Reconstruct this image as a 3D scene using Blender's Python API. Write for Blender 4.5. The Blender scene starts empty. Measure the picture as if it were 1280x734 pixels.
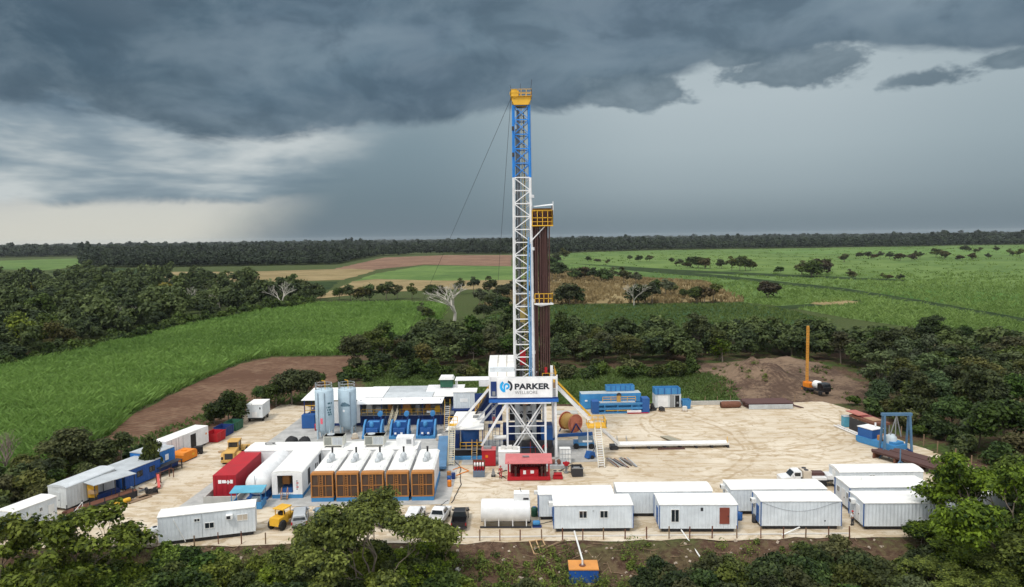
EXPOSURE = 0.38
HAZE = 3.2e-5
MAX_TREES = 285
import bpy, math, random
import numpy as np
from mathutils import Vector, Matrix
sc = bpy.context.scene
COL = sc.collection
PI = math.pi
# ------------------------------------------------------------------ camera
CAM_H, FOC, PITCH, ROLL = 35.0, 900.0, math.radians(4.45), math.radians(0.75)
_cp, _sp, _cr, _sr = math.cos(PITCH), math.sin(PITCH), math.cos(ROLL), math.sin(ROLL)
_F = Vector((0, _cp, -_sp)); _U0 = Vector((0, _sp, _cp)); _R0 = Vector((1, 0, 0))
_R = _R0 * _cr - _U0 * _sr
_U = _U0 * _cr + _R0 * _sr
cd = bpy.data.cameras.new('camera'); cam = bpy.data.objects.new('camera', cd); COL.objects.link(cam)
cam.matrix_world = Matrix(((_R.x, _U.x, -_F.x, 0), (_R.y, _U.y, -_F.y, 0), (_R.z, _U.z, -_F.z, CAM_H), (0, 0, 0, 1)))
cd.sensor_width = 36; cd.lens = 36 * FOC / 1280; cd.clip_end = 30000; cd.clip_start = .5
sc.camera = cam

def site(px, py, z=0.0):
    """survey: the spot at height z that stands at this place of the photograph"""
    d = _F + _R * ((px - 640) / FOC) + _U * ((367 - py) / FOC)
    t = (z - CAM_H) / d.z
    return Vector((d.x * t, d.y * t, z))

# ------------------------------------------------------------------ node helpers
class NT:
    def __init__(s, tree): s.t = tree; s.n = tree.nodes; s.l = tree.links
    def new(s, typ, **kw):
        n = s.n.new(typ)
        for k, v in kw.items(): setattr(n, k, v)
        return n
    def put(s, sock, v):
        if isinstance(v, bpy.types.NodeSocket): s.l.new(v, sock)
        elif v is not None:
            if sock.type == 'RGBA' and not hasattr(v, '__len__'): v = (v, v, v, 1)
            if sock.type == 'RGBA' and len(v) == 3: v = (*v, 1)
            sock.default_value = v
    def m(s, op, a, b=None, c=None, clamp=False):
        n = s.new('ShaderNodeMath', operation=op, use_clamp=clamp)
        for i, v in enumerate((a, b, c)):
            if v is not None: s.put(n.inputs[i], v)
        return n.outputs[0]
    def vm(s, op, a, b=None, scale=None):
        n = s.new('ShaderNodeVectorMath', operation=op)
        s.put(n.inputs[0], a)
        if b is not None: s.put(n.inputs[1], b)
        if scale is not None: s.put(n.inputs['Scale'], scale)
        return n.outputs['Value'] if op in ('DOT_PRODUCT', 'LENGTH') else n.outputs[0]
    def noise(s, vec, scale, detail=4, rough=.55, dist=0, col=False):
        n = s.new('ShaderNodeTexNoise')
        if vec is not None: s.l.new(vec, n.inputs['Vector'])
        n.inputs['Scale'].default_value = scale; n.inputs['Detail'].default_value = detail
        n.inputs['Roughness'].default_value = rough; n.inputs['Distortion'].default_value = dist
        return n.outputs['Color' if col else 'Fac']
    def ramp(s, fac, stops, interp='LINEAR'):
        n = s.new('ShaderNodeValToRGB'); r = n.color_ramp; r.interpolation = interp
        while len(r.elements) > 1: r.elements.remove(r.elements[-1])
        for i, (p, c) in enumerate(stops):
            e = r.elements[0] if i == 0 else r.elements.new(p)
            e.position = p
            e.color = (c, c, c, 1) if not hasattr(c, '__len__') else (*c[:3], 1)
        s.put(n.inputs[0], fac)
        return n.outputs[0]
    def step(s, v, a, b):
        n = s.new('ShaderNodeMapRange', interpolation_type='SMOOTHSTEP')
        s.put(n.inputs[0], v); n.inputs[1].default_value = a; n.inputs[2].default_value = b
        return n.outputs[0]
    def mix(s, f, a, b, blend='MIX'):
        n = s.new('ShaderNodeMix', data_type='RGBA', blend_type=blend, clamp_factor=True)
        s.put(n.inputs[0], f); s.put(n.inputs[6], a); s.put(n.inputs[7], b)
        return n.outputs[2]
    def mapping(s, vec, scale=(1, 1, 1), rot=(0, 0, 0), loc=(0, 0, 0)):
        n = s.new('ShaderNodeMapping'); s.l.new(vec, n.inputs[0])
        n.inputs['Scale'].default_value = scale; n.inputs['Rotation'].default_value = rot; n.inputs['Location'].default_value = loc
        return n.outputs[0]
    def bump(s, h, strength=.3, dist=.1):
        n = s.new('ShaderNodeBump'); s.put(n.inputs['Height'], h)
        n.inputs['Strength'].default_value = strength; n.inputs['Distance'].default_value = dist
        return n.outputs[0]

def new_mat(name):
    m = bpy.data.materials.new(name); m.use_nodes = True
    t = NT(m.node_tree); t.n.clear()
    out = t.new('ShaderNodeOutputMaterial'); b = t.new('ShaderNodeBsdfPrincipled')
    t.l.new(b.outputs[0], out.inputs[0])
    return m, t, b

MATS = {}
def paint(name, rgb, rough=.55, metal=0., wear=.25, wcol=(.20, .13, .08), scale=.7, corr=0., spec=.35):
    """weathered paint: faded patches, dirt streaks running down, rust spots; corr = pitch of pressed ribs"""
    if name in MATS: return MATS[name]
    m, t, b = new_mat(name)
    oc = t.new('ShaderNodeTexCoord').outputs['Object']
    oi = t.new('ShaderNodeObjectInfo').outputs['Random']
    off = t.vm('ADD', oc, t.vm('SCALE', (37., 91., 53.), scale=oi))
    n1 = t.noise(off, scale, 5, .6)
    st = t.noise(t.mapping(off, (2.6, 2.6, .35)), 1.4, 4, .65)
    sp = t.noise(off, 5., 3, .6)
    c = t.mix(t.step(n1, .3, .75), tuple(x * .86 for x in rgb), tuple(min(1, x * 1.06) for x in rgb))
    c = t.mix(t.m('MULTIPLY', t.step(st, .52, .82), wear), c, wcol)
    c = t.mix(t.m('MULTIPLY', t.step(sp, .66, .8), wear * .9), c, tuple(x * .6 for x in wcol))
    t.put(b.inputs['Base Color'], c)
    t.put(b.inputs['Roughness'], t.m('ADD', rough - .1, t.m('MULTIPLY', n1, .2)))
    b.inputs['Metallic'].default_value = metal
    b.inputs['Specular IOR Level'].default_value = spec
    h = t.m('MULTIPLY', sp, .15)
    if corr:
        sx = t.new('ShaderNodeSeparateXYZ'); t.l.new(oc, sx.inputs[0])
        w = t.m('SINE', t.m('MULTIPLY', t.m('ADD', sx.outputs[0], sx.outputs[1]), 2 * PI / corr))
        h = t.m('ADD', h, t.step(w, -.5, .5))
        t.l.new(t.bump(h, .55, .05), b.inputs['Normal'])
    else:
        t.l.new(t.bump(h, .25, .03), b.inputs['Normal'])
    MATS[name] = m
    return m

WHITE = paint('white paint', (.78, .78, .78), wear=.10)
WALL = paint('trailer siding', (.68, .725, .76), wear=.12, corr=.42)
ROOFW = paint('white roof sheet', (.82, .81, .78), wear=.45, wcol=(.50, .44, .35), corr=0)
GREYW = paint('grey white siding', (.60, .63, .64), wear=.2, corr=.5)
GREYR = paint('pale grey roof sheet', (.55, .58, .60), wear=.3)
SILO = paint('pale blue grey paint', (.46, .58, .66), wear=.12, wcol=(.25, .27, .28))
BLUE = paint('blue paint', (.02, .10, .32), wear=.3, wcol=(.07, .06, .06))
NAVY = paint('dark blue paint', (.010, .035, .16), wear=.25, wcol=(.04, .03, .03))
LBLUE = paint('light blue paint', (.05, .225, .47), wear=.35, wcol=(.10, .12, .14))
CBLUE = paint('ribbed blue paint', (.05, .27, .58), wear=.2, corr=.28, wcol=(.3, .3, .3))
BLUEC = paint('ribbed dark blue paint', (.012, .075, .30), wear=.2, corr=.4, wcol=(.05, .05, .06))
TEAL = paint('teal blue paint', (.10, .36, .50), wear=.2)
MBLUE = paint('mast blue paint', (.02, .22, .66), wear=.08)
RED = paint('red paint', (.42, .012, .02), wear=.15, wcol=(.12, .03, .03))
REDC = paint('ribbed red paint', (.36, .010, .022), wear=.16, corr=.5, wcol=(.12, .03, .03))
PINK = paint('faded red roof sheet', (.55, .16, .16), wear=.2, wcol=(.6, .4, .36))
YEL = paint('yellow paint', (.72, .40, .03), wear=.2)
CATY = paint('machine yellow paint', (.56, .33, .09), wear=.35, wcol=(.28, .20, .12))
ORNG = paint('orange paint', (.72, .22, .015), wear=.15)
FRAME = paint('rust orange frame paint', (.43, .185, .05), wear=.35, wcol=(.16, .08, .04))
GREEN = paint('dark green paint', (.02, .10, .06), wear=.2)
STEEL = paint('grey steel', (.30, .31, .32), metal=.4, wear=.3)
GALV = paint('galvanised sheet', (.52, .55, .57), metal=.3, wear=.3, corr=.3)
DARK = paint('dark steel', (.035, .035, .04), wear=.3, wcol=(.08, .06, .05))
RUST = paint('rusty steel', (.16, .065, .04), rough=.8, wear=.5, wcol=(.07, .035, .025))
RUSTD = paint('dark rusty pipe', (.085, .04, .035), rough=.6, wear=.5, wcol=(.04, .022, .02))
BLACK = paint('black rubber', (.018, .018, .02), rough=.75, wear=.3, wcol=(.10, .085, .07))
BLACKP = paint('black car paint', (.012, .012, .014), rough=.3, wear=.1, spec=.6)
CARW = paint('white car paint', (.78, .78, .78), rough=.3, wear=.06, spec=.6)
CARB = paint('blue grey car paint', (.16, .27, .36), rough=.3, wear=.06, spec=.6)
CARG = paint('silver car paint', (.42, .44, .46), rough=.3, wear=.06, spec=.6)
WOOD = paint('raw timber', (.46, .30, .16), rough=.8, wear=.3)
WOODG = paint('weathered timber', (.24, .16, .10), rough=.85, wear=.4)
CONC = paint('concrete', (.44, .43, .40), rough=.9, wear=.3, wcol=(.22, .19, .15))
BAG = paint('tarp and sacks', (.62, .60, .56), rough=.9, wear=.3)
TAN = paint('beige plastic', (.60, .52, .42), wear=.2)
PLAST = paint('white plastic', (.78, .78, .76), wear=.12)
SIGNW = paint('sign white', (.86, .86, .86), wear=.04)
SIGNB = paint('sign charcoal lettering', (.025, .03, .04), wear=.0)
SIGNG = paint('sign grey lettering', (.22, .22, .23), wear=.0)
SIGNC = paint('sign bright blue', (.01, .38, .80), wear=.0)
SKIN = paint('skin', (.30, .17, .11), wear=0)
CLOTHR = paint('red coverall cloth', (.45, .02, .04), rough=.9, wear=.1)
CLOTHW = paint('white shirt cloth', (.72, .72, .74), rough=.9, wear=.1)
CLOTHD = paint('dark trouser cloth', (.03, .035, .05), rough=.9, wear=.1)
m, t, b = new_mat('window glass'); b.inputs['Base Color'].default_value = (.02, .025, .03, 1); b.inputs['Roughness'].default_value = .08
b.inputs['Specular IOR Level'].default_value = .6; GLASS = m
# louvred radiator core, dark with fine fins
m, t, b = new_mat('radiator core')
oc = t.new('ShaderNodeTexCoord').outputs['Object']; sx = t.new('ShaderNodeSeparateXYZ'); t.l.new(oc, sx.inputs[0])
fin = t.step(t.m('SINE', t.m('MULTIPLY', sx.outputs[2], 40)), -.3, .6)
c = t.mix(fin, (.035, .02, .014), (.10, .05, .03)); c = t.mix(t.step(t.noise(oc, 1.5, 4), .4, .7), c, (.07, .045, .03))
t.put(b.inputs['Base Color'], c); b.inputs['Roughness'].default_value = .7; CORE = m

# ------------------------------------------------------------------ mesh helpers
def tag(o, label=None, cat=None, group=None, kind=None):
    for k, v in (('label', label), ('category', cat), ('group', group), ('kind', kind)):
        if v: o[k] = v
    return o

def thing(name, label, cat, loc=(0, 0, 0), rz=0., group=None):
    o = bpy.data.objects.new(name, None); COL.objects.link(o)
    o.location = loc; o.rotation_euler = (0, 0, rz); o.empty_display_size = .3
    return tag(o, label, cat, group)

class MB:
    def __init__(s, M=None): s.v = []; s.f = []; s.M = M
    def add(s, vs, fs):
        k = len(s.v)
        if s.M is not None: vs = [s.M @ Vector(p) for p in vs]
        s.v += [tuple(p) for p in vs]; s.f += [tuple(i + k for i in q) for q in fs]
        return s
    def box(s, x0, x1, y0, y1, z0, z1):
        return s.add([(x0, y0, z0), (x1, y0, z0), (x1, y1, z0), (x0, y1, z0), (x0, y0, z1), (x1, y0, z1), (x1, y1, z1), (x0, y1, z1)],
                     [(3, 2, 1, 0), (4, 5, 6, 7), (0, 1, 5, 4), (1, 2, 6, 5), (2, 3, 7, 6), (3, 0, 4, 7)])
    def cb(s, c, d):
        return s.box(c[0] - d[0] / 2, c[0] + d[0] / 2, c[1] - d[1] / 2, c[1] + d[1] / 2, c[2] - d[2] / 2, c[2] + d[2] / 2)
    def _ax(s, a, b):
        a, b = Vector(a), Vector(b); d = (b - a).normalized()
        u = d.cross(Vector((0, 0, 1)))
        if u.length < 1e-3: u = Vector((1, 0, 0))
        u.normalize(); return a, b, u, u.cross(d)
    def bar(s, a, b, w=.1, h=None):
        a, b, u, v = s._ax(a, b); h = h or w; u = u * (w / 2); v = v * (h / 2)
        q = [a - u - v, a + u - v, a + u + v, a - u + v, b - u - v, b + u - v, b + u + v, b - u + v]
        return s.add(q, [(0, 1, 2, 3), (7, 6, 5, 4), (0, 4, 5, 1), (1, 5, 6, 2), (2, 6, 7, 3), (3, 7, 4, 0)])
    def tube(s, a, b, r=.05, n=8, r2=None, cap=True):
        a, b, u, v = s._ax(a, b); r2 = r if r2 is None else r2
        cs = [(math.cos(2 * PI * i / n), math.sin(2 * PI * i / n)) for i in range(n)]
        q = [a + u * (r * c) + v * (r * k) for c, k in cs] + [b + u * (r2 * c) + v * (r2 * k) for c, k in cs]
        fs = [(i, (i + 1) % n, n + (i + 1) % n, n + i) for i in range(n)]
        if cap: fs += [tuple(range(n))[::-1], tuple(range(n, 2 * n))]
        return s.add(q, fs)
    def path(s, pts, r=.05, n=6):
        for a, b in zip(pts, pts[1:]): s.tube(a, b, r, n)
        return s
    def lathe(s, prof, n=24, axis='z', c=(0, 0, 0)):
        vs = []
        for r, h in prof:
            for i in range(n):
                x, y = r * math.cos(2 * PI * i / n), r * math.sin(2 * PI * i / n)
                vs.append({'z': (c[0] + x, c[1] + y, c[2] + h), 'x': (c[0] + h, c[1] + x, c[2] + y), 'y': (c[0] + x, c[1] + h, c[2] + y)}[axis])
        fs = [(k * n + i, k * n + (i + 1) % n, (k + 1) * n + (i + 1) % n, (k + 1) * n + i) for k in range(len(prof) - 1) for i in range(n)]
        if prof[0][0] > 1e-4: fs.append(tuple(range(n))[::-1])
        if prof[-1][0] > 1e-4: fs.append(tuple(range((len(prof) - 1) * n, len(prof) * n)))
        return s.add(vs, fs)
    def prism(s, poly, lo, hi, axis='y'):
        """poly in the plane across the axis: 'y' -> (x,z), 'x' -> (y,z), 'z' -> (x,y)"""
        n = len(poly)
        def p(q, h): return {'y': (q[0], h, q[1]), 'x': (h, q[0], q[1]), 'z': (q[0], q[1], h)}[axis]
        return s.add([p(q, lo) for q in poly] + [p(q, hi) for q in poly],
                     [tuple(range(n)), tuple(range(2 * n - 1, n - 1, -1))] + [(i, n + i, n + (i + 1) % n, (i + 1) % n) for i in range(n)])
    def build(s, name, mat, parent=None, smooth=False, loc=None):
        me = bpy.data.meshes.new(name); me.from_pydata(s.v, [], s.f); me.materials.append(mat)
        if smooth:
            me.polygons.foreach_set('use_smooth', [len(p.vertices) == 4 for p in me.polygons])
        me.update()
        o = bpy.data.objects.new(name, me); COL.objects.link(o)
        if parent: o.parent = parent
        if loc: o.location = loc
        return o

def copy_tree(o, parent=None):
    c = o.copy(); COL.objects.link(c); c.parent = parent
    for ch in list(o.children): copy_tree(ch, c)
    return c

def recopy(o, loc, rz, label=None):
    c = copy_tree(o); c.location = loc; c.rotation_euler = (0, 0, rz)
    if label: c['label'] = label
    return c

def railing(mb, pts, h=1.1, r=.03, gap=1.5):
    """posts and two rails along a run of points"""
    for a, b in zip(pts, pts[1:]):
        a, b = Vector(a), Vector(b); n = max(1, round((b - a).length / gap))
        for k in (h, h * .5): mb.bar(a + Vector((0, 0, k)), b + Vector((0, 0, k)), r * 2)
        for i in range(n + 1):
            p = a.lerp(b, i / n); mb.bar(p, p + Vector((0, 0, h)), r * 2)

def stair(root, foot, head, w=.9, n=None, tread_mat=None, rail_mat=None, name_rail='handrail'):
    """open stair between two points, in the root's coordinates"""
    a, b = Vector(foot), Vector(head); d = b - a; n = n or max(3, round(d.z / .3))
    side = Vector((d.y, -d.x, 0)); side = side.normalized() * w / 2 if side.length > .01 else Vector((w / 2, 0, 0))
    for s in (-1, 1):
        MB().bar(a + side * s, b + side * s, .10, .24).build('stringer', tread_mat or WHITE, root)
    st = MB()
    for i in range(1, n): 
        p = a + d * (i / n); st.bar(p - side, p + side, .24, .05)
    st.build('tread', tread_mat or WHITE, root)
    for s in (-1, 1):
        r = MB(); up = Vector((0, 0, 1.0))
        r.bar(a + side * s + up, b + side * s + up, .05); r.bar(a + side * s + up * .5, b + side * s + up * .5, .04)
        for k in range(0, n + 1, 3):
            p = a + d * (k / n) + side * s; r.bar(p, p + up, .05)
        r.build(name_rail, rail_mat or YEL, root)

def np_mesh(name, verts, quads, mat, attr=None, parent=None, nper=4):
    me = bpy.data.meshes.new(name); nv, nf = len(verts), len(quads)
    me.vertices.add(nv); me.vertices.foreach_set('co', np.ascontiguousarray(verts, dtype=np.float32).ravel())
    me.loops.add(nf * nper); me.loops.foreach_set('vertex_index', np.ascontiguousarray(quads, dtype=np.int32).ravel())
    me.polygons.add(nf); me.polygons.foreach_set('loop_start', np.arange(nf, dtype=np.int32) * nper)
    try: me.polygons.foreach_set('loop_total', np.full(nf, nper, dtype=np.int32))
    except Exception: pass
    me.update(calc_edges=True)
    if attr is not None:
        a = me.attributes.new('tint', 'FLOAT', 'POINT'); a.data.foreach_set('value', np.ascontiguousarray(attr, dtype=np.float32))
    me.materials.append(mat)
    return me

def link(name, me, parent=None):
    o = bpy.data.objects.new(name, me); COL.objects.link(o)
    if parent: o.parent = parent
    return o
# ------------------------------------------------------------------ sky and light
SUN_EL, SUN_AZ = math.radians(58), math.radians(215)      # azimuth clockwise from +Y: behind the camera, to the left
w = bpy.data.worlds.new('World'); sc.world = w; w.use_nodes = True
t = NT(w.node_tree); t.n.clear()
out = t.new('ShaderNodeOutputWorld')
nish = t.new('ShaderNodeTexSky', sky_type='NISHITA'); nish.sun_disc = False
nish.sun_elevation = SUN_EL; nish.sun_rotation = SUN_AZ
bg1 = t.new('ShaderNodeBackground'); t.l.new(nish.outputs[0], bg1.inputs[0]); bg1.inputs[1].default_value = .1
D = t.new('ShaderNodeTexCoord').outputs['Generated']
sx = t.new('ShaderNodeSeparateXYZ'); t.l.new(D, sx.inputs[0]); X, Y, Z = sx.outputs
u = t.m('MULTIPLY', t.m('ARCTAN2', X, Y), 57.2958)
e = t.m('MULTIPLY', t.m('ARCSINE', Z), 57.2958)
nb = t.m('SUBTRACT', t.noise(t.mapping(D, (5.5, 5.5, 11)), 1.0, 7, .6, .5), .5)         # billows
nl = t.noise(t.mapping(D, (2.0, 2.0, 6.5), loc=(4.2, 1.3, .7)), 1.0, 4, .5, .6)           # broad light and dark of the deck
nw = t.noise(t.mapping(D, (3.4, 3.4, 15), loc=(.3, 2.1, 0)), 1.0, 5, .55, .25)                  # layered bands low on the left
ew = t.m('ADD', e, t.m('MULTIPLY', nb, 5.0))
un = t.m('DIVIDE', t.m('ADD', u, 40.), 80.)
edge = t.m('MULTIPLY', t.ramp(un, [(0, 9.3 / 20), (.06, 9.4 / 20), (.12, 8.9 / 20), (.19, 7.4 / 20), (.25, 7.2 / 20), (.33, 8.4 / 20), (.48, 9.5 / 20), (.60, 10.1 / 20), (.655, 11.2 / 20), (.70, 12.9 / 20), (.80, 12.6 / 20), (.86, 11.4 / 20), (1, 11.2 / 20)], 'B_SPLINE'), 20.)
deck = t.step(t.m('SUBTRACT', ew, edge), -.35, .75)
en = t.m('DIVIDE', e, 10.)
rainr = t.ramp(en, [(0, (.118, .160, .192)), (.12, (.140, .186, .217)), (.35, (.222, .274, .303)), (.65, (.290, .346, .370)), (1, (.335, .39, .412))])
rainl = t.ramp(en, [(0, (.100, .140, .172)), (.3, (.112, .160, .192)), (.7, (.152, .210, .242)), (1, (.190, .250, .280))])
rain = t.mix(t.step(u, -9., 13.), rainl, rainr)
rain = t.mix(t.m('MULTIPLY', t.step(u, 20., 38.), .4), rain, rainl)
# the break in the rain low on the left
gap = t.step(t.m('SUBTRACT', t.m('ADD', t.m('MULTIPLY', u, -1.), t.m('MULTIPLY', nb, 5.)), t.m('SUBTRACT', 21., t.m('MULTIPLY', e, 1.15))), -5.5, 5.)
bands = t.ramp(nw, [(.36, (.105, .155, .20)), (.47, (.20, .255, .292)), (.60, (.42, .455, .46))])
glow = t.ramp(t.m('DIVIDE', t.m('ADD', e, t.m('MULTIPLY', t.m('SUBTRACT', nw, .5), 2.2)), 5.), [(0, (.49, .485, .43)), (.40, (.46, .465, .43)), (.53, (.42, .43, .415))])
low = t.mix(t.step(t.m('ADD', e, t.m('MULTIPLY', nb, 3.2)), 2.5, 3.3), glow, bands)
base = t.mix(gap, rain, low)
dcol = t.ramp(nl, [(.30, (.026, .052, .076)), (.44, (.050, .086, .118)), (.55, (.100, .152, .194)), (.68, (.20, .262, .305))])
dcol = t.mix(t.m('MULTIPLY', t.step(u, -6., -34.), .7), dcol, (.032, .060, .086))
dcol = t.mix(t.m('MULTIPLY', t.step(u, -14., 4.), .38), dcol, (.135, .182, .216))
dcol = t.mix(t.m('MULTIPLY', t.step(nb, -.16, .22), .5), dcol, (.098, .138, .182))
dcol = t.mix(t.m('MULTIPLY', t.step(t.m('SUBTRACT', ew, edge), 3.0, .4), .45), dcol, (.075, .108, .136))
lump = t.noise(t.mapping(D, (9, 9, 17), loc=(1.7, .4, 0)), 1.0, 5, .6, .35)
dcol = t.mix(t.m('MULTIPLY', t.step(lump, .44, .66), .30), dcol, (.19, .245, .285))
dcol = t.mix(t.m('MULTIPLY', t.step(lump, .50, .34), .35), dcol, (.030, .054, .078))
cloud = t.mix(deck, base, dcol)
# ragged scud hanging under the deck on the right
def blob(cu, ce, ru, re):
    a = t.m('DIVIDE', t.m('SUBTRACT', u, cu), ru); b_ = t.m('DIVIDE', t.m('SUBTRACT', e, ce), re)
    return t.m('SUBTRACT', 1., t.m('SQRT', t.m('ADD', t.m('MULTIPLY', a, a), t.m('MULTIPLY', b_, b_))))
ns = t.m('SUBTRACT', t.noise(t.mapping(D, (13, 13, 24)), 1.0, 6, .6, .2), .5)
sc_ = None
for q in ((21.5, 11.6, 7.5, 2.0), (17.8, 12.9, 3.2, 1.0), (10.0, 10.9, 6.0, 1.9), (30., 10.2, 4., 1.0), (34.5, 10.9, 3.4, .8)):
    v = blob(*q); sc_ = v if sc_ is None else t.m('MAXIMUM', sc_, v)
scud = t.step(t.m('ADD', sc_, t.m('MULTIPLY', ns, 2.3)), .15, .5)
cloud = t.mix(t.m('MULTIPLY', scud, .85), cloud, t.mix(t.step(ns, -.1, .2), (.075, .112, .140), (.135, .182, .215)))
# overhead and behind the camera the cloud is thin and bright
wid = t.mix(t.step(t.noise(D, 2.2, 4), .3, .7), (.80, .86, .92), (1.08, 1.10, 1.10))
k = t.m('MAXIMUM', t.step(Z, .34, .74), t.step(Y, .35, -.45))
cloud = t.mix(k, cloud, wid)
bg2 = t.new('ShaderNodeBackground'); t.l.new(cloud, bg2.inputs[0]); bg2.inputs[1].default_value = 1.0
mx = t.new('ShaderNodeMixShader'); mx.inputs[0].default_value = .96
t.l.new(bg1.outputs[0], mx.inputs[1]); t.l.new(bg2.outputs[0], mx.inputs[2]); t.l.new(mx.outputs[0], out.inputs[0])
sd = bpy.data.lights.new('sun', 'SUN'); sd.energy = 1.5; sd.angle = math.radians(10); sd.color = (1, .95, .87)
sun = bpy.data.objects.new('sun', sd); COL.objects.link(sun)
sun.rotation_euler = Vector((-math.sin(SUN_AZ) * math.cos(SUN_EL), -math.cos(SUN_AZ) * math.cos(SUN_EL), -math.sin(SUN_EL))).to_track_quat('-Z', 'Y').to_euler()
vs = sc.view_settings; sc.display_settings.display_device = 'sRGB'
vs.view_transform = 'Standard'; vs.look = 'None'; vs.exposure = EXPOSURE; vs.gamma = 1; vs.use_curve_mapping = False
sc.cycles.max_bounces = 6; sc.cycles.diffuse_bounces = 3; sc.cycles.glossy_bounces = 2; sc.cycles.transmission_bounces = 3; sc.cycles.volume_bounces = 0
sc.cycles.use_denoising = True

if HAZE:
    m = bpy.data.materials.new('haze air'); m.use_nodes = True; t = NT(m.node_tree); t.n.clear()
    o_ = t.new('ShaderNodeOutputMaterial'); v = t.new('ShaderNodeVolumePrincipled')
    v.inputs['Color'].default_value = (.80, .87, .92, 1); v.inputs['Density'].default_value = HAZE; v.inputs['Anisotropy'].default_value = .0
    t.l.new(v.outputs[0], o_.inputs['Volume'])
    o = MB().box(-9300, 9300, -120, 9600, -4.5, 62).build('haze', m)
    tag(o, 'pale rain haze lying over the fields and woods', 'haze', kind='stuff')

# ------------------------------------------------------------------ ground
rng = np.random.default_rng(7)
def vnoise(x, y, scale, seed=0):
    x = np.asarray(x, float) / scale; y = np.asarray(y, float) / scale
    xi, yi = np.floor(x).astype(np.int64), np.floor(y).astype(np.int64); xf, yf = x - xi, y - yi
    xf, yf = xf * xf * (3 - 2 * xf), yf * yf * (3 - 2 * yf)
    def h(i, j):
        n = (i * 374761393 + j * 668265263 + seed * 974711) & 0xffffffff
        n = ((n ^ (n >> 13)) * 1274126177) & 0xffffffff
        return ((n ^ (n >> 16)) & 0xffff) / 65535.
    return (h(xi, yi) * (1 - xf) + h(xi + 1, yi) * xf) * (1 - yf) + (h(xi, yi + 1) * (1 - xf) + h(xi + 1, yi + 1) * xf) * yf
def front_edge(x):      # y of the pad's front lip
    return 80.4 - .0 * x + .5 * np.sin(x * .35) + .35 * np.sin(x * .9 + 1)
def gz(x, y):
    """height of the ground"""
    x = np.asarray(x, float); y = np.asarray(y, float)
    d = np.clip((front_edge(x) - y) / 6.5, 0, 1); d = d * d * (3 - 2 * d)
    z = -.04 - 1.9 * d * (1 + .35 * (vnoise(x, y, 3.3, 3) - .5)) + d * .5 * (vnoise(x, y, 1.3, 5) - .5)
    # earth bank pushed up beyond the pad
    b = np.exp(-(((x - 57) / 8.5) ** 2 + ((y - 168) / 9.) ** 2)) * 5.6 + np.exp(-(((x - 71) / 10) ** 2 + ((y - 186) / 10) ** 2)) * 2.6
    z = z + b * (1 + .5 * (vnoise(x, y, 2.8, 8) - .5) + .25 * (vnoise(x, y, 1.2, 9) - .5)) * np.clip((y - 149) / 8, 0, 1)
    return z
def axis(lo, hi, step, far):
    a = list(np.arange(lo, hi + .01, step)); k = step
    while a[-1] < far[1]: k *= 1.35; a.append(min(a[-1] + k, far[1]))
    k = step; f = []
    x = lo
    while x > far[0]: k *= 1.35; x = max(x - k, far[0]); f.append(x)
    return np.array(f[::-1] + a)
xs = axis(-80, 95, 1.1, (-9000, 9000)); ys = axis(50, 206, 1.1, (-110, 9400))
gx, gy = np.meshgrid(xs, ys); nx, ny = len(xs), len(ys)
idx = np.arange(nx * ny).reshape(ny, nx)
q = np.stack([idx[:-1, :-1], idx[:-1, 1:], idx[1:, 1:], idx[1:, :-1]], -1).reshape(-1, 4)
def pos_xy(t):
    return t.new('ShaderNodeNewGeometry').outputs['Position']
m, t, b = new_mat('earth and rough grass')
p = pos_xy(t)
sy = t.new('ShaderNodeSeparateXYZ'); t.l.new(p, sy.inputs[0])
n1 = t.noise(p, .11, 5, .6); n2 = t.noise(p, 1.3, 5, .65); n3 = t.noise(p, 6., 3, .6)
soil = t.mix(t.step(n2, .3, .7), (.055, .032, .022), (.145, .090, .060)); soil = t.mix(t.m('MULTIPLY', t.step(n3, .58, .72), .4), soil, (.24, .19, .14))
grass = t.mix(t.step(n2, .3, .7), (.030, .050, .014), (.072, .105, .028))
gmask = t.step(t.m('ADD', n1, t.m('MULTIPLY', t.m('SUBTRACT', n2, .5), .6)), .42, .62)
near = t.m('MULTIPLY', t.step(sy.outputs[1], 84., 76.), .9)
bank = t.m('MULTIPLY', t.m('MULTIPLY', t.step(sy.outputs[0], 44., 51.), t.step(sy.outputs[0], 85., 78.)), t.m('MULTIPLY', t.step(sy.outputs[1], 144., 148.), t.step(sy.outputs[1], 200., 190.)))
bank = t.step(t.m('ADD', bank, t.m('MULTIPLY', t.m('SUBTRACT', n2, .5), .7)), .35, .7)
gm = t.m('MULTIPLY', gmask, t.m('SUBTRACT', 1., t.m('MAXIMUM', t.m('MULTIPLY', near, .85), bank)))
gm = t.m('MAXIMUM', gm, t.m('MULTIPLY', t.step(sy.outputs[1], 205., 260.), .85))
soil = t.mix(t.m('MULTIPLY', bank, .75), soil, t.mix(t.step(t.m('ADD', n1, t.m('MULTIPLY', t.m('SUBTRACT', n2, .5), .5)), .38, .62), (.085, .056, .042), (.235, .165, .112)))
t.put(b.inputs['Base Color'], t.mix(gm, soil, grass)); b.inputs['Roughness'].default_value = .95; b.inputs['Specular IOR Level'].default_value = .1
t.l.new(t.bump(t.m('ADD', n2, t.m('MULTIPLY', n3, .4)), .8, .35), b.inputs['Normal'])
GROUND = m
me = np_mesh('ground', np.stack([gx, gy, gz(gx, gy)], -1).reshape(-1, 3), q, GROUND)
me.polygons.foreach_set('use_smooth', np.ones(len(q), dtype=bool))
tag(link('ground', me), 'brown earth and rough grass around the drilling pad', 'ground', kind='structure')

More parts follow.
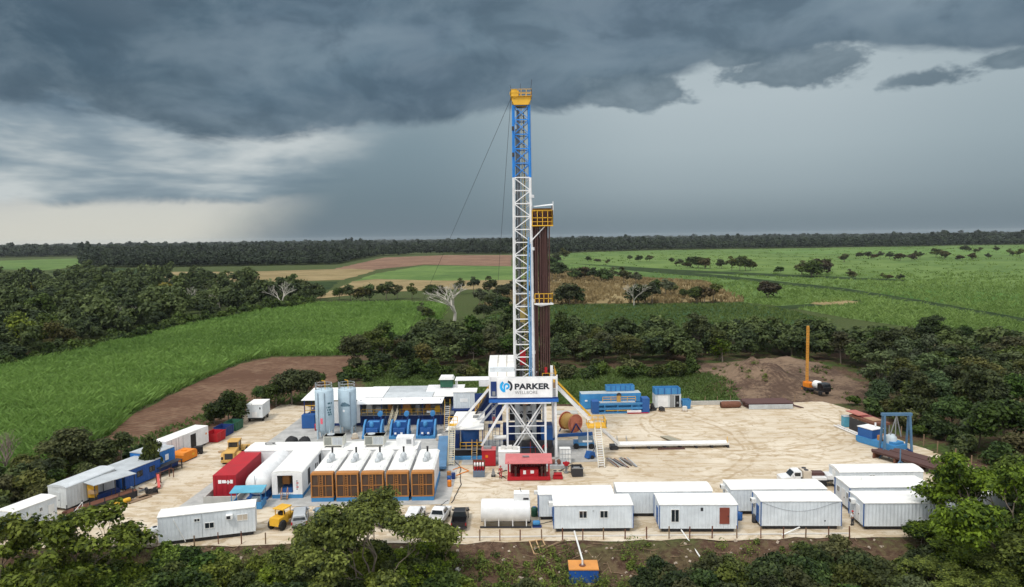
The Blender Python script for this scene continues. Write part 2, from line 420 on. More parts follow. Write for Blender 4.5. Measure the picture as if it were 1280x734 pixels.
def in_poly(x, y, poly):
    x = np.asarray(x); y = np.asarray(y); r = np.zeros(x.shape, bool); n = len(poly)
    for i in range(n):
        (x0, y0), (x1, y1) = poly[i][:2], poly[i - 1][:2]
        if y0 == y1: continue
        c = ((y0 > y) != (y1 > y)) & (x < (x1 - x0) * (y - y0) / (y1 - y0) + x0)
        r ^= c
    return r
def ragged(pts, step, amp, seed):
    """world polygon with its edges broken up"""
    r = random.Random(seed); o = []
    for i, a in enumerate(pts):
        a = Vector(a[:2]); b_ = Vector(pts[(i + 1) % len(pts)][:2]); d = b_ - a; n = max(1, int(d.length / step)); pr = Vector((-d.y, d.x)).normalized() if d.length > .01 else Vector((0, 0))
        for k in range(n): o.append(a + d * (k / n) + pr * (r.uniform(-amp, amp) if k else 0))
    return o
def W(*px): return [site(*p) for p in px]
def sheet(name, pts, z, mat, label, step=4, amp=.5, seed=1, kind='structure', cat='ground'):
    pl = ragged(pts, step, amp, seed)
    mb = MB(); mb.add([(p.x, p.y, z) for p in pl], [tuple(range(len(pl)))])
    return tag(mb.build(name, mat), label, cat, kind=kind)

# sandy pad
m, t, b = new_mat('compacted sand')
p = pos_xy(t)
a1 = t.noise(p, .07, 5, .6, .5); a2 = t.noise(p, .45, 5, .62, .3); a3 = t.noise(p, 7., 4, .65)
tr = t.noise(t.mapping(p, (.16, .8, 1), rot=(0, 0, .15)), 1., 5, .62, .6)       # wheel smears running along the pad
tr2 = t.noise(t.mapping(p, (.9, .14, 1), rot=(0, 0, -.2)), 1., 4, .6, .5)
c = t.mix(t.step(a1, .30, .70), (.50, .42, .315), (.635, .56, .45))
c = t.mix(t.m('MULTIPLY', t.step(tr, .47, .60), .62), c, (.40, .295, .175))
c = t.mix(t.m('MULTIPLY', t.step(tr2, .55, .72), .35), c, (.39, .285, .175))
c = t.mix(t.m('MULTIPLY', t.step(a2, .555, .66), .7), c, (.35, .25, .14))
a4 = t.noise(t.mapping(p, (.22, .34, 1), loc=(3, 8, 0)), 1., 6, .68, 1.2)
c = t.mix(t.m('MULTIPLY', t.step(a4, .525, .60), .72), c, (.36, .265, .155))
c = t.mix(t.m('MULTIPLY', t.step(t.noise(p, .55, 6, .7, 1.0), .60, .69), .6), c, (.27, .195, .115))
c = t.mix(t.m('MULTIPLY', t.step(a3, .35, .75), .22), c, (.72, .65, .54))
for cx, cy, R_ in ((14, 124, 26), (44, 132, 17), (-47, 104, 23), (33, 150, 34)):  # curved tyre tracks
    dv = t.vm('LENGTH', t.vm('SUBTRACT', t.vm('ADD', p, t.vm('SCALE', t.noise(p, .12, 2, col=True), scale=3.)), (cx, cy, 0)))
    for off in (0, 1.9):
        tk = t.step(t.m('ABSOLUTE', t.m('SUBTRACT', dv, R_ + off)), .38, .1)
        c = t.mix(t.m('MULTIPLY', t.m('MULTIPLY', tk, t.step(a2, .38, .55)), .6), c, (.33, .235, .135))
t.put(b.inputs['Base Color'], c); b.inputs['Roughness'].default_value = .95; b.inputs['Specular IOR Level'].default_value = .1
t.l.new(t.bump(t.m('ADD', t.m('ADD', tr, a2), t.m('MULTIPLY', a3, .35)), .55, .12), b.inputs['Normal'])
SAND = m
pad = [Vector(p) for p in ((-74, 66), (-66, 72), (-58, 80.5), (-45, 80.5), (-30, 80.6), (-10, 80.5), (10, 80.4), (28, 80.5), (48, 80.6), (58, 84), (66, 92), (69, 103), (67, 112), (64.5, 124), (64.5, 134), (67, 141), (64.5, 148), (40, 147.5), (10, 147), (-40, 147.5), (-48, 152), (-58, 150), (-57, 136), (-57.5, 122), (-61, 110), (-63, 100), (-64, 90), (-69, 82), (-79, 73))]
sheet('sand_pad', pad, 0., SAND, 'pale compacted sand of the drilling pad', 2.2, .45, 3)
# concrete slab under the engines
m, t, b = new_mat('worn concrete slab'); p = pos_xy(t)
a = t.noise(p, .5, 5, .65); a_ = t.noise(p, 4, 4, .6)
c = t.mix(t.step(a, .3, .7), (.30, .30, .29), (.46, .45, .43)); c = t.mix(t.m('MULTIPLY', t.step(a_, .55, .75), .5), c, (.20, .17, .14))
t.put(b.inputs['Base Color'], c); b.inputs['Roughness'].default_value = .85
SLAB = m
sheet('concrete_slab', [(-44.5, 92.5), (-8.7, 92.6), (-8.5, 141), (-42, 142)], .03, SLAB, 'grey concrete slab under the engine house and pumps', 6, .05, 4)
sheet('rig_slab', [(-8.2, 109), (13.3, 109.8), (13.8, 121.5), (-8.2, 123)], .034, SLAB, 'grey concrete slab under the drilling rig', 6, .05, 5)

# ------------------------------------------------------------------ fields
def field_mat(name, c0, c1, c2=None, rows=None, scale=.05, rowdir=0., rough_rows=.5, bump=.4, rowcol=None):
    m, t, b = new_mat(name); p = pos_xy(t)
    n1 = t.noise(p, scale, 5, .6, .4); n2 = t.noise(p, scale * 12, 4, .65)
    c = t.mix(t.step(t.m('ADD', n1, t.m('MULTIPLY', t.m('SUBTRACT', n2, .5), .7)), .32, .68), c0, c1)
    h = n2
    if c2: c = t.mix(t.m('MULTIPLY', t.step(t.noise(p, scale * 3, 4, .6), .52, .72), .7), c, c2)
    if rows:
        pm = t.mapping(p, (1, 1, 1), rot=(0, 0, rowdir)); s_ = t.new('ShaderNodeSeparateXYZ'); t.l.new(pm, s_.inputs[0])
        rw = t.m('SINE', t.m('MULTIPLY', t.m('ADD', s_.outputs[0], t.m('MULTIPLY', n1, 1.5)), 2 * PI / rows))
        c = t.mix(t.m('MULTIPLY', t.step(rw, -.1, .8), rough_rows), c, rowcol or tuple(x * .45 for x in c0)); h = t.m('ADD', n2, rw)
    t.put(b.inputs['Base Color'], c); b.inputs['Roughness'].default_value = .95; b.inputs['Specular IOR Level'].default_value = .1
    t.l.new(t.bump(h, bump, .6), b.inputs['Normal'])
    return m
PLOUGH = field_mat('ploughed soil', (.115, .062, .040), (.195, .118, .076), (.24, .16, .105), rows=1.6, rowdir=.95, rough_rows=.35, rowcol=(.085, .05, .035))
PLOUGH2 = field_mat('far ploughed soil', (.15, .085, .058), (.22, .13, .085), (.27, .18, .11), scale=.015)
STUBBLE = field_mat('dry stubble', (.20, .15, .07), (.28, .215, .11), (.13, .12, .05), scale=.02)
CANEG = field_mat('under the cane', (.05, .095, .018), (.08, .14, .03), scale=.04)
CANEF = field_mat('far cane', (.070, .125, .032), (.125, .190, .052), (.048, .092, .028), scale=.012, rows=None, bump=.9)
MILPA = field_mat('row crop', (.030, .068, .024), (.055, .10, .034), scale=.03, rows=3.2, rowdir=-.9, rough_rows=.65, rowcol=(.020, .032, .014))
TRACKD = field_mat('dark field track', (.016, .032, .010), (.034, .056, .016), scale=.1)
cane_l = W((-40, 475), (0, 464), (60, 448), (150, 428), (240, 405), (330, 388), (395, 381), (480, 380), (556, 381), (552, 399), (520, 403), (500, 425), (480, 443), (440, 444), (340, 445), (300, 453), (255, 473), (205, 496), (160, 520), (135, 545), (105, 556), (60, 580), (-40, 625))
plough_l = W((112, 556), (135, 547), (160, 522), (205, 498), (255, 475), (300, 455), (340, 447), (440, 446), (432, 462), (420, 478), (370, 492), (340, 512), (300, 526), (262, 540), (190, 556), (140, 580))
sheet('cane_field', cane_l, .02, CANEG, 'soil under the green cane field left of the pad', 6, .8, 11)
sheet('ploughed_field', plough_l, .03, PLOUGH, 'brown ploughed field between cane and pad', 4, .5, 12)
cane_r = W((640, 352), (690, 322), (715, 316), (820, 313), (960, 311), (1120, 308), (1330, 305), (1330, 470), (1245, 446), (1200, 425), (1130, 408), (1060, 398), (985, 384), (930, 378), (880, 350), (770, 345), (700, 336))
sheet('far_cane_field', cane_r, .02, CANEF, 'wide bright green cane fields right of the rig', 20, 2, 13)
milpa = W((560, 415), (640, 386), (690, 382), (800, 381), (930, 379), (985, 387), (1040, 402), (900, 416), (640, 424))
sheet('row_crop_field', milpa, .04, MILPA, 'dark green row crop behind the hedge', 8, .6, 14)
sheet('dry_field', W((640, 362), (700, 336), (770, 346), (880, 352), (930, 377), (800, 379), (690, 380), (600, 384)), .05, STUBBLE, 'dry tan scrub behind the row crop', 8, 1.5, 15)
far = [('far_ploughed_field', [(380, 345), (480, 322), (560, 319), (640, 319), (640, 333), (530, 331), (470, 337), (440, 341)], PLOUGH2, 'reddish brown field left of the mast'),
       ('far_green_field', [(430, 356), (470, 342), (530, 332), (645, 333), (645, 350), (560, 352), (470, 350)], CANEF, 'green field strip behind the dead tree'),
       ('stubble_field', [(195, 352), (195, 340), (300, 340), (440, 336), (470, 338), (430, 350), (330, 353)], STUBBLE, 'tan stubble field left of the mast'),
       ('stubble_strip', [(395, 374), (410, 366), (440, 352), (470, 349), (560, 351), (645, 350), (645, 362), (560, 362), (470, 366)], STUBBLE, 'tan stubble strip before the green field'),
       ('small_green_field', [(365, 366), (385, 353), (425, 352), (405, 365)], TRACKD, 'small dark green field by the tan stubble'),
       ('distant_green_field', [(-60, 336), (0, 326), (100, 323), (100, 333), (60, 338)], CANEF, 'green field at the far left'),
       ('distant_brown_field', [(60, 340), (100, 335), (195, 336), (195, 352), (120, 352)], TRACKD, 'dull brown green field at far left')]
for i, (n, px, mt, lb) in enumerate(far): sheet(n, W(*px), .06 + .01 * i, mt, lb, 15, 2, 20 + i)
TRACKS = ([(760, 336), (765, 334), (900, 344), (1060, 361), (1160, 377), (1290, 400), (1290, 407), (1160, 382), (1060, 365), (900, 348)],
                        [(960, 384), (1060, 377), (1075, 375), (1080, 378), (1060, 381.5), (965, 388)],
                        [(700, 328.5), (850, 337.5), (1010, 344.5), (1130, 350), (1130, 352), (1010, 347.5), (850, 340.5)])
for i, px in enumerate(TRACKS):
    sheet('field_track', W(*px), .14 + .01 * i, TRACKD, 'dark overgrown track across the green cane', 10, .6, 40 + i, cat='track')
sheet('bare_patch', W((1012, 380), (1022, 376.5), (1060, 376), (1075, 378), (1066, 381), (1030, 382)), .2, STUBBLE, 'bare pinkish earth patch in the green cane', 2, .6, 50)
sheet('meadow', [(-12, 149), (46, 148.5), (52, 160), (45, 182), (-30, 184), (-34, 160)], .0, field_mat('meadow grass', (.06, .12, .025), (.10, .17, .04), (.08, .10, .03), scale=.08), 'rank green grass behind the pad', 3, .8, 51)

for i, (px, c0, c1) in enumerate((([(700, 323), (820, 318), (1000, 322), (1130, 330), (1290, 345), (1290, 356), (1150, 349), (1010, 343), (850, 337), (705, 328)], (.085, .14, .036), (.135, .20, .055)),
                                  ([(1100, 360), (1290, 368), (1290, 396), (1200, 382), (1100, 368)], (.055, .125, .028), (.085, .17, .036)),
                                  ([(960, 313.5), (1120, 312), (1290, 311), (1290, 319), (1120, 318), (960, 317)], (.085, .155, .042), (.125, .20, .055)))):
    sheet('cane_strip', W(*px), .085 + .012 * i, field_mat('strip green %d' % i, c0, c1, scale=.014, bump=.9), ('light green field strip beyond the hedgerow on the right', 'darker green field strip at the right frame edge', 'pale green field strip under the far right woods')[i], 14, 2, 60 + i)
# ------------------------------------------------------------------ vegetation
def leaf_mat(name, dark, light, hue=.25, trans=.22, var=1.):
    m = bpy.data.materials.new(name); m.use_nodes = True; t = NT(m.node_tree); t.n.clear()
    o = t.new('ShaderNodeOutputMaterial'); b = t.new('ShaderNodeBsdfPrincipled'); tr = t.new('ShaderNodeBsdfTranslucent'); mx = t.new('ShaderNodeMixShader')
    at = t.new('ShaderNodeAttribute', attribute_name='tint').outputs['Fac']; oi = t.new('ShaderNodeObjectInfo').outputs['Random']
    c = t.mix(at, dark, light)
    hs = t.new('ShaderNodeHueSaturation'); t.l.new(c, hs.inputs['Color'])
    t.put(hs.inputs['Hue'], t.m('ADD', .5 - .03 * hue * 4, t.m('MULTIPLY', t.m('FRACT', t.m('MULTIPLY', oi, 7.31)), .06 * hue * 4)))
    t.put(hs.inputs['Saturation'], t.m('ADD', 1.0 - .15 * var, t.m('MULTIPLY', t.m('FRACT', t.m('MULTIPLY', oi, 3.7)), .35 * var)))
    t.put(hs.inputs['Value'], t.m('ADD', 1 - .38 * var, t.m('MULTIPLY', oi, .8 * var)))
    t.l.new(hs.outputs[0], b.inputs['Base Color']); t.l.new(hs.outputs[0], tr.inputs[0])
    b.inputs['Roughness'].default_value = .6; b.inputs['Specular IOR Level'].default_value = .2
    mx.inputs[0].default_value = trans
    t.l.new(b.outputs[0], mx.inputs[1]); t.l.new(tr.outputs[0], mx.inputs[2]); t.l.new(mx.outputs[0], o.inputs[0])
    return m
LEAF = leaf_mat('wood foliage', (.013, .025, .007), (.078, .108, .026))
LEAFO = leaf_mat('olive foliage', (.020, .028, .008), (.108, .116, .034))
LEAFB = leaf_mat('bright foliage', (.013, .028, .006), (.185, .235, .036), hue=.15, trans=.3, var=.5)
LEAFY = leaf_mat('yellow flowering foliage', (.09, .085, .015), (.26, .21, .03), hue=.1)
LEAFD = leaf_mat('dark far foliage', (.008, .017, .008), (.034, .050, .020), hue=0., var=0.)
CANE = leaf_mat('cane blades', (.080, .160, .030), (.225, .360, .082), hue=.0, trans=.35, var=0.)
CANER = leaf_mat('pale cane blades', (.085, .150, .030), (.215, .310, .080), hue=.0, trans=.35, var=0.)
GRASS = leaf_mat('rank grass blades', (.042, .078, .018), (.135, .190, .048), hue=.0, trans=.35, var=0.)
DRY = leaf_mat('dry scrub', (.12, .085, .035), (.33, .25, .12), hue=.0, var=0.)
BARK = paint('bark', (.16, .13, .10), rough=.9, wear=.4)
PALEBARK = paint('pale dead bark', (.42, .39, .34), rough=.9, wear=.3)

def unit(n, r):
    v = r.normal(size=(n, 3)); return v / np.linalg.norm(v, axis=1)[:, None]

def leaves(c, nrm, size, r, aspect=1.7):
    """one folded leaf spray per centre -> verts, quads"""
    n = len(c); a = unit(n, r); t1 = np.cross(nrm, a); t1 /= np.linalg.norm(t1, axis=1)[:, None] + 1e-9
    t2 = np.cross(nrm, t1); L = (size * aspect * .5)[:, None]; Wd = (size * .5)[:, None]
    v = np.stack([c - t1 * L, c - t2 * Wd + nrm * Wd * .3, c + t1 * L, c + t2 * Wd + nrm * Wd * .3], 1).reshape(-1, 3)
    return v, np.arange(4 * n).reshape(n, 4)

def crown_lobes(seed, R, z0, z1, k, rr=(.34, .52), flat=.75):
    r = random.Random(seed); L = []
    for i in range(k):
        a = r.uniform(0, 2 * PI) if i else 0; d = R * .66 * math.sqrt(r.random()) if i else 0
        f = 1 - (d / (R * .75)) ** 2
        z = z0 + (z1 - z0) * (.25 + .5 * f + r.uniform(-.22, .25)) if i else z0 + (z1 - z0) * .55
        L.append((d * math.cos(a), d * math.sin(a), z, R * r.uniform(*rr), flat * r.uniform(.8, 1.2)))
    return L

def crown_data(seed, lobes, n, size, up=.72, fill=.45, aspect=1.7, jn=.65):
    r = np.random.default_rng(seed); L = np.array(lobes); w_ = L[:, 3] ** 2; k = r.choice(len(L), n, p=w_ / w_.sum())
    d = unit(n, r); flip = (d[:, 2] < 0) & (r.random(n) < up); d[flip, 2] *= -1
    rad = L[k, 3] * (1 - fill * r.random(n) ** 1.6) * (1 + .18 * r.normal(size=n))
    c = L[k, :3] + d * rad[:, None] * np.stack([np.ones(n), np.ones(n), L[k, 4]], 1)
    nrm = d * .6 + np.array([0, 0, .55]) + unit(n, r) * jn; nrm /= np.linalg.norm(nrm, axis=1)[:, None]
    s = size * (.55 + .9 * r.random(n))
    v, q = leaves(c, nrm, s, r, aspect)
    lt = r.random(len(L)); tint = np.clip(lt[k] * .6 + r.random(n) ** 1.5 * .75 - .1, 0, 1)
    return v, q, np.repeat(tint, 4)

def limbs(seed, lobes, h, r0=.22, spread=.8, n=7, mb=None, twigs=0):
    r = random.Random(seed); mb = mb or MB(); fork = h * .38
    top = Vector((r.uniform(-.3, .3), r.uniform(-.3, .3), fork))
    mb.tube((0, 0, -.6), (top.x * .5, top.y * .5, fork * .5), r0, n, r0 * .85); mb.tube((top.x * .5, top.y * .5, fork * .5), top, r0 * .85, n, r0 * .7)
    for L in sorted(lobes, key=lambda q: -q[3])[:9]:
        e_ = Vector(L[:3]); md = top.lerp(e_, .5) + Vector((r.uniform(-.4, .4), r.uniform(-.4, .4), -.1 * h * r.random()))
        mb.tube(top, md, r0 * .45, 6, r0 * .3); mb.tube(md, e_, r0 * .3, 5, r0 * .1)
        for _ in range(twigs):
            q = md.lerp(e_, r.random()); mb.tube(q, q + Vector((r.uniform(-1, 1), r.uniform(-1, 1), r.uniform(0, .8))) * L[3], r0 * .12, 4, r0 * .05)
    return mb

def proto(name, seed, R, h, k, n, size, mat, bark=None, low=.18, r0=.2, twigs=0, **kw):
    ck = {q: kw.pop(q) for q in ('rr', 'flat') if q in kw}
    lob = crown_lobes(seed, R, h * low, h, k, **ck)
    v, q, tn = crown_data(seed, lob, n, size, **kw)
    cm = np_mesh(name + '_crown', v, q, mat, tn)
    mb = limbs(seed, lob, h, r0, twigs=twigs); tm = bpy.data.meshes.new(name + '_trunk'); tm.from_pydata(mb.v, [], mb.f); tm.materials.append(bark or BARK)
    return cm, tm, h

def plant(pr, x, y, s, rz, name, label, cat, group=None, z=None, sz=1.):
    z = float(gz(x, y)) if z is None else z
    o = thing(name, label, cat, (x, y, z), rz, group); o.scale = (s, s, s * sz)
    link('crown', pr[0], o)
    if pr[1]: link('trunk', pr[1], o)
    return o

LEAFP = leaf_mat('pale grey green foliage', (.030, .042, .020), (.110, .135, .062))
LEAFR = leaf_mat('brownish foliage', (.032, .026, .010), (.105, .090, .034))
MID = [proto('broad', 100 + i, (4.6, 5.4, 3.6, 4.2, 5.8, 3.2, 4.8, 4.0, 5.0)[i], (9.5, 8, 10.5, 7.2, 9, 8.5, 11, 6.5, 9.5)[i], (11, 9, 7, 12, 14, 6, 10, 8, 12)[i], (4200, 4600, 2900, 3600, 5200, 2300, 4200, 3000, 2600)[i], .36, (LEAF, LEAF, LEAFO, LEAF, LEAFO, LEAFB, LEAF, LEAFR, LEAFP)[i], low=(.10, .06, .2, .05, .12, .1, .25, .04, .15)[i], rr=((.34, .52), (.25, .5), (.3, .6), (.3, .45), (.2, .42), (.35, .6), (.3, .5), (.3, .5), (.18, .36))[i], fill=(.45, .5, .4, .5, .6, .5, .5, .5, .7)[i], twigs=(0, 0, 0, 0, 1, 0, 0, 1, 3)[i]) for i in range(9)]
TALL = [proto('tall', 130 + i, 3.4, 11.5, 10, 2600, .42, LEAF, low=.28) for i in range(2)]
FARM = [proto('farbroad', 150 + i, (5.2, 4.2, 6.0, 4.6, 5.4, 3.8)[i], (10.5, 12, 9, 8, 10, 11)[i], (10, 7, 13, 9, 11, 6)[i], 1000, .78, (LEAF, LEAFO, LEAF, LEAFR, LEAFO, LEAFP)[i], low=(.08, .2, .05, .04, .15, .2)[i], rr=((.34, .52), (.3, .55), (.2, .42), (.3, .5), (.22, .45), (.25, .5))[i]) for i in range(6)]
BUSH = [proto('bush', 170 + i, 2.2, 2.8, 8, 1800, .28, (LEAF, LEAFO, LEAFB)[i], low=.0, r0=.06) for i in range(3)]
YELT = proto('yellow', 180, 5, 10, 9, 420, 1.2, LEAFY, low=.3)

def poisson(poly, gap, seed, cap=None):
    """well spread points of a world polygon; gap may be a function of y"""
    r = random.Random(seed); xs_ = [p[0] for p in poly]; ys_ = [p[1] for p in poly]; pts = []; y = min(ys_)
    while y < max(ys_):
        g = gap(y) if callable(gap) else gap; x = min(xs_) + r.random() * g
        while x < max(xs_):
            q = (x + r.uniform(-.35, .35) * g, y + r.uniform(-.35, .35) * g)
            if in_poly(np.array([q[0]]), np.array([q[1]]), poly)[0]: pts.append(q)
            x += g
        y += g * .9
    if cap and len(pts) > cap: pts = sorted(pts, key=lambda p: p[1])[:cap]
    return pts
RV = random.Random(5)
def wood(pts, protos, name, label, cat, group, s=(.8, 1.2), sz=(.85, 1.15), pick=None):
    for x, y in pts:
        plant(RV.choice(protos), x, y, RV.uniform(*s), RV.uniform(0, 6.28), name, label, cat, group, sz=RV.uniform(*sz))

# wood left of the cane field
lw = W((-60, 473), (0, 462), (60, 446), (150, 426), (240, 404), (330, 387), (392, 379), (400, 371), (330, 362), (250, 352), (120, 348), (-60, 352))
lwp = poisson(lw, lambda y: 7.0 if y < 300 else max(8.5, y * .026), 1)
wood(lwp, MID + TALL[:1], 'tree', 'dark leafy tree in the wood beyond the left cane field', 'tree', 'trees of the wood beyond the left cane field', (.85, 1.35), (.9, 1.35)) if False else None
for x, y in lwp:
    pr = RV.choice(MID + MID + TALL if y < 330 else FARM)
    plant(pr, x, y, RV.choice((.6, .8, 1, 1.1, 1.45)) * RV.uniform(.9, 1.1), RV.uniform(0, 6.28), 'tree', 'dark leafy tree in the wood beyond the left cane field', 'tree', 'trees of the wood beyond the left cane field', sz=RV.uniform(.75, 1.25))
edge_l = W((0, 466), (60, 451), (150, 431), (240, 408), (330, 391), (392, 383), (392, 379), (330, 386), (240, 403), (150, 425), (60, 445), (0, 460))
wood(poisson(edge_l, 4.5, 9), BUSH[:2], 'shrub', 'dark shrub between the left wood and the cane field', 'shrub', 'shrubs between the left wood and the cane', (.9, 1.7))
# hedge wood behind the rig
hd = W((430, 470), (500, 462), (620, 459), (760, 458), (880, 456), (960, 450), (1000, 446), (1040, 440), (1030, 428), (960, 424), (800, 427), (640, 430), (540, 425), (478, 446))
wood(poisson(hd, 6.3, 2), MID + MID + TALL[:1], 'tree', 'dense green tree in the hedge wood behind the rig', 'tree', 'trees of the hedge wood behind the rig', (.70, 1.05), (.75, 1.05))
# wood right of the pad
rw_ = [(70, 145), (69.5, 128), (72, 116), (74, 106), (76, 98), (100, 104), (140, 120), (165, 150), (160, 185), (140, 205), (108, 212), (88, 218), (76, 205), (84, 190), (86, 172), (80, 158)]
wood(poisson(rw_, 6.9, 3), MID + MID + TALL, 'tree', 'dense dark tree in the wood along the right side of the pad', 'tree', 'trees of the wood right of the pad', (.75, 1.15), (.75, 1.1))
# bushes on the slope left of the mud tanks
sl = W((400, 480), (440, 462), (500, 452), (560, 462), (590, 466), (480, 474), (430, 484))
wood(poisson(sl, 4.2, 4), BUSH[:2] + MID[:1], 'shrub', 'dark green shrub on the slope behind the silos', 'shrub', 'shrubs on the slope behind the silos', (.5, 1.0))
wood(poisson([(-30, 176), (45, 174), (46, 184), (-30, 186)], 4.5, 6), BUSH[:2], 'shrub', 'low dark shrub at the foot of the hedge wood', 'shrub', 'shrubs at the foot of the hedge wood', (.8, 1.3))
wood(poisson([(69, 146), (68, 126), (69.5, 112), (72, 100), (74, 96), (74, 104), (72, 128), (72.5, 146)], 3.6, 7), BUSH[:2], 'shrub', 'low dark shrub at the edge of the wood right of the pad', 'shrub', 'shrubs at the edge of the right wood', (.7, 1.2))
# dark thicket beside the left pad edge
lt = [(-66, 84), (-64, 96), (-63.5, 104), (-60, 116), (-64, 118), (-72, 110), (-80, 96), (-84, 84), (-74, 80)]
wood(poisson(lt, 3.7, 8), BUSH[:2], 'shrub', 'dark shrub in the thicket left of the pad', 'shrub', 'shrubs of the thicket left of the pad', (.7, 1.25))
for (px, py, s, sz, lab) in ((84, 590, .62, .85, 'dark spreading tree behind the grey rounded roof trailer'), (118, 585, .58, .8, 'dark spreading tree between the grey trailer and the blue shed'), (48, 606, .5, .8, 'dark low tree behind the small white trailer at far left'),
                             (152, 582, .5, .8, 'dark tree standing behind the dark blue shed'), (286, 530, .62, 1., 'dark tree beside the red and navy skips'), (268, 530, .42, .9, 'small dark tree left of the skips'),
                             (345, 508, .52, .9, 'dark tree behind the small white trailer'), (365, 506, .66, 1., 'tall dark tree left of the silos'), (384, 502, .58, .95, 'dark tree nearest the left silo'), (330, 506, .40, .9, 'small dark tree behind the small white trailer roof')):
    p = site(px, py); plant(MID[int(px) % 5], p.x, p.y, s * 1.35, px * .1, 'tree', lab, 'tree', sz=sz)
p = site(186, 592); plant(BUSH[0], p.x + 1.2, p.y - 1.5, .9, 0, 'tree', 'small leafy tree leaning before the dark blue shed', 'tree', sz=2.0)
# scattered trees of the far fields
lone = [(705, 326, 1.0), (695, 328, .9), (735, 327, .5), (745, 328, .45), (760, 330, .4), (787, 326, .5), (800, 327, .6), (812, 327, .55), (865, 335, .8), (873, 335, .9), (882, 336, .8), (902, 336, .6), (925, 339, .9), (932, 339, .8), (975, 342, .5), (1002, 344, .7), (1015, 346, 1.0), (1022, 344, 1.0), (1030, 340, .8), (1055, 328, .7), (1063, 349, .4), (1112, 350, .35), (1126, 351, .3), (960, 374, .8), (718, 352, .7), (690, 352, .9), (700, 348, .8), (675, 350, .9), (688, 343, .9), (730, 350, .8), (742, 352, .8), (753, 353, .7), (765, 352, .7), (780, 356, .7), (795, 357, .6), (1075, 322, .6), (1085, 323, .6), (1100, 324, .7), (1112, 324, .7), (1125, 326, .8), (1140, 326, .8), (1150, 324, .7), (1170, 322, .9), (1180, 324, .8), (1215, 325, .7), (1235, 324, .6), (1262, 320, .6), (1275, 322, .7), (840, 330, .4), (850, 333, .5), (1200, 326, .5), (1245, 316, .7), (1225, 316, .7), (1205, 315, .8)]
for px, py, s in lone:
    p = site(px, py); plant(RV.choice(FARM), p.x, p.y, s * RV.uniform(1.7, 2.3), px, 'tree', 'dark tree standing among the bright green cane fields on the right', 'tree', 'scattered trees of the right cane fields', sz=.75)
    if px % 3: plant(RV.choice(FARM), p.x + RV.uniform(-9, 9) * s, p.y + RV.uniform(-6, 6), s * RV.uniform(1.2, 1.8), px, 'tree', 'dark tree standing among the bright green cane fields on the right', 'tree', 'scattered trees of the right cane fields', sz=.75)
mids = [(702, 379, .8), (712, 381, 1.), (720, 380, .9), (795, 380, .9), (806, 381, 1.1), (815, 380, 1.), (832, 371, .9), (838, 369, .8), (870, 379, 1.), (880, 379, .9), (892, 378, .8), (655, 378, .9), (640, 372, 1.), (628, 376, 1.), (612, 372, 1.1), (592, 366, .9), (575, 368, .8), (540, 374, .8), (550, 371, .8), (515, 374, .8), (497, 374, .8), (483, 376, .9), (462, 376, .8), (453, 377, .9), (438, 376, .7), (424, 375, .7), (400, 376, .8), (392, 374, .9), (378, 372, 1.), (365, 372, 1.), (820, 366, .8), (855, 374, .7), (600, 385, 1.), (617, 388, .9), (630, 392, .8), (605, 400, .7), (535, 400, .45), (528, 399, .5), (640, 402, .6)]
for px, py, s in mids:
    p = site(px, py); plant(RV.choice(FARM + MID[:1]), p.x, p.y, s * RV.uniform(1.05, 1.4), px, 'tree', 'dark round tree in the broken hedgerow between cane and dry scrub', 'tree', 'trees of the hedgerow behind the fields', sz=.9)
for px, py in ((130, 366), (205, 372), (45, 372)):
    p = site(px, py)
    plant(YELT, p.x, p.y, 1.0, px, 'yellow_tree', {130: 'yellow flowering tree in the left wood, middle one', 205: 'yellowish tree in the left wood near the palm', 45: 'yellow olive tree at the far left of the wood'}[px], 'tree')

# bare trees
def branch(mb, p, d, L, r, depth, rnd, spread=.55):
    q = p + d * L
    mb.tube(p, q, r, 6 if depth > 2 else 4, r * .72, cap=False)
    if depth == 0: return
    for i in range(2 if depth < 5 else 3):
        nd = (d + Vector((rnd.uniform(-1, 1), rnd.uniform(-1, 1), rnd.uniform(-.35, .55))) * spread * 1.25).normalized()
        branch(mb, q, nd, L * rnd.uniform(.68, .9), r * .66, depth - 1, rnd, spread)
def bare(px, py, h, seed, label, flat=1., mat=None):
    p = site(px, py); o = thing('bare_tree', label, 'tree', (p.x, p.y, float(gz(p.x, p.y))))
    rnd = random.Random(seed); mb = MB(); branch(mb, Vector((0, 0, -.5)), Vector((.05, 0, 1)), h * .27, h * .03, 6, rnd)
    ob = mb.build('trunk', mat or PALEBARK, o); ob.scale = (flat, flat, 1)
    return o
bare(568, 402, 15, 21, 'large bare white tree spreading behind the mud tanks', 2.0)
bare(352, 386, 13, 5, 'bare pale umbrella shaped tree at the right end of the left wood', 1.3)
bare(161, 420, 12, 3, 'bare pale trunked tree before the left wood')
bare(138, 414, 8, 8, 'thin bare pale tree left of the taller bare trunk')
bare(792, 382, 12, 4, 'bare grey tree among the dry scrub behind the row crop', 1.2)
bare(240, 384, 11, 12, 'thin bare tree near the palm in the left wood')
bare(275, 392, 10, 14, 'thin bare tree right of the palm in the left wood')
bare(6, 600, 7, 17, 'bare dark tree at the left frame edge before the cane', 1.2, BARK)
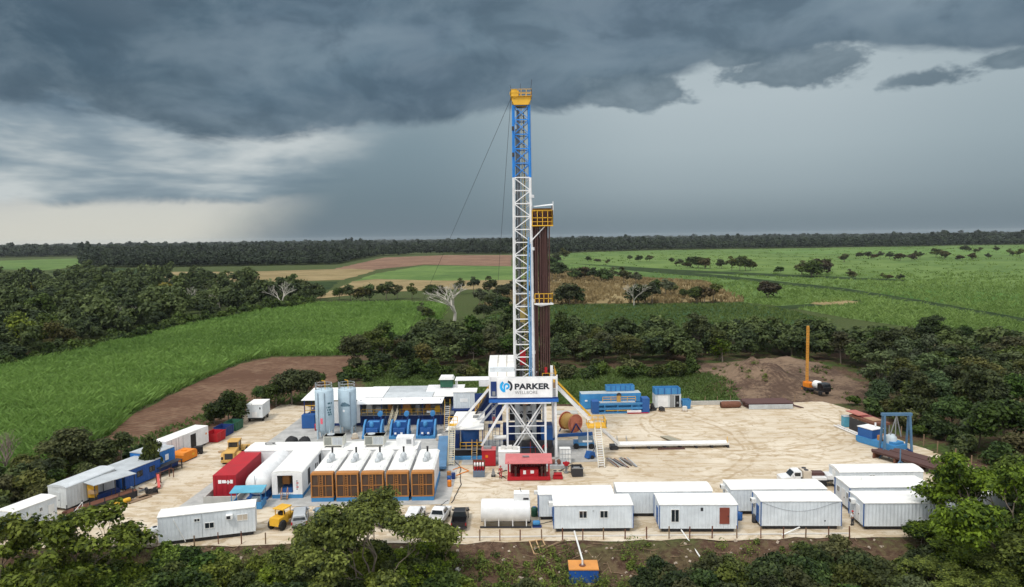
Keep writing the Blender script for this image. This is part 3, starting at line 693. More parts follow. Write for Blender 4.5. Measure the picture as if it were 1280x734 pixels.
# palm
p = site(259, 384); o = thing('palm_tree', 'palm tree with round head rising from the left wood', 'palm', (p.x, p.y, 0))
MB().tube((0, 0, 0), (.3, 0, 12), .28, 8, .2).build('trunk', PALEBARK, o)
r = np.random.default_rng(3); n = 46; V = []; Q = []
for i in range(n):
    a = r.random() * 6.28; el = r.uniform(-.5, 1.2); L = r.uniform(2.6, 3.6); pr_ = np.array([.3, 0, 12.]); dr = np.array([math.cos(a), math.sin(a), 0]); sd_ = np.array([-math.sin(a), math.cos(a), 0])
    for k in range(5):
        f0, f1 = k / 5, (k + 1) / 5; z0, z1 = L * (math.sin(el) * f0 - .55 * f0 ** 2), L * (math.sin(el) * f1 - .55 * f1 ** 2)
        a0, a1 = pr_ + dr * L * f0 * math.cos(el) + [0, 0, z0], pr_ + dr * L * f1 * math.cos(el) + [0, 0, z1]; w0, w1 = .5 * math.sin(PI * (f0 * .8 + .1)), .5 * math.sin(PI * (f1 * .8 + .1))
        b0 = len(V); V += [a0 - sd_ * w0, a0 + sd_ * w0, a1 + sd_ * w1, a1 - sd_ * w1]; Q.append([b0, b0 + 1, b0 + 2, b0 + 3])
link('crown', np_mesh('palm_crown', np.array(V), np.array(Q), LEAF, np.repeat(r.random(len(Q)), 4)), o)

# ---- far woods: one mass to the horizon
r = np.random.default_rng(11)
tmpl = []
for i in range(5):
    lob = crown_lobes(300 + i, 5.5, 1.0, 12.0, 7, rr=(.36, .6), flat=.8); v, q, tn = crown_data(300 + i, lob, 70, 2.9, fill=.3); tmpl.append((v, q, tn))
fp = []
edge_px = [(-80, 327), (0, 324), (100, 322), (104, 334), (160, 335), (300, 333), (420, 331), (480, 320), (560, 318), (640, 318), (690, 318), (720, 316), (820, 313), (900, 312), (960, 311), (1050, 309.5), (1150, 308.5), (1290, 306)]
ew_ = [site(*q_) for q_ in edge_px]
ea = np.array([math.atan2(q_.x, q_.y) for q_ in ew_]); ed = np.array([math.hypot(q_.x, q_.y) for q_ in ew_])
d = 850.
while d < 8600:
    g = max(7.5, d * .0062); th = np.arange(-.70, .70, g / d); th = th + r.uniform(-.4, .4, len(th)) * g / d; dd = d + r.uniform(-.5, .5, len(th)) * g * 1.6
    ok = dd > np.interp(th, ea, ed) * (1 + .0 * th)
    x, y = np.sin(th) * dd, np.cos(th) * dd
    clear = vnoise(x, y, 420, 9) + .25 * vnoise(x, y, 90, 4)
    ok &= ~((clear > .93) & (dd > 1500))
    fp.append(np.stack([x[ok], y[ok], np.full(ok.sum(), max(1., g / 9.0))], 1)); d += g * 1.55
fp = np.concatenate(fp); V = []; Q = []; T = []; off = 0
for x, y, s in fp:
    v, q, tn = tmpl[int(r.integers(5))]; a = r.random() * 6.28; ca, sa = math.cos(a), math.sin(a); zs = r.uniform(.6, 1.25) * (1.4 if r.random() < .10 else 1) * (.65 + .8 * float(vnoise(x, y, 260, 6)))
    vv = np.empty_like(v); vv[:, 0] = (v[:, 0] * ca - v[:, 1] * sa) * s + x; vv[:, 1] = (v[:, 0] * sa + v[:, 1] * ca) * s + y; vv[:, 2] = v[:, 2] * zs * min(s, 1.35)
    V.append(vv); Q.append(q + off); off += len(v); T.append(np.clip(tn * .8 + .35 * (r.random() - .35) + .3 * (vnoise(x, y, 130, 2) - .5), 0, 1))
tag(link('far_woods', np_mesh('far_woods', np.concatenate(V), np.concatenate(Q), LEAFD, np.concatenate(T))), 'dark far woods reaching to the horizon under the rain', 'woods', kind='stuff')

# ---- blades: cane, grass, scrub
def blades(name, poly, gap, nb, h, wd, lean, mat, label, cat, seed, patch=25, dens=None, z=None):
    r = np.random.default_rng(seed); xs_ = [p[0] for p in poly]; ys_ = [p[1] for p in poly]; P_ = []; y = min(ys_)
    while y < max(ys_):
        g = gap(y) if callable(gap) else gap; k = max(1, int((max(xs_) - min(xs_)) / g)); x = min(xs_) + (np.arange(k) + r.uniform(0, 1, k)) * g
        P_.append(np.stack([x, y + r.uniform(-.5, .5, k) * g, np.full(k, g)], 1)); y += g
    P_ = np.concatenate(P_); P_ = P_[in_poly(P_[:, 0], P_[:, 1], poly)]
    if dens is not None: P_ = P_[dens(P_[:, 0], P_[:, 1]) > r.random(len(P_))]
    g0 = gap(min(ys_)) if callable(gap) else gap
    n = len(P_); sc0 = np.repeat(np.maximum(1, P_[:, 2] / g0), nb); b_ = np.repeat(P_[:, :2], nb, 0) + r.normal(size=(n * nb, 2)) * (.28 * sc0 * g0)[:, None]; N = n * nb
    a = r.random(N) * 6.28; ca, sa = np.cos(a), np.sin(a); pn = vnoise(b_[:, 0], b_[:, 1], patch, seed); pn2 = vnoise(b_[:, 0], b_[:, 1], patch * .22, seed + 1)
    H = h * (.7 + .5 * r.random(N)) * (.8 + .4 * pn2); Wd = wd * sc0 * (.7 + .6 * r.random(N)); Ln = lean * H * r.random(N)
    zb = gz(b_[:, 0], b_[:, 1]) if z is None else np.full(N, z); th_ = r.random(N) * 6.28
    dx, dy = np.cos(th_) * Wd / 2, np.sin(th_) * Wd / 2
    v = np.stack([np.stack([b_[:, 0] - dx, b_[:, 1] - dy, zb], 1), np.stack([b_[:, 0] + dx, b_[:, 1] + dy, zb], 1),
                  np.stack([b_[:, 0] + dx * .9 + ca * Ln, b_[:, 1] + dy * .9 + sa * Ln, zb + H * .8], 1), np.stack([b_[:, 0] - dx * .2 + ca * Ln * 1.5, b_[:, 1] - dy * .2 + sa * Ln * 1.5, zb + H], 1)], 1).reshape(-1, 3)
    tn = np.clip(.22 + .42 * pn + .22 * pn2 + .35 * (r.random(N) - .5), 0, 1)
    return tag(link(name, np_mesh(name, v, np.arange(4 * N).reshape(N, 4), mat, np.repeat(tn, 4))), label, cat, kind='stuff')
blades('cane_crop', [tuple(p[:2]) for p in cane_l], lambda y: 1.15 if y < 170 else 1.15 * y / 170, 18, 2.1, .17, .95, CANE, 'tall green sugar cane standing left of the pad', 'sugar cane', 31, 18)
cr = [tuple(p[:2]) for p in cane_r]
TRK = [[tuple(p[:2]) for p in W(*q)] for q in TRACKS]
def off_track(x, y): return 1. - np.any([in_poly(x, y, q) for q in TRK], axis=0)
blades('right_cane_crop', cr, lambda y: max(1.9, y * .0075), 9, 1.5, .30, 1.3, CANER, 'bright green sugar cane right of the rig', 'sugar cane', 32, 60, dens=lambda x, y: np.clip(1.0 - (y - 200) / 480, .05, .8) * off_track(x, y))
blades('row_crop', [tuple(p[:2]) for p in milpa], 3.2 * .5, 5, .9, .55, .6, GRASS, 'dark green leafy crop in rows behind the hedge', 'crop', 33, 30, dens=lambda x, y: (np.sin((x * math.cos(.9) + y * math.sin(.9)) * 2 * PI / 3.2) > -.1) * 1.)
blades('dry_scrub', W((640, 362), (700, 338), (770, 347), (880, 353), (935, 378), (800, 380), (690, 381), (600, 385)), 3.0, 7, 2.2, .8, .7, DRY, 'dry tan scrub and maize behind the row crop', 'scrub', 34, 14, dens=lambda x, y: vnoise(x, y, 12, 3))
blades('rank_grass', [(-34, 149), (47, 148.5), (50, 160), (45, 186), (-36, 188)], .9, 7, .6, .26, 1.6, GRASS, 'rank green grass behind the mud tanks and blue containers', 'grass', 35, 9)
def sprays(name, poly, gap, nb, size, h, mat, label, cat, seed, dens):
    r = np.random.default_rng(seed); xs_ = [p[0] for p in poly]; ys_ = [p[1] for p in poly]; n0 = int((max(xs_) - min(xs_)) * (max(ys_) - min(ys_)) / gap ** 2)
    x = r.uniform(min(xs_), max(xs_), n0); y = r.uniform(min(ys_), max(ys_), n0); ok = in_poly(x, y, poly); x, y = x[ok], y[ok]; ok = dens(x, y) > r.random(len(x)); x, y = x[ok], y[ok]
    n = len(x); hh = np.repeat(h * (.3 + r.random(n) ** 2 * 1.2), nb); N = n * nb; d = unit(N, r); d[:, 2] = np.abs(d[:, 2]); rd = r.random(N) ** .5
    c = np.stack([np.repeat(x, nb) + d[:, 0] * hh * rd * .9, np.repeat(y, nb) + d[:, 1] * hh * rd * .9, np.repeat(gz(x, y), nb) + .03 + d[:, 2] * hh * rd], 1)
    nr = d * .6 + [0, 0, .5] + unit(N, r) * .6; nr /= np.linalg.norm(nr, axis=1)[:, None]
    v, q = leaves(c, nr, size * (.6 + .8 * r.random(N)), r); tn = np.clip(np.repeat(r.random(n), nb) * .6 + .5 * r.random(N) - .05, 0, 1)
    return tag(link(name, np_mesh(name, v, q, mat, np.repeat(tn, 4))), label, cat, kind='stuff')
sprays('bank_weeds', [(44, 149), (90, 149), (92, 180), (84, 196), (48, 196), (44, 170)], 1.5, 40, .2, .8, LEAFB, 'weeds growing on the earth bank', 'weeds', 36, lambda x, y: np.clip((vnoise(x, y, 5, 7) - .55) * 3, 0, 1) * np.where(y > 176, 1., .35))
blades('left_verge_grass', [(-57, 150), (-58, 136), (-59, 122), (-62, 112), (-66, 96), (-72, 84), (-90, 84), (-90, 104), (-72, 118), (-66, 130), (-62, 150), (-40, 172), (-32, 160), (-46, 152)], 1.0, 6, .7, .28, 1.4, GRASS, 'rank grass on the verge left of the pad', 'grass', 37, 7, dens=lambda x, y: .25 + .75 * vnoise(x, y, 6, 2))
sprays('slope_weeds', [(-70, 79.5), (60, 79.8), (75, 96), (80, 70), (70, 58), (-70, 58), (-80, 70)], .8, 80, .14, 1.1, LEAFB, 'leafy weeds on the brown slope before the pad', 'weeds', 38, lambda x, y: np.clip((vnoise(x, y, 4.5, 12) - .33) * 2.6, 0, 1) * np.where(y > 77.5, .25, .9))

# ---- foreground growth
def branchy(name, seed, h, R, nl, size, tuft, depth=4, r0=.2, first=5, rise=.55, low=.22, mat=None, extra=0.):
    """open crowned tree: forking limbs, a flat tuft of leaves at every twig end"""
    rnd = random.Random(seed); mb = MB(); tips = []
    def grow(p, d, L, r, k):
        q = p + d * L; m_ = p.lerp(q, .5) + Vector((rnd.uniform(-.1, .1), rnd.uniform(-.1, .1), rnd.uniform(-.05, .1))) * L
        mb.tube(p, m_, r, 6, r * .85, cap=False); mb.tube(m_, q, r * .85, 6, r * .68, cap=False)
        if k <= 1: tips.append((q.x, q.y, q.z, rnd.uniform(*tuft), rnd.uniform(.42, .7)))
        if k == 0: return
        for _ in range(rnd.choice((2, 2, 3))):
            nd = (d + Vector((rnd.uniform(-1, 1), rnd.uniform(-1, 1), rnd.uniform(-.35, .5))) * .75).normalized(); grow(q, nd, L * rnd.uniform(.62, .85), r * .62, k - 1)
    top = Vector((rnd.uniform(-.2, .2), rnd.uniform(-.2, .2), h * low)); mb.tube((0, 0, -.8), top, r0, 8, r0 * .8)
    for i in range(first):
        a = 2 * PI * (i + rnd.uniform(-.3, .3)) / first; rs = rise * rnd.uniform(.55, 1.6); grow(top, Vector((math.cos(a), math.sin(a), rs)).normalized(), R * .40, r0 * .6, depth - 1)
    grow(top, Vector((.1, -.1, 1)).normalized(), h * .26, r0 * .65, depth - 1)
    zm = max(t_[2] for t_ in tips); k = h / zm if zm > h else 1
    v, q, tn = crown_data(seed, [(t_[0], t_[1], t_[2], t_[3], t_[4]) for t_ in tips], nl, size, up=.6, fill=.75, jn=.55)
    tm = bpy.data.meshes.new(name + '_trunk'); tm.from_pydata(mb.v, [], mb.f); tm.materials.append(BARK)
    print(name, len(tips), round(zm, 1), round(max(math.hypot(t_[0], t_[1]) for t_ in tips), 1))
    return np_mesh(name + '_crown', v, q, mat or LEAFB, tn), tm, h
FG_UMB = [branchy('umbrella', 200, 11, 7.8, 32000, .23, (.75, 1.3), 5, .17, 6, .75, .16)]
FG_BIG = [branchy('bigcrown', 210 + i, 11, 8.5, 36000, .25, (.7, 1.3), 5, .26, 8, .6, .14) for i in range(2)]
FG_BUSH = [proto('nearbush', 220 + i, 2.7, 3.2, 18, 6500, .20, (LEAFB, LEAF, LEAFO, LEAFB)[i], low=.0, r0=.05, twigs=2, rr=(.2, .36), fill=.6, jn=.7) for i in range(4)]
FG_AIRY = branchy('airy', 231, 7, 5.2, 7500, .22, (.4, .8), 5, .10, 6, .7, .15)
def fg(pr, x, y, s, rz, name, label, group=None, sz=1., cat=None): return plant(pr, x, y, s, rz, name, label, cat or ('tree' if name == 'tree' else 'shrub'), group, sz=sz)
fg(FG_UMB[0], -14.6, 71.5, 1.0, .4, 'tree', 'airy umbrella crowned tree in front of the orange fronted generators')
fg(FG_AIRY, -21.5, 73.0, .8, 1.4, 'tree', 'small airy tree left of the umbrella crowned tree')
fg(FG_AIRY, -9.6, 73.5, .72, 2.6, 'tree', 'small airy tree before the two white pickups')
fg(FG_AIRY, -46.0, 72.2, 1.4, .3, 'tree', 'airy light green tree before the white trailer at far left')
fg(FG_AIRY, -52.5, 71.0, 1.35, 2.0, 'tree', 'airy light green tree at the lower left frame edge')
fg(FG_BIG[0], 52.0, 73.0, 1.0, .5, 'tree', 'big leafy tree hiding the right end of the trailers', sz=1.2)
fg(FG_BIG[1], 60.5, 76.0, 1.0, 2.1, 'tree', 'big leafy tree at the lower right frame edge', sz=1.1)
fg(FG_BIG[1], 54.5, 67.0, .85, 4.0, 'tree', 'dark leafy tree nearest the lower right frame edge')
fg(FG_BIG[0], 42.5, 69.0, .52, 3.0, 'tree', 'leafy tree left of the big tree hiding the trailers', sz=.8)
fg(FG_BIG[1], 47.0, 68.5, .6, 1.0, 'tree', 'low leafy tree under the big tree hiding the trailers', sz=.75)
fg(FG_BIG[0], 51.0, 73.0, .7, 5.0, 'tree', 'leafy tree between the two big trees at lower right', sz=.8)
def bushes(poly, gap, seed, protos, label, group, s=(.7, 1.2)):
    for x, y in poisson(poly, gap, seed):
        fg(RV.choice(protos), x, y, RV.uniform(*s), RV.uniform(0, 6.28), 'shrub', label, group)
bushes([(-56, 62), (-56, 74), (-40, 76), (-36, 77.5), (-31, 76.5), (-30, 62)], 2.4, 41, FG_BUSH[:2] + FG_BUSH[3:], 'leafy shrub on the slope at the lower left', 'shrubs at the lower left', (.75, 1.25))
bushes([(-29, 62), (-28, 76.5), (-24, 78), (-12, 77), (-6, 72), (-3, 62)], 2.4, 42, FG_BUSH[:2] + FG_BUSH[3:], 'leafy shrub below the umbrella crowned tree', 'shrubs below the umbrella tree', (.65, 1.15))
bushes([(-3, 62), (-1.5, 70), (3.4, 70.5), (4.6, 62)], 3.2, 43, FG_BUSH, 'leafy shrub left of the blue and orange tank', 'shrubs left of the blue and orange tank', (.7, 1.1))
bushes([(10.3, 62), (9.8, 70.5), (14, 73), (22, 74.5), (30, 75.8), (38, 77), (44, 62)], 3.0, 44, FG_BUSH[1:3] + FG_BUSH[2:3] + FG_BUSH[1:2], 'olive green shrub on the slope right of the blue and orange tank', 'shrubs right of the blue and orange tank', (.75, 1.15))
bushes([(38, 78), (44, 79.5), (60, 82), (68, 92), (72, 90), (66, 74), (50, 70)], 3.2, 45, FG_BUSH[:2], 'dark shrub under the big trees at lower right', 'shrubs under the big trees at lower right', (.8, 1.3))
# brush litter on the slope
r = random.Random(9); mb = MB()
for i in range(420):
    x = r.uniform(-36, 40); y = r.uniform(73, 80); 
    if vnoise(np.array([x]), np.array([y]), 5, 21)[0] < .42: continue
    a = r.uniform(0, 6.28); L = r.uniform(.4, 2.2); z = float(gz(x, y)) + .06
    x2, y2 = x + math.cos(a) * L, y + math.sin(a) * L * .6
    mb.tube((x, y, z), (x2, y2, float(gz(x2, y2)) + r.uniform(.05, .4)), r.uniform(.02, .06), 5, .015)
tag(mb.build('brush_litter', WOODG), 'dead branches and brush littering the brown slope', 'brush', kind='stuff')
mb = MB()
for i in range(260):
    x = r.uniform(-38, 42); y = r.uniform(72, 80.2); z = float(gz(x, y)); s = r.uniform(.05, .22) * (2 if r.random() < .06 else 1)
    M_ = Matrix.Translation((x, y, z + s * .3)) @ Matrix.Rotation(r.random() * 6, 4, 'Z') @ Matrix.Rotation(r.random(), 4, 'X'); mb.M = M_
    mb.prism([(-s, -s * .5), (s * .8, -s * .6), (s, s * .3), (-.2 * s, s * .7)], -s * .7, s * .6, 'y')
mb.M = None
tag(mb.build('rubble', paint('pale rubble', (.40, .33, .26), rough=.9, wear=.5)), 'pale stones and rubble scattered on the brown slope', 'rubble', kind='stuff')
# ------------------------------------------------------------------ cabins, containers
def face_m(face, L, d):
    o, ux, uy, out = {'front': ((-L / 2, -d / 2), 1, 0, (0, -1)), 'right': ((L / 2, -d / 2), 0, 1, (1, 0)), 'left': ((-L / 2, d / 2), 0, -1, (-1, 0)), 'back': ((L / 2, d / 2), -1, 0, (0, 1))}[face]
    return Matrix(((ux, out[0], 0, o[0]), (uy, out[1], 0, o[1]), (0, 0, 1, 0), (0, 0, 0, 1)))

def window_on(root, M, u, z, w, h, frame=None, pane=None, bars=1):
    f = MB(M); k = .07
    f.box(u - w / 2 - k, u + w / 2 + k, 0, .06, z - k, z); f.box(u - w / 2 - k, u + w / 2 + k, 0, .06, z + h, z + h + k)
    f.box(u - w / 2 - k, u - w / 2, 0, .06, z, z + h); f.box(u + w / 2, u + w / 2 + k, 0, .06, z, z + h)
    for i in range(bars): x = u - w / 2 + w * (i + 1) / (bars + 1); f.box(x - .025, x + .025, .032, .055, z, z + h)
    fo = f.build('window', frame or PLAST, root)
    MB(M).box(u - w / 2, u + w / 2, .004, .03, z, z + h).build('pane', pane or GLASS, fo)

def door_on(root, M, u, z, w, h, mat, label=None):
    d = MB(M).box(u - w / 2, u + w / 2, .004, .07, z, z + h).build('door', mat, root)
    MB(M).box(u + w * .32, u + w * .40, .07, .13, z + h * .45, z + h * .52).build('handle', DARK, d)
    if label: d['label'] = label

def ac_on(root, M, u, z, w=.75, h=.5):
    a = MB(M).box(u - w / 2, u + w / 2, .004, .5, z, z + h).build('air_conditioner', PLAST, root)
    MB(M).box(u - w * .38, u + w * .2, .5, .515, z + h * .15, z + h * .85).build('grille', DARK, a)

def cabin(name, label, cat, L, d, zb, h, loc, rz, wall=None, roofm=None, roof='flat', trim=None, feats=(), skid='beam', group=None, skm=None, over=.07, hollow=False):
    root = thing(name, label, cat, (*loc[:2], 0), rz, group); wall = wall or WALL; roofm = roofm or ROOFW
    if hollow:   # open at the front end
        b = MB(); b.box(-L / 2, L / 2, -d / 2, d / 2, zb, zb + .1).box(-L / 2, L / 2, -d / 2, -d / 2 + .09, zb + .1, zb + h).box(-L / 2, L / 2, d / 2 - .09, d / 2, zb + .1, zb + h).box(L / 2 - .09, L / 2, -d / 2 + .09, d / 2 - .09, zb + .1, zb + h)
    else: b = MB().box(-L / 2, L / 2, -d / 2, d / 2, zb, zb + h)
    b.build('wall', wall, root)
    a, c = L / 2 + over, d / 2 + over; zt = zb + h
    if roof == 'flat':
        MB().prism([(-c, zt + .002), (c, zt + .002), (c, zt + .09), (0, zt + .19), (-c, zt + .09)], -a, a, 'x').build('roof', roofm, root)
    elif roof == 'round':
        n = 9; pr = [(c * math.cos(PI * i / n), zt + .004 + .34 * math.sin(PI * i / n)) for i in range(n + 1)]
        MB().prism(pr, -a, a, 'x').build('roof', roofm, root)
    elif roof == 'container':
        MB().box(-L / 2 - .004, L / 2 + .004, -d / 2 - .004, d / 2 + .004, zt + .002, zt + .05).build('roof', roofm, root)
    if trim:
        for sx_ in (-1, 1):
            for sy_ in (-1, 1):
                MB().box(sx_ * L / 2 - (.0 if sx_ > 0 else .06), sx_ * L / 2 + (.06 if sx_ > 0 else 0), sy_ * d / 2 - .10, sy_ * d / 2 + .10, zb + .002, zt - .01).build('corner_post', trim, root)
    if skid == 'beam' and zb > .1:
        for sy_ in (-1, 1): MB().box(-L / 2 + .3, L / 2 - .3, sy_ * (d / 2 - .45) - .1, sy_ * (d / 2 - .45) + .1, 0, zb - .002).build('skid_beam', skm or DARK, root)
        for sx_ in (-.4, -.13, .13, .4): MB().box(sx_ * L - .09, sx_ * L + .09, -d / 2 + .56, d / 2 - .56, .05, zb - .01).build('cross_beam', skm or DARK, root)
    elif skid == 'full': MB().box(-L / 2 - .1, L / 2 + .1, -d / 2 + .002, d / 2 - .002, .02, zb - .002).build('skid', skm or BLUE, root)
    for ft in feats:
        M = face_m(ft[1], L, d); k = ft[0]; u = ft[2] * (L if ft[1] in ('front', 'back') else d)
        if k == 'win': window_on(root, M, u, zb + ft[3], ft[4], ft[5], *ft[6:])
        elif k == 'door': door_on(root, M, u, zb + ft[3], ft[4], ft[5], ft[6], *ft[7:])
        elif k == 'ac': ac_on(root, M, u, zb + ft[3], *ft[4:])
        elif k == 'panel': MB(M).box(u - ft[4] / 2, u + ft[4] / 2, .003, .03, zb + ft[3], zb + ft[3] + ft[5]).build(ft[7] if len(ft) > 7 else 'placard', ft[6], root)
        elif k == 'pipe': MB(M).tube((u, .08, zb + ft[3]), (ft[4] * L, .08, zb + ft[5]), .06).build('drain_pipe', PLAST, root)
    return root

def face_cabin(name, label, cat, A, B, d, zb, h, **kw):
    """cabin whose near long side runs between two ground survey points (at sill height)"""
    a, b_ = site(*A, zb), site(*B, zb); L = (b_ - a).length; rz = math.atan2(b_.y - a.y, b_.x - a.x)
    c = (a + b_) / 2 + Vector((-math.sin(rz), math.cos(rz), 0)) * d / 2
    return cabin(name, label, cat, L, d, zb, h, c, rz, **kw)

TG = None
face_cabin('site_trailer', 'long white trailer office on the left with dark window, air conditioner and slanting drain pipe', 'trailer', (198.3, 678.5), (319.7, 664), 2.7, .5, 2.9,
           feats=[('win', 'front', .52, 1.05, .95, .62), ('win', 'front', .395, 2.0, .55, .3), ('win', 'front', .865, 1.55, 1.1, .65, PLAST, TAN), ('ac', 'front', .73, 1.95), ('pipe', 'front', .16, 2.5, .27, -.2), ('door', 'back', .5, .1, .9, 2., PLAST), ('panel', 'front', .445, .02, .06, 2.85, GALV, 'seam_strip')])
face_cabin('site_trailer', 'white trailer with two small windows in the middle of the front row', 'trailer', (692.5, 661), (791, 660), 3.6, .5, 2.75, trim=BLUE,
           feats=[('win', 'front', .37, 1.3, .85, .8, PLAST, GLASS, 1), ('win', 'front', .635, 1.3, .85, .8, PLAST, GLASS, 1), ('panel', 'front', .50, 2.0, .2, .25, GALV, 'vent'), ('ac', 'left', .35, 1.9), ('door', 'left', .7, .1, .9, 2.0, BLUE)])
face_cabin('site_trailer', 'white trailer half hidden behind the two window trailer, blue corner on its left end', 'trailer', (673.5, 646), (767, 645), 3.1, .5, 2.75, trim=BLUE,
           feats=[('door', 'left', .5, .1, .9, 2.0, BLUE), ('ac', 'left', .2, 2.0, .5, .4)])
face_cabin('site_trailer', 'longest white trailer, rounded roof, behind the trailer with the brown door', 'trailer', (771.5, 642), (890, 641), 3.4, .5, 2.75, roof='round', feats=[('door', 'left', .5, .1, .9, 2., PLAST)])
face_cabin('site_trailer', 'white trailer with reddish brown door and tall dark window', 'trailer', (824.4, 661), (921.5, 661), 3.8, .5, 2.85, trim=BLUE,
           feats=[('win', 'front', .20, .85, .85, 1.45, PLAST, GLASS, 1), ('panel', 'front', .545, 2.15, .3, .4, DARK, 'vent'), ('door', 'front', .835, .6, 1.15, 1.95, paint('brown door paint', (.22, .055, .035), wear=.15), 'reddish brown door'), ('door', 'left', .6, .1, .9, 2., BLUE)])
face_cabin('site_trailer', 'white trailer behind the plain fronted one with the drooping cable', 'trailer', (913.5, 639), (1033, 638), 3.6, .5, 2.7, feats=[('door', 'left', .5, .1, .9, 2., PLAST), ('ac', 'left', .2, 1.9)])
pf = face_cabin('site_trailer', 'white trailer with plain ribbed front and a drooping cable across it', 'trailer', (951.3, 657.5), (1051, 657.5), 3.4, .5, 2.95, trim=BLUE,
           feats=[('ac', 'left', .3, 2.0), ('door', 'left', .62, .1, .9, 2.0, BLUE), ('win', 'left', .2, 1.2, .6, .6), ('panel', 'front', .80, .55, .15, .15, DARK, 'outlet')])
cb = MB(); pts = [(-4.6 + 9.0 * i / 12, -1.74, 3.38 - 1.45 * math.sin(PI * min(1, (i / 12) * 1.05)) ** 1.0 * (.75 if i < 12 else 0)) for i in range(13)]; cb.path(pts, .018, 5).build('cable', STEEL, pf)
face_cabin('site_trailer', 'white round roofed trailer farthest back at right, small double window', 'trailer', (1049, 611), (1153.5, 610), 3.3, .4, 1.95 + .3, roof='round', feats=[('win', 'front', .39, 1.45, .7, .4), ('door', 'left', .5, .1, .9, 2., PLAST)])
face_cabin('site_trailer', 'middle white trailer of the right hand cluster, red box by its door', 'trailer', (1062, 637), (1165, 636), 4.2, .5, 2.75, trim=BLUE, feats=[('win', 'front', .70, 2.0, .4, .35), ('win', 'left', .25, 1.2, .7, .7), ('door', 'left', .6, .1, .9, 2., PLAST), ('win', 'left', .85, 1.2, .5, .7)])
face_cabin('site_trailer', 'white trailer nearest in the right hand cluster, half hidden by the big tree', 'trailer', (1079.6, 658), (1180, 658), 4.0, .5, 2.75, trim=BLUE, feats=[('ac', 'left', .35, 1.9), ('door', 'left', .62, .1, .9, 2., PLAST)])
cabin('site_trailer', 'white trailer glimpsed through the big tree at lower right', 'trailer', 9.0, 3.0, .5, 2.6, (57.2, 86.5), .25)
face_cabin('site_trailer', 'small white trailer at the far left frame edge with air conditioner on its end', 'trailer', (18, 670), (72, 648), 2.6, .4, 2.8, trim=None,
           feats=[('ac', 'left', .75, 1.7, .6, .45), ('win', 'front', .62, 1.75, .35, .4), ('win', 'front', .3, 1.1, .9, .8, PLAST, PLAST, 0), ('door', 'front', .86, .1, .8, 2., PLAST)])
p = site(30, 664); o = thing('water_tank', 'dark teal dome topped water tank before the far left trailer', 'tank', (p.x + 1.0, p.y - 1.4, 0)); MB().lathe([(.95, .0), (1.0, .1), (1.0, 1.1), (.85, 1.5), (.45, 1.75), (.22, 1.8)], 20).build('shell', paint('teal tank plastic', (.03, .12, .12), wear=.15), o, True); MB().lathe([(.26, 1.79), (.26, 1.9), (0, 1.92)], 14).build('lid', DARK, o)
g = face_cabin('workshop_trailer', 'grey white trailer with rounded roof and cables on its end', 'trailer', (84, 636), (145, 610), 3.0, .4, 2.75, wall=GREYW, roofm=GREYR, roof='round', feats=[('door', 'left', .5, .1, .95, 2., GREYW)])
# awning shelter beside it
A = site(113, 602, 3.0); o = thing('shade_shelter', 'open shelter with pale sheet metal roof beside the grey trailer', 'shelter', (-55.5, 96.3, 0), math.radians(58))
MB().prism([(-2.9, 2.95), (2.9, 2.95), (2.9, 3.03), (-2.9, 3.03)], -1.7, 1.7, 'y').build('roof', GALV, o)
for x in (-2.7, 0, 2.7):
    for y in (-1.5, 1.5): MB().tube((x, y, 0), (x, y, 2.95), .06).build('post', DARK, o)
MB().box(-1.6, 1.6, .2, 1.1, 0, .95).build('workbench', NAVY, o); 
# blue sheds
cabin('blue_container', 'dark blue ribbed container with grey roof behind the leaning tree', 'container', 6.6, 4.6, .2, 2.5, (-56.2, 103.2), math.radians(73), wall=BLUEC, roofm=GALV, roof='flat', feats=[('win', 'front', .4, 1.1, .9, .7, DARK), ('win', 'front', .75, 1.1, .9, .7, DARK)])
cabin('blue_container', 'bright blue container with white notice beside the long white container', 'container', 4.4, 4.3, .2, 3.0, (-55.6, 108.6), math.radians(73), wall=paint('ribbed bright blue paint', (.02, .16, .48), corr=.4, wear=.15), roofm=GALV, feats=[('panel', 'front', .62, 1.4, .7, .9, SIGNW), ('panel', 'front', .45, 1.2, .35, .35, GALV)])
o = thing('steel_rack', 'dark steel rack standing before the bright blue container', 'rack', (-52.6, 107.2, 0), math.radians(73))
for x in (-2.2, 0, 2.2):
    for y in (-.5, .5): MB().box(x - .06, x + .06, y - .06, y + .06, 0, 1.5).build('post', DARK, o)
for k in (.5, 1.4): MB().box(-2.4, 2.4, -.58, .58, k, k + .07).build('shelf', DARK, o)
MB().box(-2.0, 2.0, .0, .05, .6, 1.3).build('back_panel', NAVY, o)
wc = face_cabin('long_container', 'long white container with an open shade painted doorway before the ploughed field', 'container', (208.8, 574.6), (261, 552.5), 2.6, .35, 2.85, wall=WHITE, roof='container', feats=[('panel', 'front', .62, .05, 1.3, 2.4, paint('painted interior shade', (.01, .01, .012), wear=0), 'doorway'), ('panel', 'front', .94, 1.5, .3, .3, ORNG), ('panel', 'front', .38, .0, .05, 2.84, GALV, 'seam_strip')])  # doorway is a near-black panel on a closed wall: inside shade as colour
for u_ in (.28, .22, .12): MB().box(u_ * 10 - 5.1, u_ * 10 - 5.05, -1.34, -1.302, .4, 3.15).build('locking_bar', GALV, wc)
sw = thing('white_box_trailer', 'small white box trailer near the dark trees left of the silos', 'trailer', (-50.2, 139.5, 0), math.radians(2))
MB().box(-1.55, 1.55, -2.4, 2.4, .85, 3.35).build('body', WALL, sw); MB().box(-1.6, 1.6, -2.45, 2.45, 3.352, 3.44).build('roof', ROOFW, sw); MB().box(.95, 1.2, -2.42, -2.402, 2.5, 2.9).build('vent', DARK, sw)
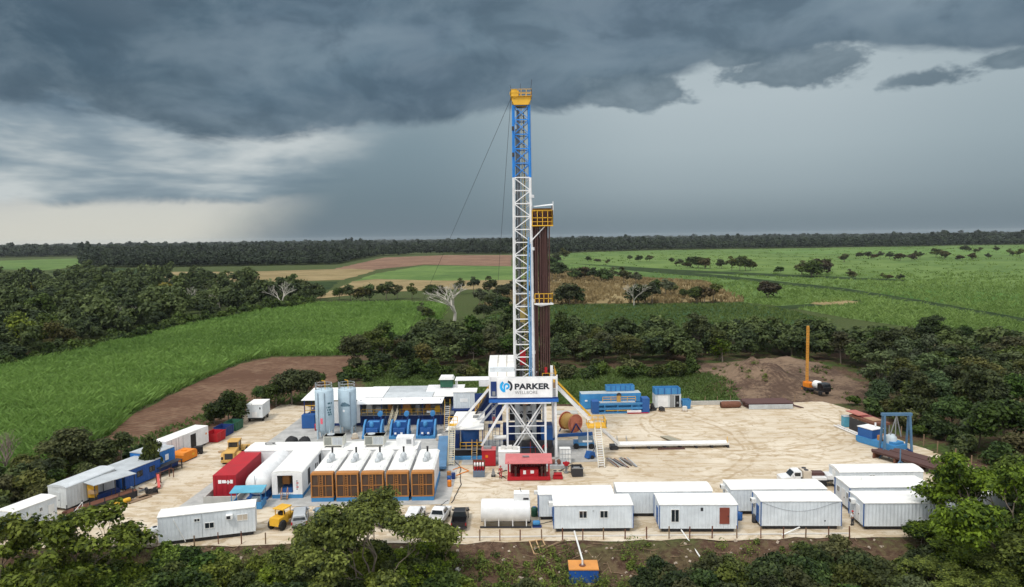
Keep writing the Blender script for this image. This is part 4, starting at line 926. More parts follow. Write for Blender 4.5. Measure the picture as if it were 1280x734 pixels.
MB().box(-.5, .5, -2.43, -2.402, .9, 2.0).build('door', WHITE, sw); MB().box(-1.3, 1.3, -2.2, 2.2, .55, .84).build('chassis', DARK, sw)
for x in (-1.3, 1.3):
    for y in (-1.4, 1.4): MB().lathe([(.0, -.12), (.42, -.12), (.42, .12), (0, .12)], 14, 'x', (x, y, .42)).build('wheel', BLACK, sw)
# skips
def skip(label, loc, rz, mat, L=3.0, d=2.3, h=1.6, nm='skip', cat='skip'):
    o = thing(nm, label, cat, (*loc, 0), rz)
    b = MB(); t_ = .08
    b.prism([(-L / 2 + .2, .06), (L / 2 - .2, .06), (L / 2, h), (-L / 2, h)], -d / 2, -d / 2 + t_); b.prism([(-L / 2 + .2, .06), (L / 2 - .2, .06), (L / 2, h), (-L / 2, h)], d / 2 - t_, d / 2)
    b.prism([(-L / 2 + .2, .06), (-L / 2 + .28, .06), (-L / 2 + .08, h), (-L / 2, h)], -d / 2 + t_, d / 2 - t_); b.prism([(L / 2 - .28, .06), (L / 2 - .2, .06), (L / 2, h), (L / 2 - .08, h)], -d / 2 + t_, d / 2 - t_)
    b.box(-L / 2 + .28, L / 2 - .28, -d / 2 + t_, d / 2 - t_, .07, .15); b.build('body', mat, o)
    r_ = MB()
    for y in (-d / 2 - .05, d / 2 - .03): r_.box(-L / 2 - .05, L / 2 + .05, y, y + .08, h - .002, h + .08)
    r_.build('rim', mat, o)
    for x in (-L * .25, L * .05, L * .3): MB().box(x - .04, x + .04, -d / 2 - .05, -d / 2 - .002, .1, h - .01).build('rib', mat, o)
    return o
skip('red open skip beside the end of the long white container', (-52.6, 124.6), 1.45, RED)
skip('dark navy open skip behind the red skip', (-52.6, 128.4), 1.45, NAVY)
skip('dark green open skip farthest in the row of skips', (-52.2, 132.0), 1.45, GREEN)
def drum(label, px, py, r_, h, mat, lidm=DARK, nm='water_drum'):
    p = site(px, py); o = thing(nm, label, 'drum', (p.x, p.y, 0))
    MB().lathe([(r_ * .95, 0), (r_, .06), (r_, h * .3), (r_ * 1.03, h * .33), (r_, h * .36), (r_, h * .62), (r_ * 1.03, h * .65), (r_, h * .68), (r_, h * .88), (r_ * .7, h)], 18).build('shell', mat, o, True)
    MB().lathe([(r_ * .4, h * .98), (r_ * .4, h * 1.05), (0, h * 1.06)], 12).build('lid', lidm, o)
drum('black plastic drum left of the beige drum by the small white box trailer', 297, 530, .95, 1.7, BLACK); drum('beige plastic drum by the small white box trailer', 304.5, 528, .85, 1.6, TAN)
drum('beige plastic drum at the left end of the long trailer office', 189, 682, .72, 1.25, TAN); drum('grey lidded drum behind the beige drum at the trailer office', 194, 670, .62, 1.1, GREYW, BLACK)
drum('blue and green waste drum left of the half hidden trailer', 668, 645, .42, 1.15, GREEN, BLUE)
# orange box
o = thing('orange_tank', 'bright orange steel box tank before the long white container', 'tank', (-53.2, 113.9, 0), math.radians(75)); 
MB().prism([(-1.6, .12), (1.6, .12), (1.6, 1.1), (1.35, 1.45), (-1.35, 1.45), (-1.6, 1.1)], -1.15, 1.15).build('body', ORNG, o); MB().box(-1.4, 1.4, -1.2, -1.05, .0, .12).build('runner', DARK, o); MB().box(-1.4, 1.4, 1.05, 1.2, .0, .12).build('runner', DARK, o); MB().box(.4, .9, -1.18, -1.152, .6, .95).build('placard', YEL, o); MB().box(-.3, .3, -.3, .3, 1.452, 1.55).build('hatch', ORNG, o)
o = thing('black_cart', 'black machine standing behind the orange tank', 'machine', (-52.3, 117.0, 0), .4); MB().box(-.7, .7, -.5, .5, .35, 1.2).build('body', BLACK, o); MB().lathe([(0, -.15), (.35, -.15), (.35, .15), (0, .15)], 12, 'y', (-.4, -.6, .35)).build('wheel', BLACK, o); MB().lathe([(0, -.15), (.35, -.15), (.35, .15), (0, .15)], 12, 'y', (.4, -.6, .35)).build('wheel', BLACK, o)

# ---- red container in its bund
rc = cabin('red_container', 'long red container with white placards on its end inside a concrete bund', 'container', 11.2, 3.1, .35, 2.85, (-39.6, 101.4), math.radians(91), wall=REDC, roofm=RED, roof='container', skid='beam',
           feats=[('panel', 'left', .30, 1.75, .42, .5, SIGNW), ('panel', 'left', .48, 1.8, .55, .42, SIGNW), ('panel', 'left', .82, 1.75, .42, .5, SIGNW)])
M = face_m('left', 11.2, 3.1); MB(M @ Matrix.Translation((.655 * 3.1, .016, 2.3)) @ Matrix.Rotation(PI / 4, 4, 'Y')).box(-.22, .22, -.012, .012, -.22, .22).build('placard', SIGNW, rc)
for u_ in (.12, .38, .62, .88): MB(M).tube((u_ * 3.1, .05, .45), (u_ * 3.1, .05, 3.1), .025).build('locking_bar', RED, rc)
o = thing('concrete_bund', 'low grey concrete block bund round the red container', 'bund', (-39.6, 101.2, 0), math.radians(91))
for x0, x1, y0, y1 in ((-7.0, 6.4, -2.3, -2.1), (-7.0, 6.4, 2.1, 2.3), (-7.0, -6.8, -2.1, 2.1), (6.2, 6.4, -2.1, 2.1)): MB().box(x0, x1, y0, y1, 0, .85).build('side_wall', CONC, o)
# ---- white tank on blue skid + its shelter
o = thing('horizontal_tank', 'long white capsule tank between the red container and the open fronted white cabin', 'tank', (-34.9, 0, 0), 0)
MB().lathe([(0, 94.6), (.7, 94.66), (1.25, 94.9), (1.55, 95.3), (1.62, 95.8), (1.62, 105.4), (1.5, 106), (1.0, 106.5), (0, 106.7)], 26, 'y', (0, 0, 2.15)).build('shell', WHITE, o, True)
for y in (96.5, 100.5, 104.5): MB().prism([(-1.5, .3), (1.5, .3), (1.3, 1.0), (-1.3, 1.0)], y - .15, y + .15).build('saddle', BLUE, o)
MB().box(-1.4, 1.4, 95, 106, .02, .298).build('skid', BLUE, o); MB().tube((0, 94.7, 1.0), (0, 94.5, 3.6), .05).build('vent_pipe', GALV, o)
o = thing('pump_skid', 'blue pump skid with a light blue awning before the white capsule tank', 'pump skid', (-35.1, 92.7, 0), math.radians(3))
b = MB(); b.box(-1.95, 1.95, -1.1, 1.1, .05, .2).box(-1.95, 1.95, -1.1, -1.0, .2, .95).box(-1.95, -1.85, -1.0, 1.1, .2, .95).box(1.85, 1.95, -1.0, 1.1, .2, .95); b.build('tray', LBLUE, o)
MB().prism([(-1.2, 2.25), (1.1, 2.45), (1.1, 2.53), (-1.2, 2.33)], -2.1, 2.1, 'x').build('awning', TEAL, o)
for x in (-1.9, 1.9): 
    for y in (-1.0, 1.0): MB().bar((x, y, .2), (x, y, 2.3), .08).build('post', LBLUE, o)
for i, x in enumerate((-1.3, -.35, .35, .75, 1.1)): MB().box(x - .14, x + .14, -1.125, -1.102, .5, .75).build('placard', SIGNW, o)
MB().box(.4, 1.4, -.5, .4, .2, 1.25).build('meter_cabinet', GALV, o); MB().lathe([(0, -.5), (.35, -.5), (.35, .6), (0, .6)], 14, 'x', (-.7, 0, .65)).build('motor', NAVY, o)
# ---- white control cabin, open front
cc = cabin('control_cabin', 'white round roofed cabin with open front showing a control panel inside', 'cabin', 11.6, 4.1, .55, 2.95, (-31.0, 101.4), math.radians(91), wall=WHITE, roofm=ROOFW, roof='round', skid='full', skm=LBLUE, hollow=True, over=.04,
           feats=[('panel', 'front', .30, .3, 1.2, 2.2, paint('shade painted doorway', (.015, .015, .02), wear=0), 'doorway'), ('panel', 'front', .62, 1.2, .5, .8, paint('shade painted doorway', (.015, .015, .02)), 'window'), ('panel', 'front', .84, .3, 1.3, 2.3, paint('shade painted doorway', (.015, .015, .02)), 'doorway'), ('panel', 'front', .70, 1.2, .4, .6, SIGNB, 'meter')])  # openings are near-black panels; the shade inside is painted on the wall
M = face_m('left', 11.6, 4.1)
MB(M).box(0, .75, .0, .08, .55, 3.5).build('front_panel', WHITE, cc); MB(M).box(2.85, 4.1, .0, .08, .55, 3.5).build('front_panel', WHITE, cc); MB(M).box(.75, 2.85, .0, .08, 3.2, 3.5).build('lintel_panel', WHITE, cc)
for i in range(5): MB(M).box(3.3, 3.5 + .1 * (i % 2), .082, .09, 1.2 + .28 * i, 1.38 + .28 * i).build('placard', RED if i % 2 else SIGNG, cc)
MB(M).box(1.0, 1.95, -2.2, -1.4, 1.5, 2.6).build('control_panel', FRAME, cc); MB(M).box(1.0, 2.6, -2.4, -.4, .66, 1.2).build('engine', BLUE, cc)
MB(M).bar((1.35, .1, .6), (1.35, .75, .0), .08).bar((1.35, .1, .6), (1.35, .1, 1.6), .06).bar((1.35, .75, .0), (1.35, .75, 1.0), .06).bar((1.35, .1, 1.6), (1.35, .75, 1.0), .06).build('handrail', FRAME, cc); MB(M).bar((2.15, .1, .6), (2.15, .75, 0), .08).bar((2.15, .1, .6), (2.15, .1, 1.6), .06).bar((2.15, .75, .0), (2.15, .75, 1.0), .06).bar((2.15, .1, 1.6), (2.15, .75, 1.0), .06).build('handrail', FRAME, cc)
for k in range(3): MB(M).box(1.3, 2.2, .1 + .2 * k, .34 + .2 * k, .42 - .18 * k, .47 - .18 * k).build('step', STEEL, cc)
# ---- five generators
def generator():
    o = thing('generator', '', 'generator', (0, 0, 0), 0, 'white generator houses with orange radiator ends')
    L = 10.3; hw = 1.48
    MB().box(-hw + .15, hw - .15, 1.1, L, .62, 3.72).build('housing', WHITE, o)
    MB().prism([(-hw, 3.722), (hw, 3.722), (hw - .3, 3.95), (-hw + .3, 3.95)], 1.1, L + .1).build('roof', ROOFW, o)
    MB().prism([(-hw, .0), (hw, .0), (hw, .6), (-hw, .6)], 0.0, L).build('skid', LBLUE, o)
    MB().box(-hw + .06, hw - .06, .08, 1.0, .64, 3.70).build('radiator', CORE, o)
    f = MB()
    for x in (-hw + .06, -hw * .33, 0, hw * .33, hw - .06): 
        for y in ((0.03, 1.03) if abs(x) > 1 else (.03,)): f.bar((x, y, .6), (x, y, 3.78), .16 if abs(x) > 1 else .06)
    for z in (.66, 2.2, 3.74): 
        f.bar((-hw, .03, z), (hw, .03, z), .13 if z != 2.2 else .08)
        for s in (-1, 1): f.bar((s * (hw - .06), .03, z), (s * (hw - .06), 1.03, z), .12)
    f.box(-hw + .02, hw - .02, .1, 1.04, 3.75, 3.9); f.build('radiator_frame', FRAME, o)
    ld = MB(); 
    for x in (-.28, .12): ld.bar((x, -.06, .7), (x, -.06, 3.6), .05)
    for k in range(9): ld.bar((-.28, -.06, .9 + k * .3), (.12, -.06, .9 + k * .3), .04)
    ld.build('ladder', FRAME, o)
    MB().box(-.75, .75, 2.0, 3.4, 3.952, 4.05).build('hatch', WHITE, o)
    mf = MB().lathe([(.0, 3.9), (.42, 3.92), (.45, 4.0), (.45, 4.7), (.3, 4.95), (.16, 5.05)], 16, 'z', (.15, 5.4, 0)).build('muffler', GALV, o, True)
    MB().lathe([(.13, 4.9), (.13, 5.5), (.15, 5.52), (.15, 5.75), (0, 5.76)], 12, 'z', (.15, 5.75, 0)).build('exhaust_pipe', DARK, mf, True)
    MB().lathe([(.36, 3.9), (.36, 4.35), (.0, 4.6)], 14, 'z', (-.05, 4.6, 0)).build('air_intake', GALV, o, True)
    for y in (2.4, 5.2, 8.0): MB().box(hw - .148, hw - .12, y - .55, y + .55, .9, 3.1).build('access_door', WHITE, o)
    return o
gp = generator()
for i, lab in enumerate(('leftmost generator, next to the open fronted cabin', 'second generator from the left, partly behind the umbrella tree', 'middle one of the five orange fronted generators', 'fourth generator from the left, ladder on its orange front', 'rightmost generator with its whole side showing')):
    loc, rz = (-25.75 + 3.36 * i, 94.05 - .0 * i, 0), math.radians(.8)
    if i == 0: gp.location = loc; gp.rotation_euler = (0, 0, rz); gp['label'] = lab
    else: recopy(gp, loc, rz, lab)
# ---- transverse switch house behind the generators
sh = cabin('switch_house', 'long white flat roofed house behind the generators carrying the cooling units', 'house', 26.0, 4.4, .4, 3.0, (-27.6, 108.5), math.radians(-.6), wall=WHITE, roof='flat', skid='full', skm=LBLUE, feats=[('door', 'front', .32, .1, .9, 2., PLAST), ('win', 'front', .27, 1.2, .5, .9), ('win', 'front', .35, 1.2, .5, .9)])
def chiller(label, x, y, z, w=3.0, d=1.9, h=1.7):
    o = thing('cooling_unit', label, 'cooling unit', (x, y, z), math.radians(-.6))
    MB().box(-w / 2, w / 2, -d / 2, d / 2, .25, h).build('casing', paint('cream casing', (.60, .59, .52), wear=.2), o)
    gm = paint('cooling fins', (.26, .27, .24), wear=.2, corr=.12)
    MB().box(-w / 2 + .12, -w / 2 + w * .40, -d / 2 - .02, -d / 2 - .002, .4, h - .15).build('grille', gm, o); MB().box(-w / 2 + w * .45, w / 2 - .12, -d / 2 - .02, -d / 2 - .002, .4, h - .15).build('grille', GALV, o)
    for x_ in (-w / 2 + .1, w / 2 - .1): MB().box(x_ - .1, x_ + .1, -d / 2 - .3, d / 2, 0, .25).build('foot', WHITE, o)
    MB().lathe([(.55, h + .002), (.6, h + .12), (.55, h + .14)], 16, 'z', (-.6, 0, 0)).build('fan_ring', GALV, o); MB().box(-w / 2 - .05, w / 2 + .05, -d / 2 - .05, d / 2 + .05, h - .06, h).build('top_panel', paint('cream casing', (.6, .59, .52)), o)
chiller('large louvred cooling unit on the switch house roof, below the right silo', -27.4, 108.2, 3.55); chiller('large louvred cooling unit on the switch house roof, in front of the blue pumps', -21.2, 108.2, 3.55)
o = thing('roof_unit', 'white boxy roof unit with one square vent at the right end of the switch house', 'roof unit', (-16.6, 108.3, 3.56)); MB().box(-1.3, 1.3, -.9, .9, 0, 1.35).build('casing', WHITE, o); MB().box(.25, 1.0, -.93, -.902, .35, 1.05).build('grille', STEEL, o)
o = thing('roof_hose', 'coiled dark hose lying on the switch house roof', 'hose', (-37.6, 109.0, 3.6)); mb = MB(); pts = [(.75 * math.cos(a * .4), .45 * math.sin(a * .4), .05 + .01 * a) for a in range(33)]; mb.path(pts, .04, 5).build('coil', DARK, o)
# dark tyre piles by the silos
for i, (x, y) in enumerate(((-38.3, 121.6), (-35.9, 121.2))):
    mb = MB(); r = random.Random(60 + i); o = thing('sack_pile', ('left heap of dark wrapped material before the silos', 'right heap of dark wrapped material before the silos')[i], 'pile', (x, y, 0))
    mb.lathe([(1.15, 0), (1.1, .5), (.9, 1.0), (.5, 1.3), (0, 1.42)], 14); mb.v = [(a + r.uniform(-.1, .1), b_ + r.uniform(-.1, .1), c_ + (r.uniform(-.12, .12) if c_ > .1 else 0)) for a, b_, c_ in mb.v]
    mb.build('tarp', BLACK, o, True)

# ---- horizontal fuel tank front row
o = thing('fuel_tank', 'white horizontal cylinder tank with a white hatch box on top, left of the trailers', 'tank', (-1.1, 85.6, 0), math.radians(-1.5))
MB().lathe([(0, -3.0), (1.28, -2.98), (1.35, -2.9), (1.35, 2.9), (1.28, 2.98), (0, 3.0)], 28, 'x', (0, 0, 1.85)).build('shell', WHITE, o, True)
for x in (-2.5, -.85, .85, 2.5): MB().prism([(-1.0, .2), (1.0, .2), (1.15, 1.1), (-1.15, 1.1)], x - .06, x + .06, 'x').build('saddle', WHITE, o)
MB().box(-3.1, 3.1, -1.1, -.9, 0, .2).build('skid', DARK, o); MB().box(-3.1, 3.1, .9, 1.1, 0, .2).build('skid', DARK, o)
hb = MB().box(1.0, 2.9, -.4, .9, 3.0, 4.0).build('hatch_box', WHITE, o); MB().box(2.15, 2.8, -.42, -.402, 3.25, 3.5).build('opening', DARK, hb); MB().tube((1.9, .2, 4.0), (1.75, .2, 4.55), .04).build('vent_pipe', DARK, o)
p_ = thing('transfer_pump', 'small blue pump at the right end of the white cylinder tank', 'pump', (2.6, 84.8, 0)); MB().lathe([(0, -.45), (.26, -.45), (.3, -.3), (.3, .3), (.2, .45), (0, .45)], 14, 'x', (0, 0, .5)).build('motor', LBLUE, p_, True); MB().box(-.5, .6, -.3, .3, 0, .18).build('base', NAVY, p_); MB().tube((.35, 0, .5), (.35, 0, 1.1), .07).build('outlet_pipe', STEEL, p_)
# ------------------------------------------------------------------ vehicles
def wheel(parent, x, y, r, w, n=18, rim=None):
    o = MB().lathe([(r * .55, -w / 2), (r * .92, -w / 2), (r, -w * .36), (r, w * .36), (r * .92, w / 2), (r * .55, w / 2)], n, 'y', (x, y, r)).build('wheel', BLACK, parent, True)
    MB().lathe([(0, -w * .42), (r * .3, -w * .42), (r * .56, -w * .3), (r * .56, w * .3), (r * .3, w * .42), (0, w * .42)], n, 'y', (x, y, r)).build('rim', rim or GALV, o)
def pickup(label, loc, rz, mat, suv=False, cat='pickup', nm='pickup_truck', cargo=None):
    o = thing(nm, label, cat, (*loc[:2], 0), rz); W2 = .93
    def wedge(mb, prof, inset):   # body sides that lean in above the waist
        n = len(prof); zs = [q[1] for q in prof]; z0 = min(zs); z1 = max(zs)
        y = lambda z: W2 - .02 - inset * (z - z0) / (z1 - z0)
        return mb.add([(x, -y(z), z) for x, z in prof] + [(x, y(z), z) for x, z in prof], [tuple(range(n)), tuple(range(2 * n - 1, n - 1, -1))] + [(i, n + i, n + (i + 1) % n, (i + 1) % n) for i in range(n)])
    hood = [(.55, .42), (2.62, .42), (2.68, .7), (2.6, .98), (1.55, 1.10), (.55, 1.12)]
    b = MB(); b.prism(hood, -W2, W2)
    if suv: b.prism([(-2.6, .42), (.552, .42), (.552, 1.12), (-2.6, 1.12)], -W2, W2)
    else: b.prism([(-.95, .42), (.552, .42), (.552, 1.12), (-.95, 1.12)], -W2, W2)
    b.build('body', mat, o)
    cab = [(-2.5, 1.12), (1.35, 1.12), (.6, 1.72), (.3, 1.80), (-2.2, 1.80), (-2.45, 1.6)] if suv else [(-.95, 1.12), (1.35, 1.12), (.6, 1.68), (.3, 1.76), (-.6, 1.76), (-.82, 1.68)]
    wedge(MB(), [(x, z + .002) for x, z in cab], .22).build('cab', mat, o)
    xr = -2.2 if suv else -.6
    gl = MB(); gl.add([(1.30, -.80, 1.17), (1.30, .80, 1.17), (.68, .64, 1.68), (.68, -.64, 1.68)], [(0, 1, 2, 3)]); gl.v = [(x + .025, y, z + .02) for x, y, z in gl.v]; gl.build('windshield', GLASS, o)
    xb = -2.5 if suv else -.95
    rg = MB().add([(xb - .01, -.74, 1.2), (xb - .01, .74, 1.2), (xr - .22 + (.03 if suv else 0), .6, 1.66), (xr - .22 + (.03 if suv else 0), -.6, 1.66)], [(3, 2, 1, 0)]); rg.v = [(x - .03, y, z) for x, y, z in rg.v]; rg.build('rear_window', GLASS, o)
    for s in (-1, 1):
        yy = lambda z: s * (W2 - .02 - .22 * (z - 1.122) / (.68 if suv else .64) + .012)
        for x0, x1 in (((.25, 1.05), (-.75, .17), (-2.1, -.85)) if suv else ((.25, 1.05), (-.7, .17))):
            MB().add([(x0, yy(1.2), 1.2), (x1, yy(1.2), 1.2), (x1 - (.5 if x1 > 1 else 0), yy(1.64), 1.64), (x0, yy(1.64), 1.64)], [(0, 1, 2, 3)]).build('side_window', GLASS, o)
        MB().box(2.5, 2.66, s * .74 - .16, s * .74 + .16, .74, .92).build('headlight', GLASS, o)
        MB().box(-2.68, -2.6, s * .86 - .07, s * .86 + .07, .72, 1.06).build('taillight', RED, o)
        MB().box(1.0, 1.16, s * 1.0 - .1, s * 1.0 + .1, 1.14, 1.32).build('mirror', mat, o)
        for x in (-1.65, 1.62): wheel(o, x, s * .82, .38, .25)
    if not suv:
        bd = MB(); bd.box(-2.62, -.97, -W2, -W2 + .08, .45, 1.10).box(-2.62, -.97, W2 - .08, W2, .45, 1.10).box(-2.62, -.97, -W2 + .08, W2 - .08, .45, .62); bd.build('bed', mat, o)
        MB().box(-2.68, -2.622, -W2 + .09, W2 - .09, .62, 1.08).build('tailgate', mat, o)
    MB().box(-2.76, -2.68, -.85, .85, .42, .6).build('bumper', DARK if mat is not CARW else GALV, o); MB().box(-2.77, -2.762, -.2, .2, .63 if suv else .48, .75 if suv else .58).build('plate', SIGNW, o)
    MB().box(2.62, 2.74, -.9, .9, .4, .62).build('bumper', DARK, o)
    if cargo: MB().box(-2.3, -1.1, -.6, .5, .622, 1.0).build('cargo', cargo, o)
    return o
def at_px(a, b_):   # rear centre, front centre
    A, B = site(*a), site(*b_); return (A + B) / 2, math.atan2(B.y - A.y, B.x - A.x)
c, h = at_px((573, 666), (577.5, 642)); pickup('black pickup truck parked left of the white cylinder tank', c, h, BLACKP)
c, h = at_px((542, 662), (556, 641)); pickup('white pickup truck parked beside the black one', c, h, CARW, cargo=BAG)
c, h = at_px((513, 663), (524, 641)); pickup('white sport utility car left of the white pickup', c, h, CARW, suv=True, cat='car', nm='parked_car')
c, h = at_px((402, 665), (403, 641)); pickup('blue grey car behind the umbrella crowned tree', c, h, CARB, suv=True, cat='car', nm='parked_car')
c, h = at_px((374, 665), (377, 641)); pickup('silver car between the yellow tractor and the blue grey car', c, h, CARG, suv=True, cat='car', nm='parked_car')
c, h = at_px((480, 662), (486, 640)); pickup('silver grey car hidden behind the umbrella tree near the white cars', c, h, CARG, suv=True, cat='car', nm='parked_car')

# wheel loader, seen from its rear
o = thing('wheel_loader', 'yellow wheel loader seen from behind beside the red container', 'loader', (-44.9, 113.6, 0), math.radians(96))
MB().prism([(-3.6, .9), (-3.5, 2.0), (-1.0, 2.25), (-.9, 1.0)], -.85, .85).build('engine_hood', CATY, o); MB().box(-3.62, -3.602, -.6, .6, 1.05, 1.95).build('grille', DARK, o)
MB().box(-3.9, -3.58, -1.15, 1.15, .65, 1.0).build('counterweight', CATY, o); MB().box(-1.0, 2.2, -.65, .65, .8, 1.45).build('frame', CATY, o)
cab_ = MB().box(-.85, .75, -.72, .72, 1.46, 3.05).build('cab', GLASS, o); fr = MB()
for x in (-.88, .78):
    for y in (-.75, .75): fr.bar((x, y, 1.45), (x, y, 3.1), .1)
fr.build('pillar_frame', CATY, cab_); MB().prism([(-1.05, 3.06), (.95, 3.06), (.85, 3.25), (-.95, 3.25)], -.88, .88).build('roof', CATY, cab_)
for x in (-2.1, 1.5):
    for s in (-1, 1): wheel(o, x, s * 1.1, .82, .6, 22, CATY); MB().prism([(x - .95, 1.3), (x - .6, 1.75), (x + .6, 1.75), (x + .95, 1.3), (x + .85, 1.3), (x + .55, 1.66), (x - .55, 1.66), (x - .85, 1.3)], s * 1.1 - .32, s * 1.1 + .32).build('fender', CATY, o)
for s in (-1, 1): MB().bar((.9, s * .5, 1.6), (2.6, s * .5, 1.5), .22, .35).bar((2.6, s * .5, 1.5), (3.6, s * .5, .6), .22, .35).build('lift_arm', CATY, o)
MB().prism([(3.4, .15), (4.6, .12), (3.9, .35), (3.6, .8), (3.75, 1.35), (3.5, 1.3)], -1.45, 1.45).build('bucket', CATY, o); MB().tube((-1.5, .5, 2.2), (-1.5, .5, 3.0), .07).build('exhaust_pipe', DARK, o)
# small yellow tractor left of the cars
p = site(350, 662); o = thing('yellow_tractor', 'yellow compact tractor loader half hidden by the umbrella tree', 'tractor', (p.x, p.y + 1, 0), math.radians(70))
MB().prism([(-1.6, .6), (-1.5, 1.5), (.2, 1.55), (.3, .6)], -.7, .7).build('body', YEL, o); MB().box(-.3, 1.9, -.4, .4, .65, 1.25).build('hood', YEL, o); 
for x in (-.5, .8):
    for y in (-.6, .6): MB().bar((x, y, 1.25), (x, y, 2.35), .08).build('cab_post', YEL, o)
MB().box(-.8, 1.0, -.75, .75, 2.352, 2.44).build('roof', YEL, o); MB().box(-.4, .2, -.3, .3, 1.552, 1.95).build('seat', BLACK, o)
for x, r_ in ((-1.0, .62), (1.4, .45)):
    for s in (-1, 1): wheel(o, x, s * .78, r_, .35, 18, YEL)
for s in (-1, 1): MB().bar((.4, s * .62, 1.4), (2.4, s * .62, .7), .12, .2).build('lift_arm', YEL, o)
MB().prism([(2.3, .15), (3.1, .12), (2.6, .4), (2.5, .9), (2.35, .9)], -.9, .9).build('bucket', YEL, o)
# service truck behind the trailers, nose to the left
o = thing('service_truck', 'white flatbed service truck with tan tank, nose left, behind the trailers', 'truck', (40.6, 98.2, 0), math.radians(179))
MB().prism([(1.0, .6), (3.6, .6), (3.6, 1.25), (2.4, 1.45), (1.0, 1.45)], -1.02, 1.02).build('hood', CARW, o); MB().prism([(.75, 1.452), (2.35, 1.452), (1.8, 2.15), (.85, 2.2)], -.95, .95).build('cab', CARW, o)
g = MB().add([(2.36, -.85, 1.5), (2.36, .85, 1.5), (1.86, .75, 2.1), (1.86, -.75, 2.1)], [(0, 1, 2, 3)]); g.v = [(x + .02, y, z + .02) for x, y, z in g.v]; g.build('windshield', GLASS, o)
for s in (-1, 1): MB().add([(1.0, s * .96, 1.55), (2.1, s * .96, 1.55), (1.75, s * .96, 2.05), (1.0, s * .96, 2.05)], [(0, 1, 2, 3)]).build('side_window', GLASS, o); MB().box(1.9, 2.05, s * 1.15 - .1, s * 1.15 + .1, 1.5, 1.85).build('mirror', CARW, o)
MB().box(-3.9, .72, -1.1, 1.1, .85, 1.02).build('flatbed', DARK, o); MB().box(-3.2, 3.4, -.45, .45, .55, .84).build('chassis', DARK, o)
tk = MB().box(-.5, .6, -.95, .95, 1.022, 2.25).build('tank', TAN, o)
for y in (-.45, .45): MB().lathe([(.3, 2.252), (.3, 2.34), (0, 2.36)], 14, 'z', (.05, y, 0)).build('lid', DARK, tk)
MB().box(-2.6, -.6, -1.0, .2, 1.022, 1.75).build('cargo', RUSTD, o); MB().box(-3.7, -2.7, -.9, .9, 1.022, 1.6).build('tool_box', CARW, o); MB().box(-2.6, -.6, .2, 1.08, 1.022, 1.35).build('side_board', CARW, o)
for x in (2.5, -2.2):
    for s in (-1, 1): wheel(o, x, s * .88, .45, .32)
# drill truck with raised orange mast
o = thing('drill_truck', 'small truck rig with a tall thin orange mast raised on the earth clearing', 'drill truck', (66.2, 155.2, float(gz(66.2, 155.2)) + .1), math.radians(-68))
MB().box(-3.2, 3.0, -1.1, 1.1, .8, 1.05).build('flatbed', DARK, o); MB().prism([(1.4, 1.052), (3.1, 1.052), (3.1, 1.75), (2.7, 2.55), (1.4, 2.6)], -1.1, 1.1).build('cab', BLACKP, o); MB().box(2.9, 3.14, -.9, .9, 1.9, 2.4).build('windshield', GLASS, o)
MB().lathe([(0, -.2), (.75, -.2), (.85, 0), (.85, 1.2), (.75, 1.4), (0, 1.4)], 18, 'x', (-.3, 0, 1.95)).build('water_tank', PLAST, o, True); MB().box(-2.9, -1.2, -.9, .9, 1.052, 2.0).build('engine', ORNG, o)
for x in (-2.0, 2.1):
    for s in (-1, 1): wheel(o, x, s * .95, .48, .32)
ms = MB(); zt = 14.2
for dx in (-.16, .16):
    for dy in (-.16, .16): ms.bar((-2.7 + dx, dy, 1.1), (-2.7 + dx, dy, zt), .12)
for k in range(22): z = 1.4 + k * .58; ms.bar((-2.54, -.16, z), (-2.54, .16, z + .58), .06); ms.bar((-2.86, .16, z), (-2.86, -.16, z + .58), .06); ms.bar((-2.54, -.16, z), (-2.86, -.16, z + .58), .06); ms.bar((-2.86, .16, z), (-2.54, .16, z + .58), .06)
ms.box(-2.9, -2.5, -.2, .2, zt, zt + .3); ms.build('mast', paint('orange mast paint', (.66, .31, .05), wear=.2), o)
MB().tube((-2.7, 0, 1.2), (-2.7, 0, 12), .07).build('drill_rod', STEEL, o); MB().box(-3.3, -2.2, -.6, .6, 1.052, 2.1).build('mast_base', ORNG, o)
for s in (-1, 1): MB().bar((-3.1, s * 1.0, 1.0), (-3.1, s * 1.0, 0), .14).build('jack_leg', ORNG, o)
# motorcycle at lower left
p = site(160, 688); o = thing('motorcycle', 'orange and black motorcycle at the pad edge left of the trailer office', 'motorcycle', (p.x, p.y, 0), math.radians(185))
for x in (-.68, .70):
    w_ = MB().lathe([(.2, -.05), (.3, -.06), (.33, 0), (.3, .06), (.2, .05)], 18, 'y', (x, 0, .33)).build('wheel', BLACK, o, True); MB().lathe([(0, -.06), (.06, -.06), (.06, .06), (0, .06)], 8, 'y', (x, 0, .33)).build('hub', STEEL, w_)
MB().box(-.3, .25, -.12, .12, .3, .65).build('engine', STEEL, o); MB().prism([(-.1, .68), (.45, .7), (.42, .95), (.05, .98)], -.14, .14).build('fuel_tank', ORNG, o); MB().prism([(-.85, .78), (-.1, .72), (-.1, .85), (-.85, .95)], -.13, .13).build('seat', BLACK, o)
MB().bar((.70, .07, .33), (.45, .07, 1.0), .06).bar((.70, -.07, .33), (.45, -.07, 1.0), .06).build('fork', STEEL, o); MB().tube((.42, -.38, 1.08), (.42, .38, 1.08), .02).build('handlebar', DARK, o); MB().prism([(-.9, .6), (-.6, .75), (-.3, .6), (-.3, .66), (-.6, .81), (-.95, .66)], -.08, .08).build('mudguard', ORNG, o)
MB().lathe([(0, -.05), (.1, -.04), (.1, .04), (0, .06)], 10, 'x', (.58, 0, .95)).build('headlight', GLASS, o); MB().tube((-.2, -.16, .35), (-.9, -.2, .45), .05).build('exhaust_pipe', STEEL, o); MB().box(-1.0, -.65, -.2, .2, .96, 1.2).build('rear_box', BLACK, o)
